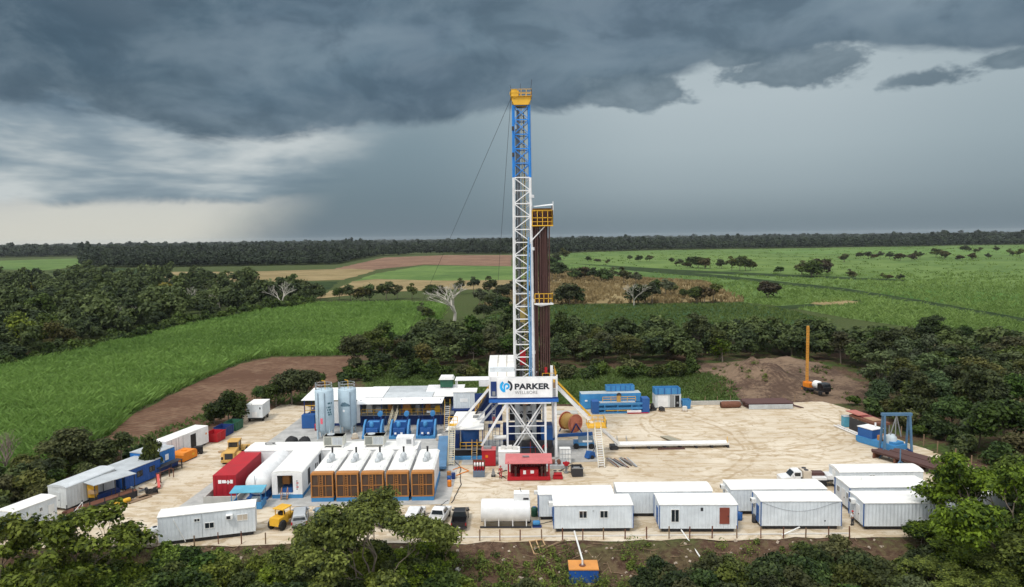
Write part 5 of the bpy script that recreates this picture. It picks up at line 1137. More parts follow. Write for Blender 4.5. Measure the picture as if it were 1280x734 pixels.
# blue boom lift by the reel
o = thing('boom_lift', 'blue boom lift parked under the reel right of the rig', 'boom lift', (11.6, 117.6, 0), math.radians(-4))
MB().box(-1.7, 1.7, -1.0, 1.0, .55, 1.05).build('chassis', LBLUE, o); MB().prism([(-.9, 1.052), (1.6, 1.052), (1.6, 1.7), (.9, 2.1), (-.9, 1.9)], -.95, .95).build('turntable', paint('grey blue cover', (.20, .27, .34), wear=.2), o)
for x in (-1.25, 1.25):
    for s in (-1, 1): wheel(o, x, s * 1.0, .48, .36, 18, GALV)
MB().bar((1.5, 0, 2.35), (-4.2, 0, 1.95), .42, .5).build('boom', BLUE, o); MB().bar((-4.2, 0, 1.9), (-5.2, 0, 1.2), .25, .3).build('jib', BLUE, o); MB().box(-.2, 1.4, -.96, -.952, 1.15, 1.45).build('placard', SIGNW, o)
bk = MB(); railing(bk, [(-6.4, -.8, .55), (-5.2, -.8, .55), (-5.2, .8, .55), (-6.4, .8, .55), (-6.4, -.8, .55)], 1.0, .03, .6); bk.box(-6.4, -5.2, -.8, .8, .48, .55); bk.build('basket', DARK, o)
# ------------------------------------------------------------------ drilling rig
rig = thing('drilling_rig', 'tall drilling rig with white and blue lattice mast and a big white name board', 'drilling rig', (0, 0, 0))
MX, MY = 1.8, 114.5
def leg_at(z):   # half width of the mast at a height
    f = (z - 10) / 45.5; return 1.55 + (1.22 - 1.55) * f, 1.35 + (1.1 - 1.35) * f
def corner(z, sx_, sy_): a, b_ = leg_at(z); return (MX + sx_ * a, MY + sy_ * b_, z)
for nm, z0, z1, mt in (('lower_mast', 10.0, 44.3, WHITE), ('upper_mast', 44.3, 55.4, MBLUE)):
    sec = MB(); sec.bar(corner(z0, -1, -1), corner(z1, -1, -1), .30)
    sec = sec.build(nm, mt, rig)
    for sx_, sy_ in ((1, -1), (-1, 1), (1, 1)): MB().bar(corner(z0, sx_, sy_), corner(z1, sx_, sy_), .30).build('leg', mt, sec)
    n = round((z1 - z0) / 2.05); zz = [z0 + (z1 - z0) * i / n for i in range(n + 1)]
    for face in range(4):
        br = MB(); cs = ((-1, -1), (1, -1), (1, 1), (-1, 1)); A, B = cs[face], cs[(face + 1) % 4]
        if face == 0 and nm == 'lower_mast': pass
        for i in range(n):
            a, b_ = corner(zz[i], *A), corner(zz[i], *B); c, d = corner(zz[i + 1], *A), corner(zz[i + 1], *B)
            br.bar(c, d, .16); 
            if mt is MBLUE: br.bar(a, d, .11); br.bar(b_, c, .11)
            elif i % 2: br.bar(a, d, .14)
            else: br.bar(b_, c, .14)
        br.build('bracing', mt, sec)
# inside the mast
MB().bar((1.25, 115.6, 11), (1.3, 115.5, 55), .42, .2).bar((1.25, 115.3, 11), (1.3, 115.2, 55), .1).build('guide_rail', paint('grey guide steel', (.20, .21, .23), wear=.2), rig)
MB().tube((.75, 115.0, 11), (.95, 114.9, 52), .09).build('standpipe', DARK, rig)
MB().tube((2.35, 115.4, 11), (2.2, 115.3, 54.5), .10).build('standpipe', DARK, rig)
ld = MB()
for x in (1.95, 2.35): ld.bar((x, 114.1, 12), (x - .1, 114.1, 54.5), .06)
for k in range(120): ld.bar((1.95, 114.1, 12.2 + k * .35), (2.35, 114.1, 12.2 + k * .35), .04)
ld.build('ladder', paint('dull yellow paint', (.50, .40, .14), wear=.3), rig)
for dx in (-.3, 0, .3): MB().tube((1.75 + dx, 114.5, 24), (1.7 + dx * .6, 114.5, 55.5), .025, 5).build('drilling_line', DARK, rig)
tb = MB().box(1.25, 2.1, 114.2, 114.9, 21.5, 23.8).build('travelling_block', paint('yellow block', (.45, .33, .10), wear=.3), rig); MB().lathe([(0, -.3), (.45, -.28), (.45, .28), (0, .3)], 16, 'y', (1.68, 114.5, 23.8)).build('sheave', STEEL, tb)
MB().box(1.15, 2.05, 114.0, 114.9, 14.6, 16.9).build('top_drive', RED, rig); MB().tube((1.6, 114.5, 10), (1.6, 114.5, 14.6), .12).build('kelly_pipe', STEEL, rig); MB().box(1.2, 2.3, 113.9, 114.9, 10.4, 12.6).build('iron_roughneck', FRAME, rig)
hs = MB(); hs.path([(2.62, 113.1, 16.0 + k * 2.6) if False else (2.62 + .12 * math.sin(k * .7), 113.05, 13 + k * 2.2) for k in range(11)], .14, 7); hs.build('service_hose', paint('pale blue hose', (.16, .34, .58), wear=.1), rig)
hb = MB(); hb.path([(2.95, 113.1, 12 + k * 2.0) for k in range(12)], .08, 6); hb.build('service_hose', paint('pale blue hose', (.16, .34, .58)), rig)
for k in range(4): MB().lathe([(0, 0), (.42, .05), (.42, .5), (0, .55)], 12, 'z', (3.25, 113.5, 16.5 + k * 8.2)).build('mast_lamp', WHITE, rig)
for z in (47.5, 51.5): MB().box(.3, .65, 112.7, 113.2, z, z + .6).build('mast_lamp', DARK, rig)
# crown
cr_ = MB().prism([(.7, 55.4), (2.9, 55.4), (3.25, 56.1), (3.25, 56.7), (.35, 56.7), (.35, 56.1)], 113.0, 116.0).build('crown_block', YEL, rig)
r_ = MB(); railing(r_, [(.2, 112.8, 56.72), (3.4, 112.8, 56.72), (3.4, 116.2, 56.72), (.2, 116.2, 56.72), (.2, 112.8, 56.72)], 1.0, .035, .8); r_.build('railing', YEL, cr_)
MB().box(.15, 3.45, 112.75, 116.25, 56.66, 56.72).build('platform', YEL, cr_); MB().lathe([(0, -.2), (.62, -.18), (.7, -.1), (.7, .1), (.62, .18), (0, .2)], 20, 'y', (.75, 113.0, 57.1)).build('sheave', YEL, cr_); MB().box(.4, 1.5, 113.2, 115.5, 56.72, 57.6).build('sheave_guard', CATY, cr_)
MB().tube((3.3, 113, 57.7), (3.45, 113, 59.2), .035).build('aerial', DARK, cr_); MB().tube((1.7, 113, 57.7), (1.7, 113, 58.6), .03).build('aerial', DARK, cr_); MB().tube((.3, 113, 57.7), (.1, 113, 58.4), .03).build('aerial', DARK, cr_)
# racking board
mbd = MB().box(3.2, 6.55, 112.6, 116.2, 36.7, 36.85).build('racking_board', YEL, rig)
r_ = MB(); railing(r_, [(3.3, 112.65, 36.85), (6.5, 112.65, 36.85), (6.5, 116.1, 36.85), (3.3, 116.1, 36.85)], 2.3, .05, .75); r_.bar((3.3, 112.65, 37.4), (6.5, 112.65, 37.4), .08); r_.build('railing', YEL, mbd)
MB().box(3.4, 6.45, 116.15, 116.2, 36.9, 39.6).build('wind_screen', FRAME, mbd); MB().box(6.5, 6.56, 112.7, 116.1, 37.9, 39.9).build('wind_screen', FRAME, mbd)
MB().add([(3.6, 112.7, 39.7), (6.6, 112.7, 39.95), (6.6, 116, 40.3), (3.6, 116, 40.0)], [(0, 1, 2, 3)]).bar((6.55, 112.7, 38.5), (6.55, 112.7, 40.5), .1).build('canopy', WHITE, mbd)
MB().bar((5.3, 113.2, 36.7), (3.0, 113.2, 34.3), .16).bar((5.3, 115.8, 36.7), (3.0, 115.8, 34.3), .16).build('brace', WHITE, mbd)
bb = MB().box(3.5, 6.5, 112.7, 114.6, 24.4, 24.62).build('stabbing_board', WHITE, rig); r_ = MB(); railing(r_, [(3.6, 112.8, 24.62), (6.4, 112.8, 24.62), (6.4, 114.5, 24.62)], 1.5, .05, .7); r_.build('railing', YEL, bb); MB().prism([(4.5, 24.1), (6.4, 24.4), (3.5, 24.4)], 113, 114.4).build('bracket', WHITE, bb)
# racked drill pipe: each stand by itself
pm = MB(); pm.tube((0, 0, 0), (0, 0, 28.3), .085, 7)
for z in (9.2, 18.6, 28.0): pm.tube((0, 0, z), (0, 0, z + .5), .12, 7)
st0 = None
for i in range(7):
    for j in range(5):
        x = 3.65 + i * .33 + (.18 if i > 1 else 0); y = 113.2 + j * .5; zt = RV.uniform(-.35, .7)
        if st0 is None: st0 = pm.build('drill_pipe', RUSTD); tag(st0, 'brown drill pipe stand racked upright against the mast', 'drill pipe', 'drill pipe stands racked beside the mast'); c = st0
        else: c = st0.copy(); COL.objects.link(c)
        c.location = (x, y, 10.05); c.rotation_euler = (RV.uniform(-.004, .004), -.006 + RV.uniform(-.002, .002), RV.uniform(0, 6)); c.scale = (1, 1, 1 + zt / 40)
# drill floor
MB().box(-3.8, 7.0, 111.1, 121, 9.62, 9.98).build('drill_floor', NAVY, rig)
MB().bar((-3.85, 111.05, 9.5), (7.05, 111.05, 9.5), .14, .5).build('floor_beam', paint('bright beam blue', (.02, .13, .45)), rig)
MB().bar((-2.4, 110.98, 9.12), (5.9, 110.98, 9.12), .1, .2).build('floor_flange', WHITE, rig)
ww = MB(); ww.box(-3.75, 6.95, 111.35, 111.45, 9.99, 13.25); ww.box(6.85, 6.95, 111.45, 120.9, 9.99, 12.6); ww = ww.build('wind_wall', WHITE, rig)
MB().box(-3.5, -2.62, 111.28, 111.345, 10.2, 12.55).build('window', NAVY, ww); MB().box(-3.3, -2.8, 111.25, 111.278, 10.3, 11.0).build('shutter', STEEL, ww)
MB().box(6.25, 6.62, 111.28, 111.345, 11.4, 12.75).build('door_panel', WOODG, ww); MB().box(6.25, 6.62, 111.28, 111.345, 10.1, 11.3).build('door_panel', STEEL, ww); MB().box(6.27, 6.5, 111.24, 111.278, 12.3, 12.8).build('lamp', YEL, ww)
for x in (-3.7, 6.85): MB().box(x - .1, x + .1, 111.2, 111.34, 9.99, 13.5).build('corner_post', WHITE, ww)
# name board
sg = MB().box(-2.5, 6.12, 111.12, 111.24, 9.98, 13.12).build('name_board', SIGNW, rig)
def text(body, x, z, size, mat, width, y=111.10, bold=0, nm='lettering', high=1.):
    cu = bpy.data.curves.new(nm, 'FONT'); cu.body = body; cu.size = size; cu.offset = bold; cu.extrude = .008; cu.space_character = 1.02
    o = bpy.data.objects.new(nm, cu); dg = None
    COL.objects.link(o); bpy.context.view_layer.update()
    ev = o.evaluated_get(bpy.context.evaluated_depsgraph_get()); me = bpy.data.meshes.new_from_object(ev); bpy.data.objects.remove(o)
    me.materials.clear(); me.materials.append(mat); xs_ = [v.co.x for v in me.vertices]; k = width / (max(xs_) - min(xs_)); zs_ = [v.co.y for v in me.vertices]; kz = high / (max(zs_) - min(zs_))
    for v in me.vertices: v.co = Vector(((v.co.x - min(xs_)) * k, -v.co.z, (v.co.y - min(zs_)) * kz))
    r = link(nm, me, sg); r.location = (x, y, z); return r
text('PARKER', .22, 11.28, 1.0, SIGNB, 5.5, bold=.042, high=.95)
text('WELLBORE', .25, 10.55, 1.0, SIGNG, 3.55, bold=-.005, high=.50)
def arc_shape(mb, c, r0, r1, a0, a1, y0, y1, n=18):
    pl = [(c[0] + r1 * math.cos(a0 + (a1 - a0) * i / n), c[1] + r1 * math.sin(a0 + (a1 - a0) * i / n)) for i in range(n + 1)] + [(c[0] + r0 * math.cos(a1 - (a1 - a0) * i / n), c[1] + r0 * math.sin(a1 - (a1 - a0) * i / n)) for i in range(n + 1)]
    mid = n + 1
    for i in range(n): mb.prism([pl[i], pl[i + 1], pl[2 * mid - 2 - i], pl[2 * mid - 1 - i]], y0, y1)
em = MB(); k = 14.0
def ez(px, py): return (-3.86 + (px / 12.8) * .1237, 14.78 - (py / 12.8) * .1285)     # board coordinates of the emblem
arc_shape(em, ez(292, 294), .20, .50, math.radians(-100), math.radians(182), 111.085, 111.115)
lx, lz = ez(245, 345)
em.prism([ez(242, 294), ez(270, 294), ez(270, 392), ez(242, 380)], 111.083, 111.116)
arc_shape(em, ez(285, 300), .60, 1.0, math.radians(122), math.radians(246), 111.085, 111.115)
em.build('emblem', SIGNC, sg)
e2 = MB(); arc_shape(e2, ez(288, 298), .66, .98, math.radians(-48), math.radians(72), 111.085, 111.115); e2.build('emblem', SIGNB, sg)
# drawworks house on the floor, upper left
dh = MB().box(-3.7, .15, 112.2, 120.5, 9.99, 14.6).build('drawworks_house', WALL, rig)
MB().prism([(111.5, 13.3), (113.6, 15.05), (120.6, 15.2), (120.6, 15.05), (113.6, 14.9), (111.5, 13.2)], -3.85, .25, 'x').build('roof', ROOFW, dh)
for x in (-2.4, -1.0): MB().add([(x - .09, 111.52, 13.34), (x + .09, 111.52, 13.34), (x + .09, 113.6, 15.09), (x - .09, 113.6, 15.09), (x - .09, 120.5, 15.24), (x + .09, 120.5, 15.24)], [(0, 1, 2, 3), (3, 2, 5, 4)]).build('roof_strip', paint('dingy strip', (.50, .46, .40), wear=.3), dh)
MB().box(3.5, 4.1, 115.8, 117.2, 9.99, 13.0).build('control_box', WHITE, rig); MB().box(5.9, 6.3, 112.4, 112.9, 9.99, 14.7).build('winch_post', WHITE, rig); MB().box(6.0, 6.4, 113, 114, 13.2, 13.9).build('winch', DARK, rig); MB().box(5.0, 5.4, 112.3, 112.6, 13.5, 14.5).build('tong', RED, rig)
r_ = MB(); railing(r_, [(4.6, 111.6, 12.6), (6.8, 111.6, 12.6), (6.8, 118, 12.6)], 1.1, .03, 1); r_.build('railing', YEL, rig)
# substructure: front and rear frames
for yy in (111.4, 119.6):
    for x in (-1.0, 5.0): MB().box(x - .16, x + .16, yy - .16, yy + .16, .3, 9.6).build('substructure_leg', WHITE, rig)
    b = MB(); b.bar((-.8, yy, 9.4), (4.9, yy, .8), .2); b.build('cross_brace', WHITE, rig); MB().bar((4.8, yy + .24, 9.4), (-.9, yy + .24, .8), .2).build('cross_brace', WHITE, rig)
    MB().bar((-.8, yy + .5, 8.6), (4.7, yy + .5, .4), .16).build('cross_brace', WHITE, rig); MB().bar((4.8, yy + .75, 8.6), (-.2, yy + .75, .8), .16).build('cross_brace', WHITE, rig)
    MB().bar((-.85, yy - .03, 5.4), (4.85, yy - .03, 5.4), .14).build('tie_beam', WHITE, rig); MB().bar((-.85, yy - .03, 4.2), (4.85, yy - .03, 4.2), .12).build('tie_beam', WHITE, rig)
for x in (6.6,):
    for yy in (111.6, 119.6): MB().bar((x, yy, 9.6), (x + .1, yy, .3), .36).build('substructure_leg', WHITE, rig)
MB().bar((-.9, 111.2, 9.4), (-5.1, 111.2, 2.4), .34).build('raking_leg', WHITE, rig); MB().bar((-1.4, 114.5, 9.5), (-5.9, 115, 4.4), .34).build('raking_leg', paint('grey raking leg', (.45, .47, .50), wear=.3), rig); MB().bar((-2.4, 116, 9.5), (-6.4, 116, 4.8), .24).build('raking_leg', paint('grey raking leg', (.45, .47, .50)), rig)
MB().bar((-3.9, 112, 11.2), (-9.3, 112, 5.0), .42, .34).build('cable_tray', WHITE, rig)
MB().box(.2, 1.0, 115.2, 116, .3, 9.6).build('column', GALV, rig); MB().box(3.0, 3.7, 115.2, 116, .3, 9.6).build('column', GALV, rig); MB().box(1.0, 3.0, 115.4, 115.7, 6.8, 7.6).build('column_tie', GALV, rig); MB().box(1.0, 3.0, 115.4, 115.7, 3.6, 4.4).build('column_tie', WHITE, rig)
MB().box(1.5, 2.3, 113.4, 114.2, 8.3, 9.6).build('rotary_box', FRAME, rig)
bop = MB().lathe([(.5, .3), (.5, 1.2), (.8, 1.25), (.8, 1.6), (.5, 1.65), (.5, 2.2), (.85, 2.25), (.85, 3.1), (.5, 3.15), (.45, 3.6), (.7, 3.65), (.6, 4.8), (.3, 5.0), (.3, 9.5)], 18, 'z', (1.8, 114.5, 0)).build('blowout_preventer', paint('pale preventer grey', (.42, .40, .36), wear=.5), rig, True)
for z in (1.4, 2.7): MB().tube((.4, 114.5, z), (3.2, 114.5, z), .3, 12).build('ram', RED if z < 2 else WHITE, bop)
MB().box(-1.8, 6.4, 112.4, 119, .02, 1.5).build('base_box', DARK, rig); MB().box(-1.8, 6.4, 116.2, 119.2, 1.5, 4.0).build('rear_tank', NAVY, rig); MB().box(4.4, 6.3, 114, 116, 1.502, 4.2).build('accumulator', BLUE, rig)
for x in (.0, 1.1, 2.6, 3.4): MB().bar((x, 112.3, .1), (x, 112.3, 2.6), .06).build('cellar_post', RED if x > 2.5 else STEEL, rig)
MB().bar((-.2, 112.3, 1.7), (4.2, 112.3, 1.7), .08).build('cellar_rail', BLUE, rig)
MB().box(-6.5, -1.9, 119.4, 119.6, 4.2, 8.9).build('back_panel', NAVY, rig); MB().box(-.7, 4.7, 120.2, 120.3, 4.1, 9.6).build('rear_shade_sheet', DARK, rig)  # rear dark sheet is added to darken the space between the legs
MB().box(-1.6, 6.2, 112.9, 113.1, 1.5, 2.6).build('cellar_shade_sheet', DARK, rig)  # dark sheet added low down to deepen the shade inside the substructure
for x, z in ((-.2, 2.0), (2.9, 2.2), (4.3, 1.9)): MB().path([(x, 112.2, .2), (x + .3, 112.0, z), (x + .9, 112.3, z + .4), (x + 1.1, 113, .4)], .08, 6).build('hose', BLACK if x < 3 else RED, rig)
pmn = MB(); pmn.path([(-3.2, 112.2, 3.4), (-2.2, 112.2, 3.4), (-1.2, 112.2, 3.4)], .35, 10); pmn.build('flow_line', PLAST, rig)
ldd = MB()
for x in (-3.4, -2.9): ldd.bar((x, 112.6, .2), (x, 112.6, 9.0), .08)
for k in range(24): ldd.bar((-3.4, 112.6, .5 + k * .36), (-2.9, 112.6, .5 + k * .36), .05)
ldd.build('ladder', STEEL, rig)
# ramp down to the catwalk
for k, (y, mt) in enumerate(((112.9, WHITE), (113.9, WHITE), (114.9, ROOFW))): MB().bar((7.1, y, 11.0), (12.9, y + .8, 4.8), .34, .42).build('ramp_rail', mt, rig)
MB().bar((7.1, 115.5, 11.6), (12.6, 116.1, 5.7), .12, .3).build('ramp_edge', YEL, rig)
MB().bar((13.5, 114.9, 4.5), (17.2, 116.4, .9), .7, .45).build('ramp_foot', WHITE, rig); MB().box(15.8, 17.0, 115.8, 117.2, .0, .7).build('ramp_stop', DARK, rig)
pl = MB().box(11.6, 14.6, 110.9, 114.0, 5.0, 5.14).build('stair_landing', YEL, rig); r_ = MB(); railing(r_, [(11.7, 110.95, 5.14), (12.6, 110.95, 5.14)], 1.1, .045, .9); railing(r_, [(13.7, 110.95, 5.14), (14.5, 110.95, 5.14), (14.5, 113.9, 5.14), (11.7, 113.9, 5.14)], 1.1, .045, .9); r_.build('railing', YEL, pl)
MB().bar((11.9, 113.8, 0), (11.9, 113.8, 5), .16).build('landing_post', WHITE, pl)
stair(rig, (13.25, 106.8, .05), (13.15, 110.9, 5.1), .95, 17, WHITE, paint('cream rail', (.66, .60, .44), wear=.2))
stair(rig, (-9.75, 108.6, .05), (-9.75, 112.0, 5.4), .95, 18, paint('cream rail', (.66, .60, .44)), paint('cream rail', (.66, .60, .44)))
pl = MB().box(-10.4, -8.9, 112.0, 113.2, 5.35, 5.47).build('stair_landing', YEL, rig); r_ = MB(); railing(r_, [(-10.35, 112.1, 5.47), (-10.35, 113.1, 5.47), (-8.95, 113.1, 5.47)], 1.1, .04, .7); r_.build('railing', YEL, pl)
# guy lines
for a in ((-31.5, 182, 0), (-5.2, 160, 0)): MB().tube((.2, 113.5, 56.4), a, .03, 5).build('guy_line', DARK, rig)
MB().tube((3.3, 113.2, 54.5), (3.7, 112.9, 40.5), .015, 4).build('hoist_line', STEEL, rig); MB().tube((3.15, 113.2, 54.5), (3.35, 112.9, 38.5), .015, 4).build('hoist_line', STEEL, rig)
# ------------------------------------------------------------------ beside the rig
o = thing('roofed_tank', 'blue trip tank under a white sloping roof left of the rig', 'tank', (-7.6, 116, 0))
MB().add([(-3.2, -3.2, 4.5), (2.8, -3.2, 4.5), (2.8, 3.0, 5.9), (-2.0, 3.0, 5.9), (-3.2, -3.2, 4.58), (2.8, -3.2, 4.58), (2.8, 3.0, 5.98), (-2.0, 3.0, 5.98)], [(0, 1, 2, 3), (7, 6, 5, 4), (0, 4, 5, 1), (1, 5, 6, 2), (2, 6, 7, 3), (3, 7, 4, 0)]).build('roof', ROOFW, o)
for x in (-2.0, 2.6):
    for y, h in ((-3.0, 4.5), (2.8, 5.8)): MB().bar((x, y, 0), (x, y, h), .12).build('post', NAVY, o)
MB().lathe([(1.5, .9), (1.5, 3.6), (1.2, 3.8)], 22, 'z', (.4, .2, 0)).build('vessel', BLUE, o, True); MB().box(-2.3, 2.6, -2.4, 2.6, 0, .9).build('base', DARK, o); MB().box(-2.2, -1.3, -1.0, 2, .902, 3.2).build('side_tank', NAVY, o)
MB().box(.9, 1.8, .6, 1.4, 5.5, 5.72).build('roof_vent', STEEL, o)
r_ = MB(); railing(r_, [(-1.0, -3.0, 1.3), (2.7, -3.0, 1.3)], 1.1, .04, .9); r_.build('railing', YEL, o); MB().box(-2.4, 2.8, -3.1, -2.42, 1.2, 1.3).build('walkway', STEEL, o)
stair(o, (1.3, -4.6, .05), (1.3, -3.1, 1.9), .8, 6, STEEL, YEL)
MB().box(-2.2, 2.6, -4.5, -3.9, .05, .5).build('pipe_box', LBLUE, o)
# blue walkway slab between pumps and rig
o = thing('cable_walkway', 'long grey blue covered walkway from the pumps to the engines', 'walkway', (-11.6, 114, 0), math.radians(4)); MB().box(-.8, .8, -8, 9, .35, .75).build('deck', paint('faded walkway blue', (.10, .22, .38), wear=.3), o); 
for y in (-7, -2, 3, 8): MB().box(-.6, .6, y - .1, y + .1, 0, .35).build('support', DARK, o)
# mud tanks
mt_ = thing('mud_tanks', 'long blue mud tank plant under white sheet roofs behind the pumps', 'mud tank', (0, 0, 0))
MB().box(-39.2, -10.3, 133.4, 141.5, .05, 2.15).build('tank', NAVY, mt_); MB().box(-33.0, -10.3, 132.2, 141.6, 2.152, 2.24).build('deck', STEEL, mt_)
MB().add([(-28.9, 130.9, 4.65), (-13.2, 130.9, 4.65), (-12.9, 133.2, 5.35), (-29.2, 133.2, 5.35)], [(0, 1, 2, 3)]).build('awning', WHITE, mt_)
for i, (x0, x1, y0, z0, y1, z1, mat) in enumerate(((-39.8, -28.0, 133.0, 5.0, 142, 5.5, ROOFW), (-27.9, -24.5, 133.2, 5.38, 142, 5.6, WHITE), (-24.4, -15.2, 133.2, 5.36, 137, 5.5, GREYR), (-24.4, -17.0, 137.02, 5.42, 142, 5.64, GALV), (-16.9, -9.6, 137.02, 5.5, 142, 5.8, WHITE), (-15.1, -9.8, 133.2, 5.40, 137, 5.55, ROOFW))):
    MB().add([(x0, y0, z0), (x1, y0, z0), (x1, y1, z1), (x0, y1, z1), (x0, y0, z0 + .07), (x1, y0, z0 + .07), (x1, y1, z1 + .07), (x0, y1, z1 + .07)], [(3, 2, 1, 0), (4, 5, 6, 7), (0, 1, 5, 4), (1, 2, 6, 5), (2, 3, 7, 6), (3, 0, 4, 7)]).build('roof_panel', mat, mt_)
MB().box(-33.6, -28.6, 132.0, 132.1, .9, 5.0).build('white_screen', WHITE, mt_); MB().box(-33.2, -10.4, 141.65, 141.75, 2.3, 5.2).build('back_screen', paint('dark back screen', (.05, .05, .055), wear=.2), mt_)
for x in (-39.0, -36, -28.4, -24.6, -20.8, -17.0, -13.6, -10.4):
    for y in (132.3, 137, 141.3): MB().bar((x, y, 0), (x, y, 5.2), .13).build('post', NAVY, mt_)
r_ = MB(); railing(r_, [(-28.4, 132.25, 2.24), (-22.6, 132.25, 2.24)], 1.1, .035, 1.2); r_.build('railing', YEL, mt_); r_ = MB(); railing(r_, [(-21.2, 132.25, 2.24), (-13.4, 132.25, 2.24)], 1.1, .035, 1.2); r_.build('railing', YEL, mt_)
r_ = MB(); railing(r_, [(-39.2, 133.3, 2.2), (-34.2, 133.3, 2.2)], 1.8, .05, 1); r_.build('railing', YEL, mt_); MB().box(-39.4, -37.0, 131.6, 133.2, .1, 2.6).build('end_tank', BLUE, mt_); 
for x in (-26, -23.8, -19.6, -17.6, -15.2): MB().bar((x, 133.2, .1), (x, 131.6, 2.1), .14).build('strut', BLUE, mt_)
for i, (x, w_, h_, mat) in enumerate(((-27.3, 1.3, 1.6, BAG), (-25.6, 1.6, .8, BAG), (-23.6, 1.0, 1.4, FRAME), (-20.2, 1.8, 1.6, FRAME), (-18.2, 1.0, 1.3, STEEL), (-16.4, 1.1, 1.2, FRAME), (-14.4, 1.2, 1.0, YEL))): MB().prism([(x - w_ / 2, 2.25), (x + w_ / 2, 2.25), (x + w_ * .35, 2.25 + h_), (x - w_ * .35, 2.25 + h_)], 134 + (i % 3) * .8, 135.2 + (i % 3) * .8).build('shaker', mat, mt_)
MB().box(-16.2, -15.0, 132.15, 132.2, 2.6, 3.0).build('notice', SIGNW, mt_)
stair(mt_, (-22.6, 128.4, .05), (-21.9, 132.1, 3.2), .95, 11, paint('cream rail', (.66, .60, .44)), paint('cream rail', (.66, .60, .44)))
stair(mt_, (-12.1, 127.8, .05), (-12.1, 130.2, 4.6), .95, 14, WHITE, YEL)
MB().box(-12.9, -9.8, 130.3, 133, 2.6, 2.72).build('landing', STEEL, mt_)
# raised grey cabin and the roofs behind it
o = thing('raised_cabin', 'pale grey cabin with one white window raised on the plant left of the rig', 'cabin', (-8.85, 128.5, 0)); MB().box(-1.9, 1.9, -1.4, 1.4, 4.6, 7.45).build('wall', WALL, o); MB().box(-2.0, 2.3, -1.5, 1.8, 7.452, 7.6).build('roof', ROOFW, o)
for x in (-1.7, 1.7):
    for y in (-1.2, 1.2): MB().bar((x, y, 0), (x, y, 4.6), .2).build('post', NAVY, o)
MB().box(-.7, .7, -1.46, -1.402, 5.7, 6.35).build('window', SIGNW, o); MB().box(-2.2, 4.2, -1.9, 1.6, 4.3, 4.55).build('deck', NAVY, o); MB().box(-1.6, 1.6, .8, 1.2, 0, 4.3).build('back_panel', NAVY, o)
r_ = MB(); railing(r_, [(2.0, -1.85, 4.55), (4.15, -1.85, 4.55), (4.15, 1.5, 4.55)], 1.1, .04, .9); r_.build('railing', YEL, o)
o = thing('green_shelter', 'small shelter with white roof and green walls at the rear of the plant', 'shelter', (-13.1, 140.5, 0)); MB().prism([(-1.5, 7.4), (1.5, 7.4), (1.2, 7.9), (-1.2, 7.9)], -1.4, 1.4).build('roof', ROOFW, o); MB().box(-1.2, 1.2, -1.1, 1.1, 5.9, 7.398).build('wall', GREEN, o); 
for x in (-1.1, 1.1):
    for y in (-1.0, 1.0): MB().bar((x, y, 0), (x, y, 5.9), .15).build('post', NAVY, o)
o = thing('tank_canopy', 'white sheet canopy on posts behind the drawworks house', 'canopy', (-7.6, 134.5, 0)); MB().box(-3.3, 3.3, -1.6, 1.9, 8.4, 8.52).build('roof', WHITE, o); MB().box(1.2, 3.25, -1.6, -1.52, 7.3, 8.398).build('side_sheet', WHITE, o)
for x in (-3.1, 3.1):
    for y in (-1.4, 1.7): MB().bar((x, y, 0), (x, y, 8.4), .14).build('post', WHITE, o)
MB().box(-3.0, 3.0, -.6, 1.4, 2.4, 2.55).build('deck', NAVY, o)
o = thing('floor_stair', 'yellow railed stair climbing to the drill floor left of the name board', 'stair', (0, 0, 0)); stair(o, (-6.4, 118.5, 5.6), (-3.8, 118.5, 9.9), 1.0, 14, DARK, YEL); MB().bar((-6.4, 118.5, 0), (-6.4, 118.5, 5.6), .15).build('post', NAVY, o); MB().box(-7.5, -6.3, 117.9, 119.1, 5.4, 5.5).build('landing', NAVY, o)
# mud pumps
def mud_pump():
    o = thing('mud_pump', '', 'pump', (0, 0, 0), 0, 'blue mud pumps before the tanks')
    MB().box(-1.85, 1.85, -1.9, 2.2, .02, .55).build('skid', LBLUE, o); MB().prism([(-1.5, .552), (1.5, .552), (1.5, 2.2), (1.15, 2.75), (-1.15, 2.75), (-1.5, 2.2)], .2, 2.1).build('power_end', BLUE, o)
    for s in (-1, 1): MB().prism([(-1.7, .552), (1.6, .552), (2.0, 2.9), (1.0, 3.05), (-.6, 2.2)], s * 1.66 - .16, s * 1.66 + .16, 'x').build('guard', LBLUE, o)
    for x in (-.7, 0, .7): MB().tube((x, .2, 1.4), (x, -1.1, 1.4), .26, 12).build('liner', LBLUE, o)
    MB().box(-1.1, 1.1, -1.6, -1.1, .8, 2.0).build('fluid_end', BLUE, o)
    for x in (-.6, .55): MB().box(x - .3, x + .3, -1.85, -1.62, .62, 1.35).build('valve_cover', SIGNW if False else BLUE, o); MB().box(x - .2, x + .2, -1.88, -1.852, .95, 1.3).build('placard', SIGNW, o)
    MB().lathe([(.0, 1.95), (.3, 2.0), (.42, 2.4), (.42, 2.8), (.3, 3.15), (0, 3.25)], 16, 'z', (-.1, -.9, 0)).build('pulsation_dampener', LBLUE, o, True)
    MB().tube((-1.1, .9, 2.35), (1.1, .9, 2.35), .5, 14).build('drive_motor', LBLUE, o)
    MB().bar((1.2, 2.0, 2.4), (1.2, 2.3, 4.0), .2).build('exhaust_duct', NAVY, o); MB().lathe([(0, -.4), (.5, -.38), (.5, .38), (0, .4)], 14, 'y', (1.0, 2.4, 3.9)).build('blower', LBLUE, o)
    return o
m0 = mud_pump(); m0.scale = (.92, .92, .92)
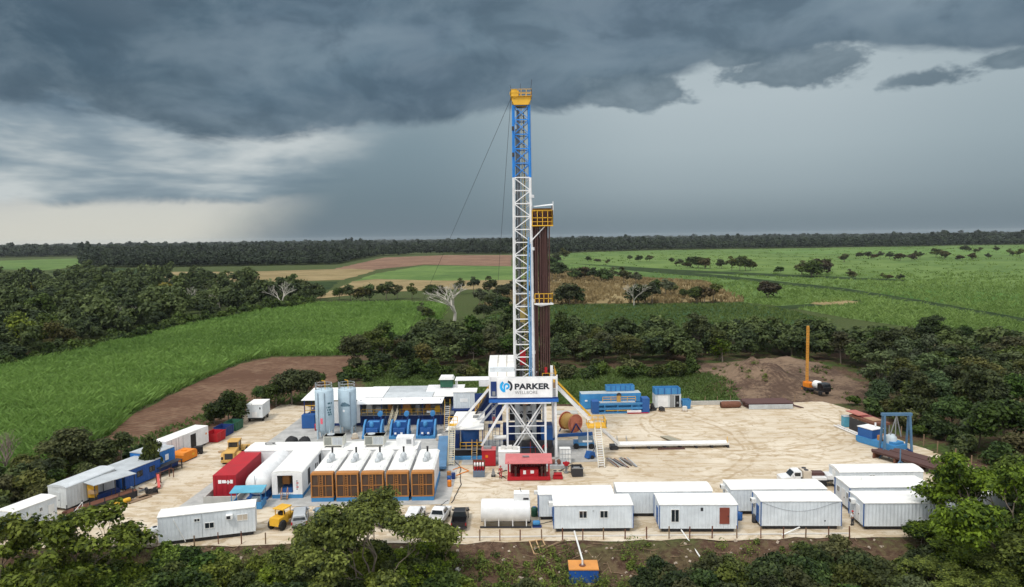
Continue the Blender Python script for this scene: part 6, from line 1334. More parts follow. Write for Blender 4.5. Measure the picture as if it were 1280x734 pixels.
for i, (x, lab) in enumerate(((-25.0, 'left blue mud pump, beside the right silo'), (-20.2, 'middle blue mud pump, at the foot of the cream stair'), (-15.5, 'right blue mud pump, on the light blue skid'))):
    if i == 0: m0.location = (x, 125.8, 0); m0['label'] = lab
    else: recopy(m0, (x, 125.6, 0), 0, lab)
# silos
def silo(label, x, y, r_, z1, n, marks):
    o = thing('silo', label, 'silo', (x, y, 0), math.radians(-3)); z0 = 1.2
    MB().lathe([(.35, .5), (r_, z0 + .6), (r_, z1 - .15), (r_ * .97, z1), (0, z1 + .05)], n, 'z').build('vessel', SILO, o, True)
    for a in range(4): q = PI / 4 + a * PI / 2; MB().bar((r_ * .92 * math.cos(q), r_ * .92 * math.sin(q), 0), (r_ * .92 * math.cos(q), r_ * .92 * math.sin(q), z0 + 1.2), .22).build('leg', SILO, o)
    for a in ((-1.95, -1.25) if marks else (-1.0,)):
        MB().tube((1.06 * r_ * math.cos(a), 1.06 * r_ * math.sin(a), .4), (1.06 * r_ * math.cos(a), 1.06 * r_ * math.sin(a), z1 - .4), .07).build('fill_pipe', paint('slate pipe', (.22, .28, .34), wear=.2), o)
    r2 = MB(); railing(r2, [(r_ * .9 * math.cos(k * PI / 4), r_ * .9 * math.sin(k * PI / 4), z1 + .02) for k in range(9)], 1.0, .025, 2); r2.build('railing', GALV, o)
    MB().bar((.3, -.3, z1), (.3, -.3, z1 + 1.5), .09).bar((.3, -.3, z1 + 1.5), (-.3, -.3, z1 + 1.6), .09).build('hoist', YEL, o); MB().tube((-r_ * .8, -.6, z1 - .5), (-r_ * .8, -.6, z1 + 1.3), .1).build('vent_pipe', STEEL, o)
    mk = paint('dark teal stencil', (.03, .12, .15), wear=.1)
    if marks:
        for k, (a0, a1, zt) in enumerate(((-1.0, -.35, 6.6), (-1.05, -.5, 5.9), (-1.0, -.45, 5.45), (-.95, -.5, 5.0), (-.9, -.45, 4.6))):
            m_ = MB(); n_ = 8
            for i in range(n_):
                if (i * 7 + k * 3) % 5 == 0: continue
                b0, b1 = a0 + (a1 - a0) * i / n_, a0 + (a1 - a0) * (i + .8) / n_; rr = r_ * 1.004
                m_.add([(rr * math.cos(b0), rr * math.sin(b0), zt - .3), (rr * math.cos(b1), rr * math.sin(b1), zt - .3), (rr * math.cos(b1), rr * math.sin(b1), zt), (rr * math.cos(b0), rr * math.sin(b0), zt)], [(0, 1, 2, 3)])
            m_.build('stencil_line', mk, o)
        MB().box(-.28, .12, -r_ * 1.02, -r_ * .99, 2.9, 3.9).build('warning_tag', paint('pink tag', (.8, .15, .2), wear=.1), o)
    else:
        m_ = MB()
        for i in range(9):
            b0, b1 = -2.1 + .12 * i, -2.1 + .12 * (i + .95); rr = r_ * 1.004; h_ = (.35, .6, .75, .7, .8, .65, .55, .5, .3)[i]
            m_.add([(rr * math.cos(b0), rr * math.sin(b0), 5.2), (rr * math.cos(b1), rr * math.sin(b1), 5.2), (rr * math.cos(b1), rr * math.sin(b1), 5.2 + h_), (rr * math.cos(b0), rr * math.sin(b0), 5.2 + h_)], [(0, 1, 2, 3)])
        m_.build('stencil_mark', paint('slate stencil', (.10, .17, .22), wear=.1), o)
        MB().box(-.4, -.05, -r_ * 1.0, -r_ * .97, 4.2, 4.6).build('placard', SIGNW, o)
silo('left pale blue silo with dark stencilled lines and two pipes', -33.4, 125.4, 1.62, 8.75, 26, True)
silo('right pale blue silo with one slate stencil mark', -30.1, 128.6, 1.62, 8.2, 26, False)
o = thing('red_drum', 'small red drum by the blue end tank left of the silos', 'drum', (-36.3, 130.5, 0)); MB().lathe([(.4, 0), (.42, .4), (.4, .8), (.42, 1.2), (.3, 1.25), (0, 1.25)], 14).build('shell', RED, o, True); MB().lathe([(.1, 1.25), (.1, 1.33), (0, 1.34)], 8).build('cap', DARK, o)

# red choke manifold shed and things around it
o = thing('manifold_shed', 'red accumulator shed with pale red roof in front of the rig', 'shed', (2.1, 102.9, 0), math.radians(-1))
MB().box(-3.1, 3.1, -1.5, 1.6, .03, .32).build('skid', RED, o); MB().box(-3.1, 3.1, -1.62, -1.5, .1, .62).build('drip_rail', RED, o)
for x in (-2.95, 2.95):
    for y in (-1.35, 1.45): MB().box(x - .07, x + .07, y - .07, y + .07, .32, 2.75).build('post', RED, o)
MB().prism([(-1.75, 2.55), (1.75, 2.95), (1.75, 3.05), (-1.75, 2.65)], -3.4, 3.4, 'x').build('roof', PINK, o); MB().box(-.9, .1, .2, .5, 2.98, 3.12).build('roof_handle', STEEL, o)
MB().box(-2.7, 2.6, .9, 1.4, .33, 2.4).build('back_panel', paint('dark red panel', (.10, .012, .015), wear=.2), o); MB().box(-1.25, 1.4, -1.1, .1, .33, 1.5).build('oil_tank', RED, o); MB().box(-.8, -.4, -1.13, -1.102, .85, 1.4).build('placard', SIGNW, o); MB().box(.25, .75, -1.13, -1.102, .95, 1.4).build('placard', SIGNW, o)
bt = MB().lathe([(0, .4), (.13, .45), (.15, .6), (.15, 1.5), (.1, 1.75), (0, 1.85)], 12, 'z', (-2.4, .2, .6)).build('pressure_bottle', paint('dark red bottle', (.12, .012, .016), wear=.1), o, True)
for i in range(1, 15): 
    c = bt.copy(); COL.objects.link(c); c.parent = o; c.location = (.34 * i, .1 * (i % 2), 0)
for x in (-1.9, 1.9, 2.4): MB().box(x - .15, x + .15, -.9, -.3, .33, 1.9).build('pump_unit', RUSTD, o)
o = thing('red_cabinet', 'tall red cabinet left of the white tank box under the rig', 'cabinet', (-3.9, 109.0, 0)); MB().box(-1.05, 1.05, -.9, .9, .1, 2.5).build('body', RED, o); MB().box(-1.12, 1.12, -.98, .98, 2.502, 2.6).build('top', PINK, o); MB().box(-.5, -.1, -.93, -.902, 1.4, 1.8).build('placard', ORNG, o); MB().box(-.8, .4, -.5, .5, 2.602, 2.9).build('hose_reel', STEEL, o)
o = thing('bottle_rack', 'rack of four red and white gas bottles left of the red coverall worker', 'rack', (-5.2, 103.6, 0)); MB().box(-.85, .85, -.5, .5, .05, .9).build('crate', paint('grey blue crate', (.12, .16, .22), wear=.3), o); MB().box(-.9, .9, .42, .5, .9, 2.4).build('back_frame', RUST, o)
for i, x in enumerate((-.6, -.2, .2, .6)): b_ = MB().lathe([(.14, .3), (.14, 1.9), (.08, 2.1), (.05, 2.3), (0, 2.3)], 12, 'z', (x, 0, 0)).build('gas_bottle', RED, o, True); MB().lathe([(.145, 1.55), (.145, 1.9), (.085, 2.11), (0, 2.2)], 12, 'z', (x, 0, .01)).build('cap', SIGNW, b_, True)
o = thing('water_tank', 'white square tank box behind the red coverall worker', 'tank', (-.75, 107.6, 0)); MB().box(-1.6, 1.6, -1.4, 1.4, .05, 2.75).build('body', WHITE, o); MB().box(-1.65, 1.65, -1.45, 1.45, 2.752, 2.85).build('top', ROOFW, o)
for x, y in ((-.9, .1), (.1, .3), (.9, -.2)): MB().box(x - .35, x + .35, y - .4, y + .4, 2.852, 3.3).build('sack', BAG, o)
o = thing('small_pump', 'small dark pump between bottle rack and the white tank box', 'pump', (-3.1, 103.6, 0)); MB().box(-.3, .3, -.4, .4, 0, .2).build('base', DARK, o); MB().lathe([(0, -.35), (.25, -.33), (.25, .33), (0, .35)], 12, 'y', (0, 0, .45)).build('motor', STEEL, o); MB().box(-.15, .15, -.15, .15, .65, 1.1).build('column', STEEL, o)
o = thing('valve_assembly', 'red valve block on the sand right of the red shed', 'valve', (6.3, 102.1, 0)); MB().box(-.7, .7, -.4, .4, .05, .45).build('base', RED, o); MB().lathe([(0, -.6), (.28, -.58), (.28, .58), (0, .6)], 12, 'x', (0, 0, .7)).build('body', RED, o)
for x in (-.4, .35): w_ = MB().lathe([(.22, -.03), (.28, 0), (.22, .03)], 14, 'z', (x, 0, 1.2)).build('hand_wheel', DARK, o); MB().tube((x, 0, .7), (x, 0, 1.2), .04).build('stem', STEEL, w_)
o = thing('wellhead_tree', 'red topped valve tree on the sand right of the red shed', 'valve', (7.7, 104.6, 0)); MB().lathe([(.35, 0), (.35, .2), (.18, .25), (.18, 1.0), (.3, 1.05), (.3, 1.25), (.15, 1.3), (.15, 1.8), (0, 1.85)], 14).build('stem', STEEL, o); MB().lathe([(.32, -.04), (.38, 0), (.32, .04)], 14, 'y', (0, -.3, 1.5)).build('hand_wheel', RED, o); MB().box(-.5, .5, -.15, .15, 1.35, 1.65).build('bonnet', RED, o)
o = thing('mud_bin', 'open black steel bin on the sand right of the red shed', 'bin', (9.2, 103.6, 0), .05); b = MB(); b.box(-.8, .8, -.9, -.82, .05, 1.35).box(-.8, .8, .82, .9, .05, 1.35).box(-.8, -.72, -.82, .82, .05, 1.35).box(.72, .8, -.82, .82, .05, 1.35).box(-.72, .72, -.82, .82, .05, .9); b.build('body', DARK, o); MB().box(-.5, .45, -.4, .4, .902, 1.15).build('load', STEEL, o); MB().box(-.9, .9, -.96, -.9, 1.25, 1.4).build('rim', STEEL, o)
o = thing('ibc_cage', 'white caged liquid tank at the right front leg of the rig', 'tank', (7.9, 109.6, 0)); MB().box(-.85, .85, -.7, .7, .2, 2.3).build('tank', PLAST, o); c = MB()
for x in (-.9, -.45, 0, .45, .9): c.bar((x, -.75, .1), (x, -.75, 2.4), .05)
for z in (.15, .85, 1.6, 2.35): c.bar((-.9, -.75, z), (.9, -.75, z), .05)
c.build('cage', GALV, o)
o = thing('pipe_skid', 'grey flat skid with rusty fittings in front of the right rig leg', 'skid', (6.2, 107.2, 0)); MB().box(-1.9, 1.9, -.8, .8, .05, .55).build('base', GALV, o); MB().lathe([(0, -.5), (.35, -.48), (.35, .48), (0, .5)], 12, 'x', (-.5, 0, .95)).build('fitting', RUST, o); MB().lathe([(0, -.4), (.3, -.38), (.3, .38), (0, .4)], 12, 'y', (.6, 0, .9)).build('fitting', RUST, o); MB().box(-1.9, 1.9, .802, .9, .05, .9).build('side_plate', GALV, o)
# reel
o = thing('cable_reel', 'big orange cable reel with spoked end right of the rig', 'reel', (10.2, 127.0, 0), math.radians(35)); o.scale = (.9, .9, .9)
MB().lathe([(1.0, -1.4), (1.0, 1.4)], 28, 'y', (0, 0, 2.1)).build('drum', CATY, o, True)
MB().lathe([(1.55, -1.35), (1.55, 1.35), (1.2, 1.36), (1.2, -1.36), (1.55, -1.35)], 28, 'y', (0, 0, 2.1)).build('wound_cable', CATY, o, True)
for y in (-1.5, 1.5):
    fl = MB(); fl.lathe([(1.72, y - .05), (1.82, y - .05), (1.82, y + .05), (1.72, y + .05), (1.72, y - .05)], 30, 'y', (0, 0, 2.1))
    for k in range(9): q = k * 2 * PI / 9; fl.bar((.2 * math.cos(q), y, 2.1 + .2 * math.sin(q)), (1.76 * math.cos(q), y, 2.1 + 1.76 * math.sin(q)), .12)
    fl.build('flange', paint('coral red reel flange', (.62, .20, .12), wear=.15), o); MB().lathe([(.0, y - .04), (1.25, y - .04), (1.25, y + .04), (0, y + .04)], 24, 'y', (0, 0, 2.1)).build('end_disc', paint('dull red disc', (.26, .05, .035), wear=.2), o)
    for s in (-1, 1): MB().bar((0, y * 1.15, 2.1), (s * 1.5, y * 1.15, 0), .18).build('stand_leg', NAVY, o)
# catwalk
o = thing('catwalk', 'long low white pipe catwalk leading away right from the ramp', 'catwalk', (26.0, 116.9, 0), math.radians(.3))
MB().box(-9.3, 9.4, -.85, .85, .52, .72).build('deck', ROOFW, o); MB().bar((-9.3, -.85, .78), (9.4, -.85, .78), .12).build('kerb_rail', WHITE, o); MB().bar((-9.3, .85, .78), (9.4, .85, .78), .12).build('kerb_rail', WHITE, o)
for k in range(8): MB().box(-9.1 + k * 2.6, -8.8 + k * 2.6, -.8, .8, 0, .52).build('support', DARK, o)
MB().box(-2.4, 2.0, -1.3, -.92, .02, .22).build('pipe_sill', RUSTD, o); MB().bar((9.1, -.7, .7), (9.1, -.7, 1.9), .07).build('end_post', YEL, o)
o = thing('gravel_ramp_plate', 'weathered plate ramp leaning toward the catwalk', 'plate', (26.8, 121.0, 0), math.radians(14)); MB().prism([(-2.4, .55), (2.4, .05), (2.4, .15), (-2.4, .65)], -.75, .75, 'x').build('deck', paint('weathered plate', (.34, .31, .23), wear=.4), o); MB().box(-.7, .7, -2.3, -2.1, 0, .54).build('foot', DARK, o)
for i, dx in enumerate((0, 1.6)):
    o = thing('pipe_trestle', ('left thin pipe trestle behind the ramp foot', 'right thin pipe trestle behind the ramp foot')[i], 'trestle', (17.6 + dx, 120.5, 0), -.12); MB().bar((0, -2, .5), (0, 2, .5), .1).build('beam', STEEL, o)
    for y in (-1.9, 1.9): MB().bar((0, y, 0), (0, y, .5), .09).build('leg', STEEL, o)
# loose pipes near the stair: every pipe by itself
r = random.Random(77)
for i in range(11):
    x = 14.9 + i * .33 + r.uniform(-.1, .1); a = math.radians(90 + r.uniform(-3, 12)); L = r.uniform(3.4, 4.8); mb = MB(); mb.tube((-L / 2, 0, .12), (L / 2, 0, .30), .085, 8)
    q = mb.build('loose_pipe', (STEEL, RUST, GALV, DARK)[i % 4]); q.location = (x, 108.6 + r.uniform(-.4, .4), .0); q.rotation_euler = (0, 0, a + .25); tag(q, 'short loose pipe lying on the sand right of the white stair', 'pipe', 'loose pipes right of the white stair')
o = thing('pipe_dolly', 'blue handled cart behind the foot of the white stair', 'cart', (12.0, 111.6, 0), .6); MB().prism([(-.8, .2), (.8, .2), (.6, 1.0), (-.3, 1.2)], -.5, .5).build('body', BLUE, o); MB().bar((.6, 0, .9), (1.3, 0, 1.9), .08).build('handle', DARK, o); MB().lathe([(0, -.12), (.3, -.12), (.3, .12), (0, .12)], 12, 'y', (0, -.6, .3)).build('wheel', BLACK, o)

# ------------------------------------------------------------------ rear right of the pad
o = cabin('long_tank_container', 'long ribbed light blue container behind the blue pipe frames', 'container', 12.2, 2.6, .15, 3.0, (19.8, 145.4), math.radians(3), wall=CBLUE, roofm=paint('dusty container roof', (.42, .48, .50), wear=.3), roof='container', skid='beam', feats=[('panel', 'front', .08, 1.5, .5, .3, SIGNW)])
o = thing('blue_tub', 'blue open skid box on top of the long light blue container', 'skid box', (22.0, 146.9, 3.25), math.radians(3)); 
b = MB(); b.box(-2.9, 2.9, -.9, -.8, 0, 1.1).box(-2.9, 2.9, .8, .9, 0, 1.1).box(-2.9, -2.8, -.8, .8, 0, 1.1).box(2.8, 2.9, -.8, .8, 0, 1.1).box(-2.8, 2.8, -.8, .8, 0, .1); b.build('body', LBLUE, o)
for x in (-2, -1, 0, 1, 2): MB().box(x - .05, x + .05, -.96, -.902, 0, 1.12).build('rib', BLUE, o)
o = thing('handling_rack', 'blue steel handling frames with yellow rails before the long container', 'frame', (21.2, 141.2, 0), math.radians(2.5))
for k, z in enumerate((.15, 1.0, 1.9)):
    for y in (-.9, .9): MB().bar((-5.6, y, z), (5.6, y, z), .26, .34).build('beam', LBLUE, o)
for x in (-5.4, -3.2, -.6, 2.2, 5.4):
    for y in (-.9, .9): MB().bar((x, y, 0), (x, y, 2.3 if abs(x) > 4 else 1.9), .2).build('post', LBLUE, o)
MB().box(-5.7, -4.4, -1.1, 1.1, .1, 2.5).build('end_frame', BLUE, o); MB().box(4.3, 5.7, -1.1, 1.1, .1, 2.9).build('end_frame', BLUE, o)
MB().box(-4.1, 3.0, -.6, .6, 1.95, 2.15).build('trough', GALV, o); MB().box(1.2, 4.0, -1.3, -1.04, .2, .6).build('trough', SIGNW, o); MB().box(1.2, 5.4, -1.6, -1.35, .05, .2).build('runner', RED, o); MB().bar((-3.0, -.95, .62), (2.0, -.95, .62), .12).build('rail', YEL, o)
r_ = MB(); railing(r_, [(-3.4, .3, 2.16), (3.2, .3, 2.16)], .9, .05, 1.5); r_.build('railing', YEL, o); MB().box(-.6, .1, -.3, .3, 2.16, 3.4).build('winch', CATY, o); MB().lathe([(0, -.2), (.45, -.18), (.45, .18), (0, .2)], 14, 'y', (-.2, -.1, 3.5)).build('sheave', DARK, o)
sc2 = cabin('store_container', 'white store container with open door and blue tub on its roof', 'container', 5.3, 2.5, .15, 2.65, (31.4, 145.4), math.radians(2), wall=GREYW, roofm=GREYR, roof='container', feats=[('panel', 'front', .30, .05, 2.1, 2.4, WHITE, 'door'), ('panel', 'front', .85, .05, .85, 2.35, paint('painted interior shade', (.01, .01, .012)), 'doorway'), ('panel', 'front', .65, .05, .9, 2.4, STEEL, 'door'), ('panel', 'front', .87, .7, .4, .4, SIGNW)])  # near-black panel paints the shade behind the open door
o = thing('blue_tub', 'blue ribbed tub lying on the store container roof', 'skid box', (31.3, 145.2, 2.86), math.radians(2)); b = MB(); b.box(-2.6, 2.6, -1.2, -1.1, 0, 1.25).box(-2.6, 2.6, 1.1, 1.2, 0, 1.25).box(-2.6, -2.5, -1.1, 1.1, 0, 1.25).box(2.5, 2.6, -1.1, 1.1, 0, 1.25).box(-2.5, 2.5, -1.1, 1.1, 0, .12); b.build('body', LBLUE, o)
for x in (-2, -.7, .7, 2): MB().box(x - .08, x + .08, -1.28, -1.202, 0, 1.27).build('rib', BLUE, o)
skip('small bright blue waste skip right of the store container', (35.0, 143.9), .03, LBLUE, 1.7, 1.6, 1.75)
o = thing('black_valve', 'black valve lump between the pipe frames and the store container', 'valve', (27.9, 142.2, 0), .4); MB().box(-.7, .7, -.4, .4, .05, .4).build('base', DARK, o); MB().lathe([(.4, 0), (.45, .4), (.3, .9), (.35, 1.0), (0, 1.2)], 12, 'z', (-.1, 0, .4)).build('body', BLACK, o); MB().tube((.1, 0, .7), (1.0, 0, .3), .1).build('spout', DARK, o)
o = thing('concrete_wall', 'low concrete block wall along the rear pad edge', 'wall', (43.2, 146.6, 0), .0); MB().box(-7.2, 6.0, -.2, .2, 0, .8).build('wall', CONC, o)
q = MB().lathe([(.55, -2.0), (.68, -1.6), (.7, 1.4), (.55, 2.0), (.35, 2.0), (.35, -2.0), (.55, -2.0)], 14, 'x', (0, 0, .65)).build('rusty_pipe', RUST); q.location = (44.0, 143.8, 0); q.rotation_euler = (0, 0, .03); tag(q, 'short fat rusty pipe lying before the concrete wall', 'pipe')
q = MB().box(-2.2, 2.2, -1.3, 1.3, .02, .3).build('white_slab', CONC); q.location = (10.5, 140.8, 0); tag(q, 'pale flat slab on the sand right of the rig, behind the ramp', 'slab')
def pipe_rack(label, x, y, rz, L, wdt, h, n, side=None, nm='pipe_rack', stuff_mat=RUSTD):
    o = thing(nm, label, 'rack', (x, y, 0), rz)
    for k in range(4):
        xx = -L / 2 + .5 + k * (L - 1) / 3; MB().box(xx - .12, xx + .12, -wdt / 2, wdt / 2, .0, h).build('trestle', side or RUST, o)
    return o
def pipes_on(x, y, rz, L, wdt, h, n, layers, label, group, mat=RUSTD, rr=.11):
    base = MB().tube((-L / 2, 0, 0), (L / 2, 0, 0), rr, 8).build('steel_pipe', mat); first = True
    for l in range(layers):
        for i in range(n):
            c = base if first else base.copy()
            if not first: COL.objects.link(c)
            first = False
            yy = -wdt / 2 + rr + (wdt - 2 * rr) * i / (n - 1); jit = RV.uniform(-.25, .25)
            c.location = (x - math.sin(rz) * yy + math.cos(rz) * jit, y + math.cos(rz) * yy + math.sin(rz) * jit, h + rr + l * rr * 1.9); c.rotation_euler = (0, 0, rz); tag(c, label, 'pipe', group)
pipe_rack('rusty pipe rack with pale side plate at the rear pad edge', 51.5, 144.6, .02, 9.0, 4.6, .75, 3); pipes_on(51.5, 144.6, .02, 9.2, 4.5, .75, 20, 2, 'rusty pipe on the rack before the earth bank', 'rusty pipes on the rear rack')
q = MB().box(-4.4, 4.4, -.06, .06, .05, .95).build('rack_plate', GALV); q.location = (51.6, 142.1, 0); tag(q, 'pale worn side plate before the rear pipe rack', 'plate')
for i, (x, a) in enumerate(((47.0, 1.9), (56.6, 2.2), (57.2, 2.1))): q = MB().tube((-2.2, 0, .1), (2.2, 0, .35), .1, 8).build('loose_pipe', RUSTD); q.location = (x, 144.4, 0); q.rotation_euler = (0, 0, a); tag(q, ('rusty pipe lying askew left of the rear rack', 'rusty pipe lying askew right of the rear rack', 'outer rusty pipe lying askew right of the rear rack')[i], 'pipe')
# right edge: junk, skids, gantry, racks
o = thing('scrap_rack', 'tall rack stacked with rusty plates at the right pad edge', 'rack', (62.3, 124.0, 0), math.radians(-80))
MB().box(-3.4, 3.4, -1.5, 1.5, 2.2, 2.6).build('platform', RUST, o); MB().box(-3.2, 3.2, -1.6, -1.4, .0, 2.1).build('side_panel', DARK, o)
for x in (-3.2, -1, 1.2, 3.2):
    for y in (-1.45, 1.45): MB().bar((x, y, 0), (x, y, 2.2), .18).build('post', STEEL, o)
MB().box(-4.6, -1.0, -1.4, .6, 2.85, 3.0).build('plate', paint('faded salmon plate', (.42, .14, .11), wear=.3), o); MB().box(-.2, 2.3, -1.0, .9, 2.65, 2.78).build('plate', paint('tan plate', (.36, .22, .13), wear=.3), o); MB().box(-3.0, 1.0, -.9, 1.2, 2.61, 2.75).build('plate', paint('dull red plate', (.22, .05, .05), wear=.3), o)
for k in range(5): MB().bar((-3 + k * 1.2, 1.5, 2.7), (-2.4 + k * 1.2, 2.6, .4), .14).build('leaning_beam', RUSTD, o)
o = thing('steel_crate', 'small pale blue crate at the head of the scrap rack', 'crate', (60.4, 128.4, 0)); MB().box(-.7, .7, -.6, .6, .1, 1.9).build('body', TEAL, o); MB().box(-.75, .75, -.65, .65, 1.902, 2.0).build('lid', GALV, o); MB().box(-.6, .6, -.5, .5, 0, .1).build('foot', DARK, o)
o = thing('steel_ladder', 'white ladder frame lying along the left foot of the scrap rack', 'ladder', (59.2, 124.4, .15), math.radians(-81)); l_ = MB()
for y in (-.4, .4): l_.bar((-4.2, y, .1), (4.2, y, .1), .16)
l_.build('rail', WHITE, o); q = MB()
for k in range(13): q.bar((-4 + k * .66, -.4, .1), (-4 + k * .66, .4, .1), .1)
q.build('rung', WHITE, o)
o = thing('blue_skid', 'blue boat shaped equipment skid with white motor between scrap rack and gantry', 'skid', (60.3, 116.2, 0), math.radians(-66))
MB().prism([(-3.6, .25), (-3.0, .05), (3.2, .05), (3.8, .3), (3.8, 1.1), (-3.6, 1.1)], -1.4, 1.4).build('hull', LBLUE, o); MB().box(-3.4, -.6, -1.2, 1.2, 1.102, 2.6).build('engine_house', BLUE, o); MB().box(-3.5, -.5, -1.3, 1.3, 2.602, 2.72).build('roof', WHITE, o); MB().tube((-1.4, .5, 2.7), (-1.4, .5, 3.5), .14).build('exhaust_pipe', WHITE, o)
MB().lathe([(0, -.7), (.6, -.68), (.6, .68), (0, .7)], 16, 'y', (1.5, 0, 1.7)).build('motor', WHITE, o, True); MB().box(.0, .9, -.8, .8, 1.102, 1.9).build('gear_box', FRAME, o); MB().box(2.4, 3.5, -1.0, 1.0, 1.102, 1.5).build('deck_box', LBLUE, o)
o = thing('steel_gantry', 'tall blue steel gantry frame with chain legs at the right pad edge', 'gantry', (61.5, 113.7, 0), math.radians(-2))
MB().bar((-2.4, 0, 5.9), (2.4, 0, 5.9), .5, .42).build('top_beam', paint('slate blue steel', (.08, .17, .28), wear=.3), o)
for x in (-2.0, 2.0):
    for y in (-.9, .9): MB().bar((x, y * .3, 5.7), (x + .1 * (1 if x > 0 else -1), y, 0), .28).build('leg', paint('slate blue steel', (.08, .17, .28), wear=.3), o)
    MB().bar((x, -1.1, .12), (x, 1.1, .12), .3, .2).build('foot_beam', NAVY, o)
for s in (-1, 1): MB().bar((0, 0, 5.7), (s * .9, .2, 2.2), .14).build('sling_bar', STEEL, o)
MB().bar((-.1, 0, 5.7), (-.1, 0, 1.2), .12).build('hoist_chain', STEEL, o); MB().lathe([(.0, .0), (.7, .05), (.8, .5), (.8, 1.6), (.5, 2.1), (0, 2.2)], 18, 'z', (-.5, .4, .4)).build('suspended_tank', paint('pale blue vessel', (.50, .58, .62), wear=.3), o, True)
for i, (x, y, rz, L) in enumerate(((59.3, 105.6, 2.05, 11.5), (62.0, 105.6, 2.05, 11.0))):
    pipe_rack(('left rusty pipe rack below the blue gantry', 'right rusty pipe rack below the blue gantry')[i], x, y, rz, L, 2.2, .8, 3)
    pipes_on(x, y, rz, L, 2.1, .8, 10, 2, ('rusty pipe on the left rack below the gantry', 'rusty pipe on the right rack below the gantry')[i], ('rusty pipes on the left gantry rack', 'rusty pipes on the right gantry rack')[i])
for i, (px, py) in enumerate(((1104, 572), (1125, 583))):
    p = site(px, py); o = thing('rack_stand', ('blue splayed stand at the near left of the pipe racks, rear one', 'blue splayed stand at the near left of the pipe racks, front one')[i], 'stand', (p.x, p.y, 0))
    MB().bar((0, 0, .3), (0, 0, 2.6), .14).build('post', paint('slate blue steel', (.08, .17, .28)), o)
    for a in (-.5, 1.5, 3.6): MB().bar((0, 0, .9), (.9 * math.cos(a), .9 * math.sin(a), 0), .12).build('foot', paint('slate blue steel', (.08, .17, .28)), o)
q = MB().tube((-3.4, 0, .1), (3.4, 0, .1), .12, 8).build('loose_pipe', RUST); q.location = (62.6, 99.6, 0); q.rotation_euler = (0, 0, .03); tag(q, 'long rusty pipe lying alone by the far right trailer', 'pipe')
# left yard: rack of rusty pipes, yellow cylinder, plates
o = thing('junk_rack', 'long low rack heaped with rusty pipe along the grey trailer', 'rack', (-54.9, 93.2, 0), math.radians(62))
for x in (-4, -2, 0, 2, 4):
    for y in (-.8, .8): MB().bar((x, y, 0), (x, y, 1.5), .1).build('post', DARK, o)
MB().box(-4.5, 4.6, -.86, -.8, .1, .9).build('side_panel', DARK, o); MB().box(-4.5, 4.6, -.7, .7, .5, .6).build('bed', RUST, o)
pipes_on(-54.9, 93.2, math.radians(62), 9.4, 1.35, .6, 7, 2, 'rusty pipe on the low rack by the grey trailer', 'rusty pipes on the left yard rack', RUST, .09)
o = thing('yellow_cylinder', 'yellow cylinder lying on the sand before the left pipe rack', 'cylinder', (-52.6, 94.2, 0), math.radians(62)); MB().lathe([(0, -1.1), (.28, -1.05), (.32, -.9), (.32, .9), (.28, 1.05), (0, 1.1)], 16, 'x', (0, 0, .34)).build('body', YEL, o, True); MB().lathe([(.1, 1.1), (.1, 1.3), (0, 1.32)], 10, 'x', (0, 0, .34)).build('valve', DARK, o)
o = thing('yellow_machine', 'small yellow machine at the corner of the sheet metal shelter', 'machine', (-57.0, 95.0, 0)); MB().box(-.5, .5, -.4, .4, .8, 2.6).build('body', YEL, o); MB().box(-.4, .4, -.3, .3, 0, .8).build('stand', DARK, o); MB().box(-.2, .9, -.8, -.42, 1.4, 1.9).build('tray', WOOD, o)
for i, (x, y, w_, L, mt, a) in enumerate(((-51.3, 95.8, 1.2, 3.2, WOODG, 1.0), (-53.0, 91.6, .8, 4.2, RUSTD, 1.1), (-50.9, 97.4, 1.0, 2.6, WOODG, .9))):
    q = MB().box(-L / 2, L / 2, -w_ / 2, w_ / 2, .02, .12).build('timber_plate', mt); q.location = (x, y, 0); q.rotation_euler = (0, 0, a); tag(q, ('brown timber plate right of the yellow cylinder', 'dark rusty plate left of the yellow cylinder', 'brown timber plate under the coiled hose')[i], 'plate')
o = thing('hose_coil', 'coil of black hose on the sand by the shelter', 'hose', (-50.6, 98.0, .12)); mb = MB(); mb.path([(.8 * math.cos(a * .5), .6 * math.sin(a * .5), .05 + .012 * a) for a in range(40)], .07, 6); mb.build('coil', BLACK, o)
o = thing('scrap_heap', 'heap of dark fittings on the sand beyond the shelter', 'scrap', (-52.6, 99.6, 0)); r = random.Random(4)
for k in range(9): x, y = r.uniform(-1.6, 1.6), r.uniform(-1.2, 1.2); MB().bar((x, y, .15), (x + r.uniform(-1, 1), y + r.uniform(-1, 1), r.uniform(.1, .6)), r.uniform(.12, .3)).build('fitting', (DARK, RUST, STEEL)[k % 3], o)
o = thing('red_ramp', 'red painted conveyor beam tilted on a rusty frame before the dark blue container', 'conveyor', (-51.2, 101.2, 0), math.radians(118)); MB().bar((-1.6, 0, .3), (1.6, 0, 1.2), .35, .2).build('beam', paint('light red beam', (.60, .10, .08), wear=.3), o); MB().bar((1.3, -.4, 0), (1.3, .4, 1.0), .1).bar((1.3, .4, 0), (1.3, -.4, 1.0), .1).build('trestle', RUST, o)
o = thing('rust_frame', 'rusty pipe frame right of the dark blue container', 'frame', (-51.6, 104.0, 0), math.radians(70))
for x in (-1.2, 1.2):
    for y in (-.4, .4): MB().bar((x, y, 0), (x, y, 1.3), .09).build('leg', RUST, o)
    MB().bar((x, -.45, 1.3), (x, .45, 1.3), .09).build('cross_bar', RUST, o)
MB().bar((-1.25, 0, 1.36), (1.25, 0, 1.36), .1).build('top_bar', RUST, o)
o = thing('white_steps', 'white steps at the right end of the far left trailer', 'steps', (-56.0, 89.6, 0), math.radians(60))
for s in (-.5, .5): MB().bar((-.7, s, 0), (.5, s, 1.0), .08, .2).build('stringer', WHITE, o)
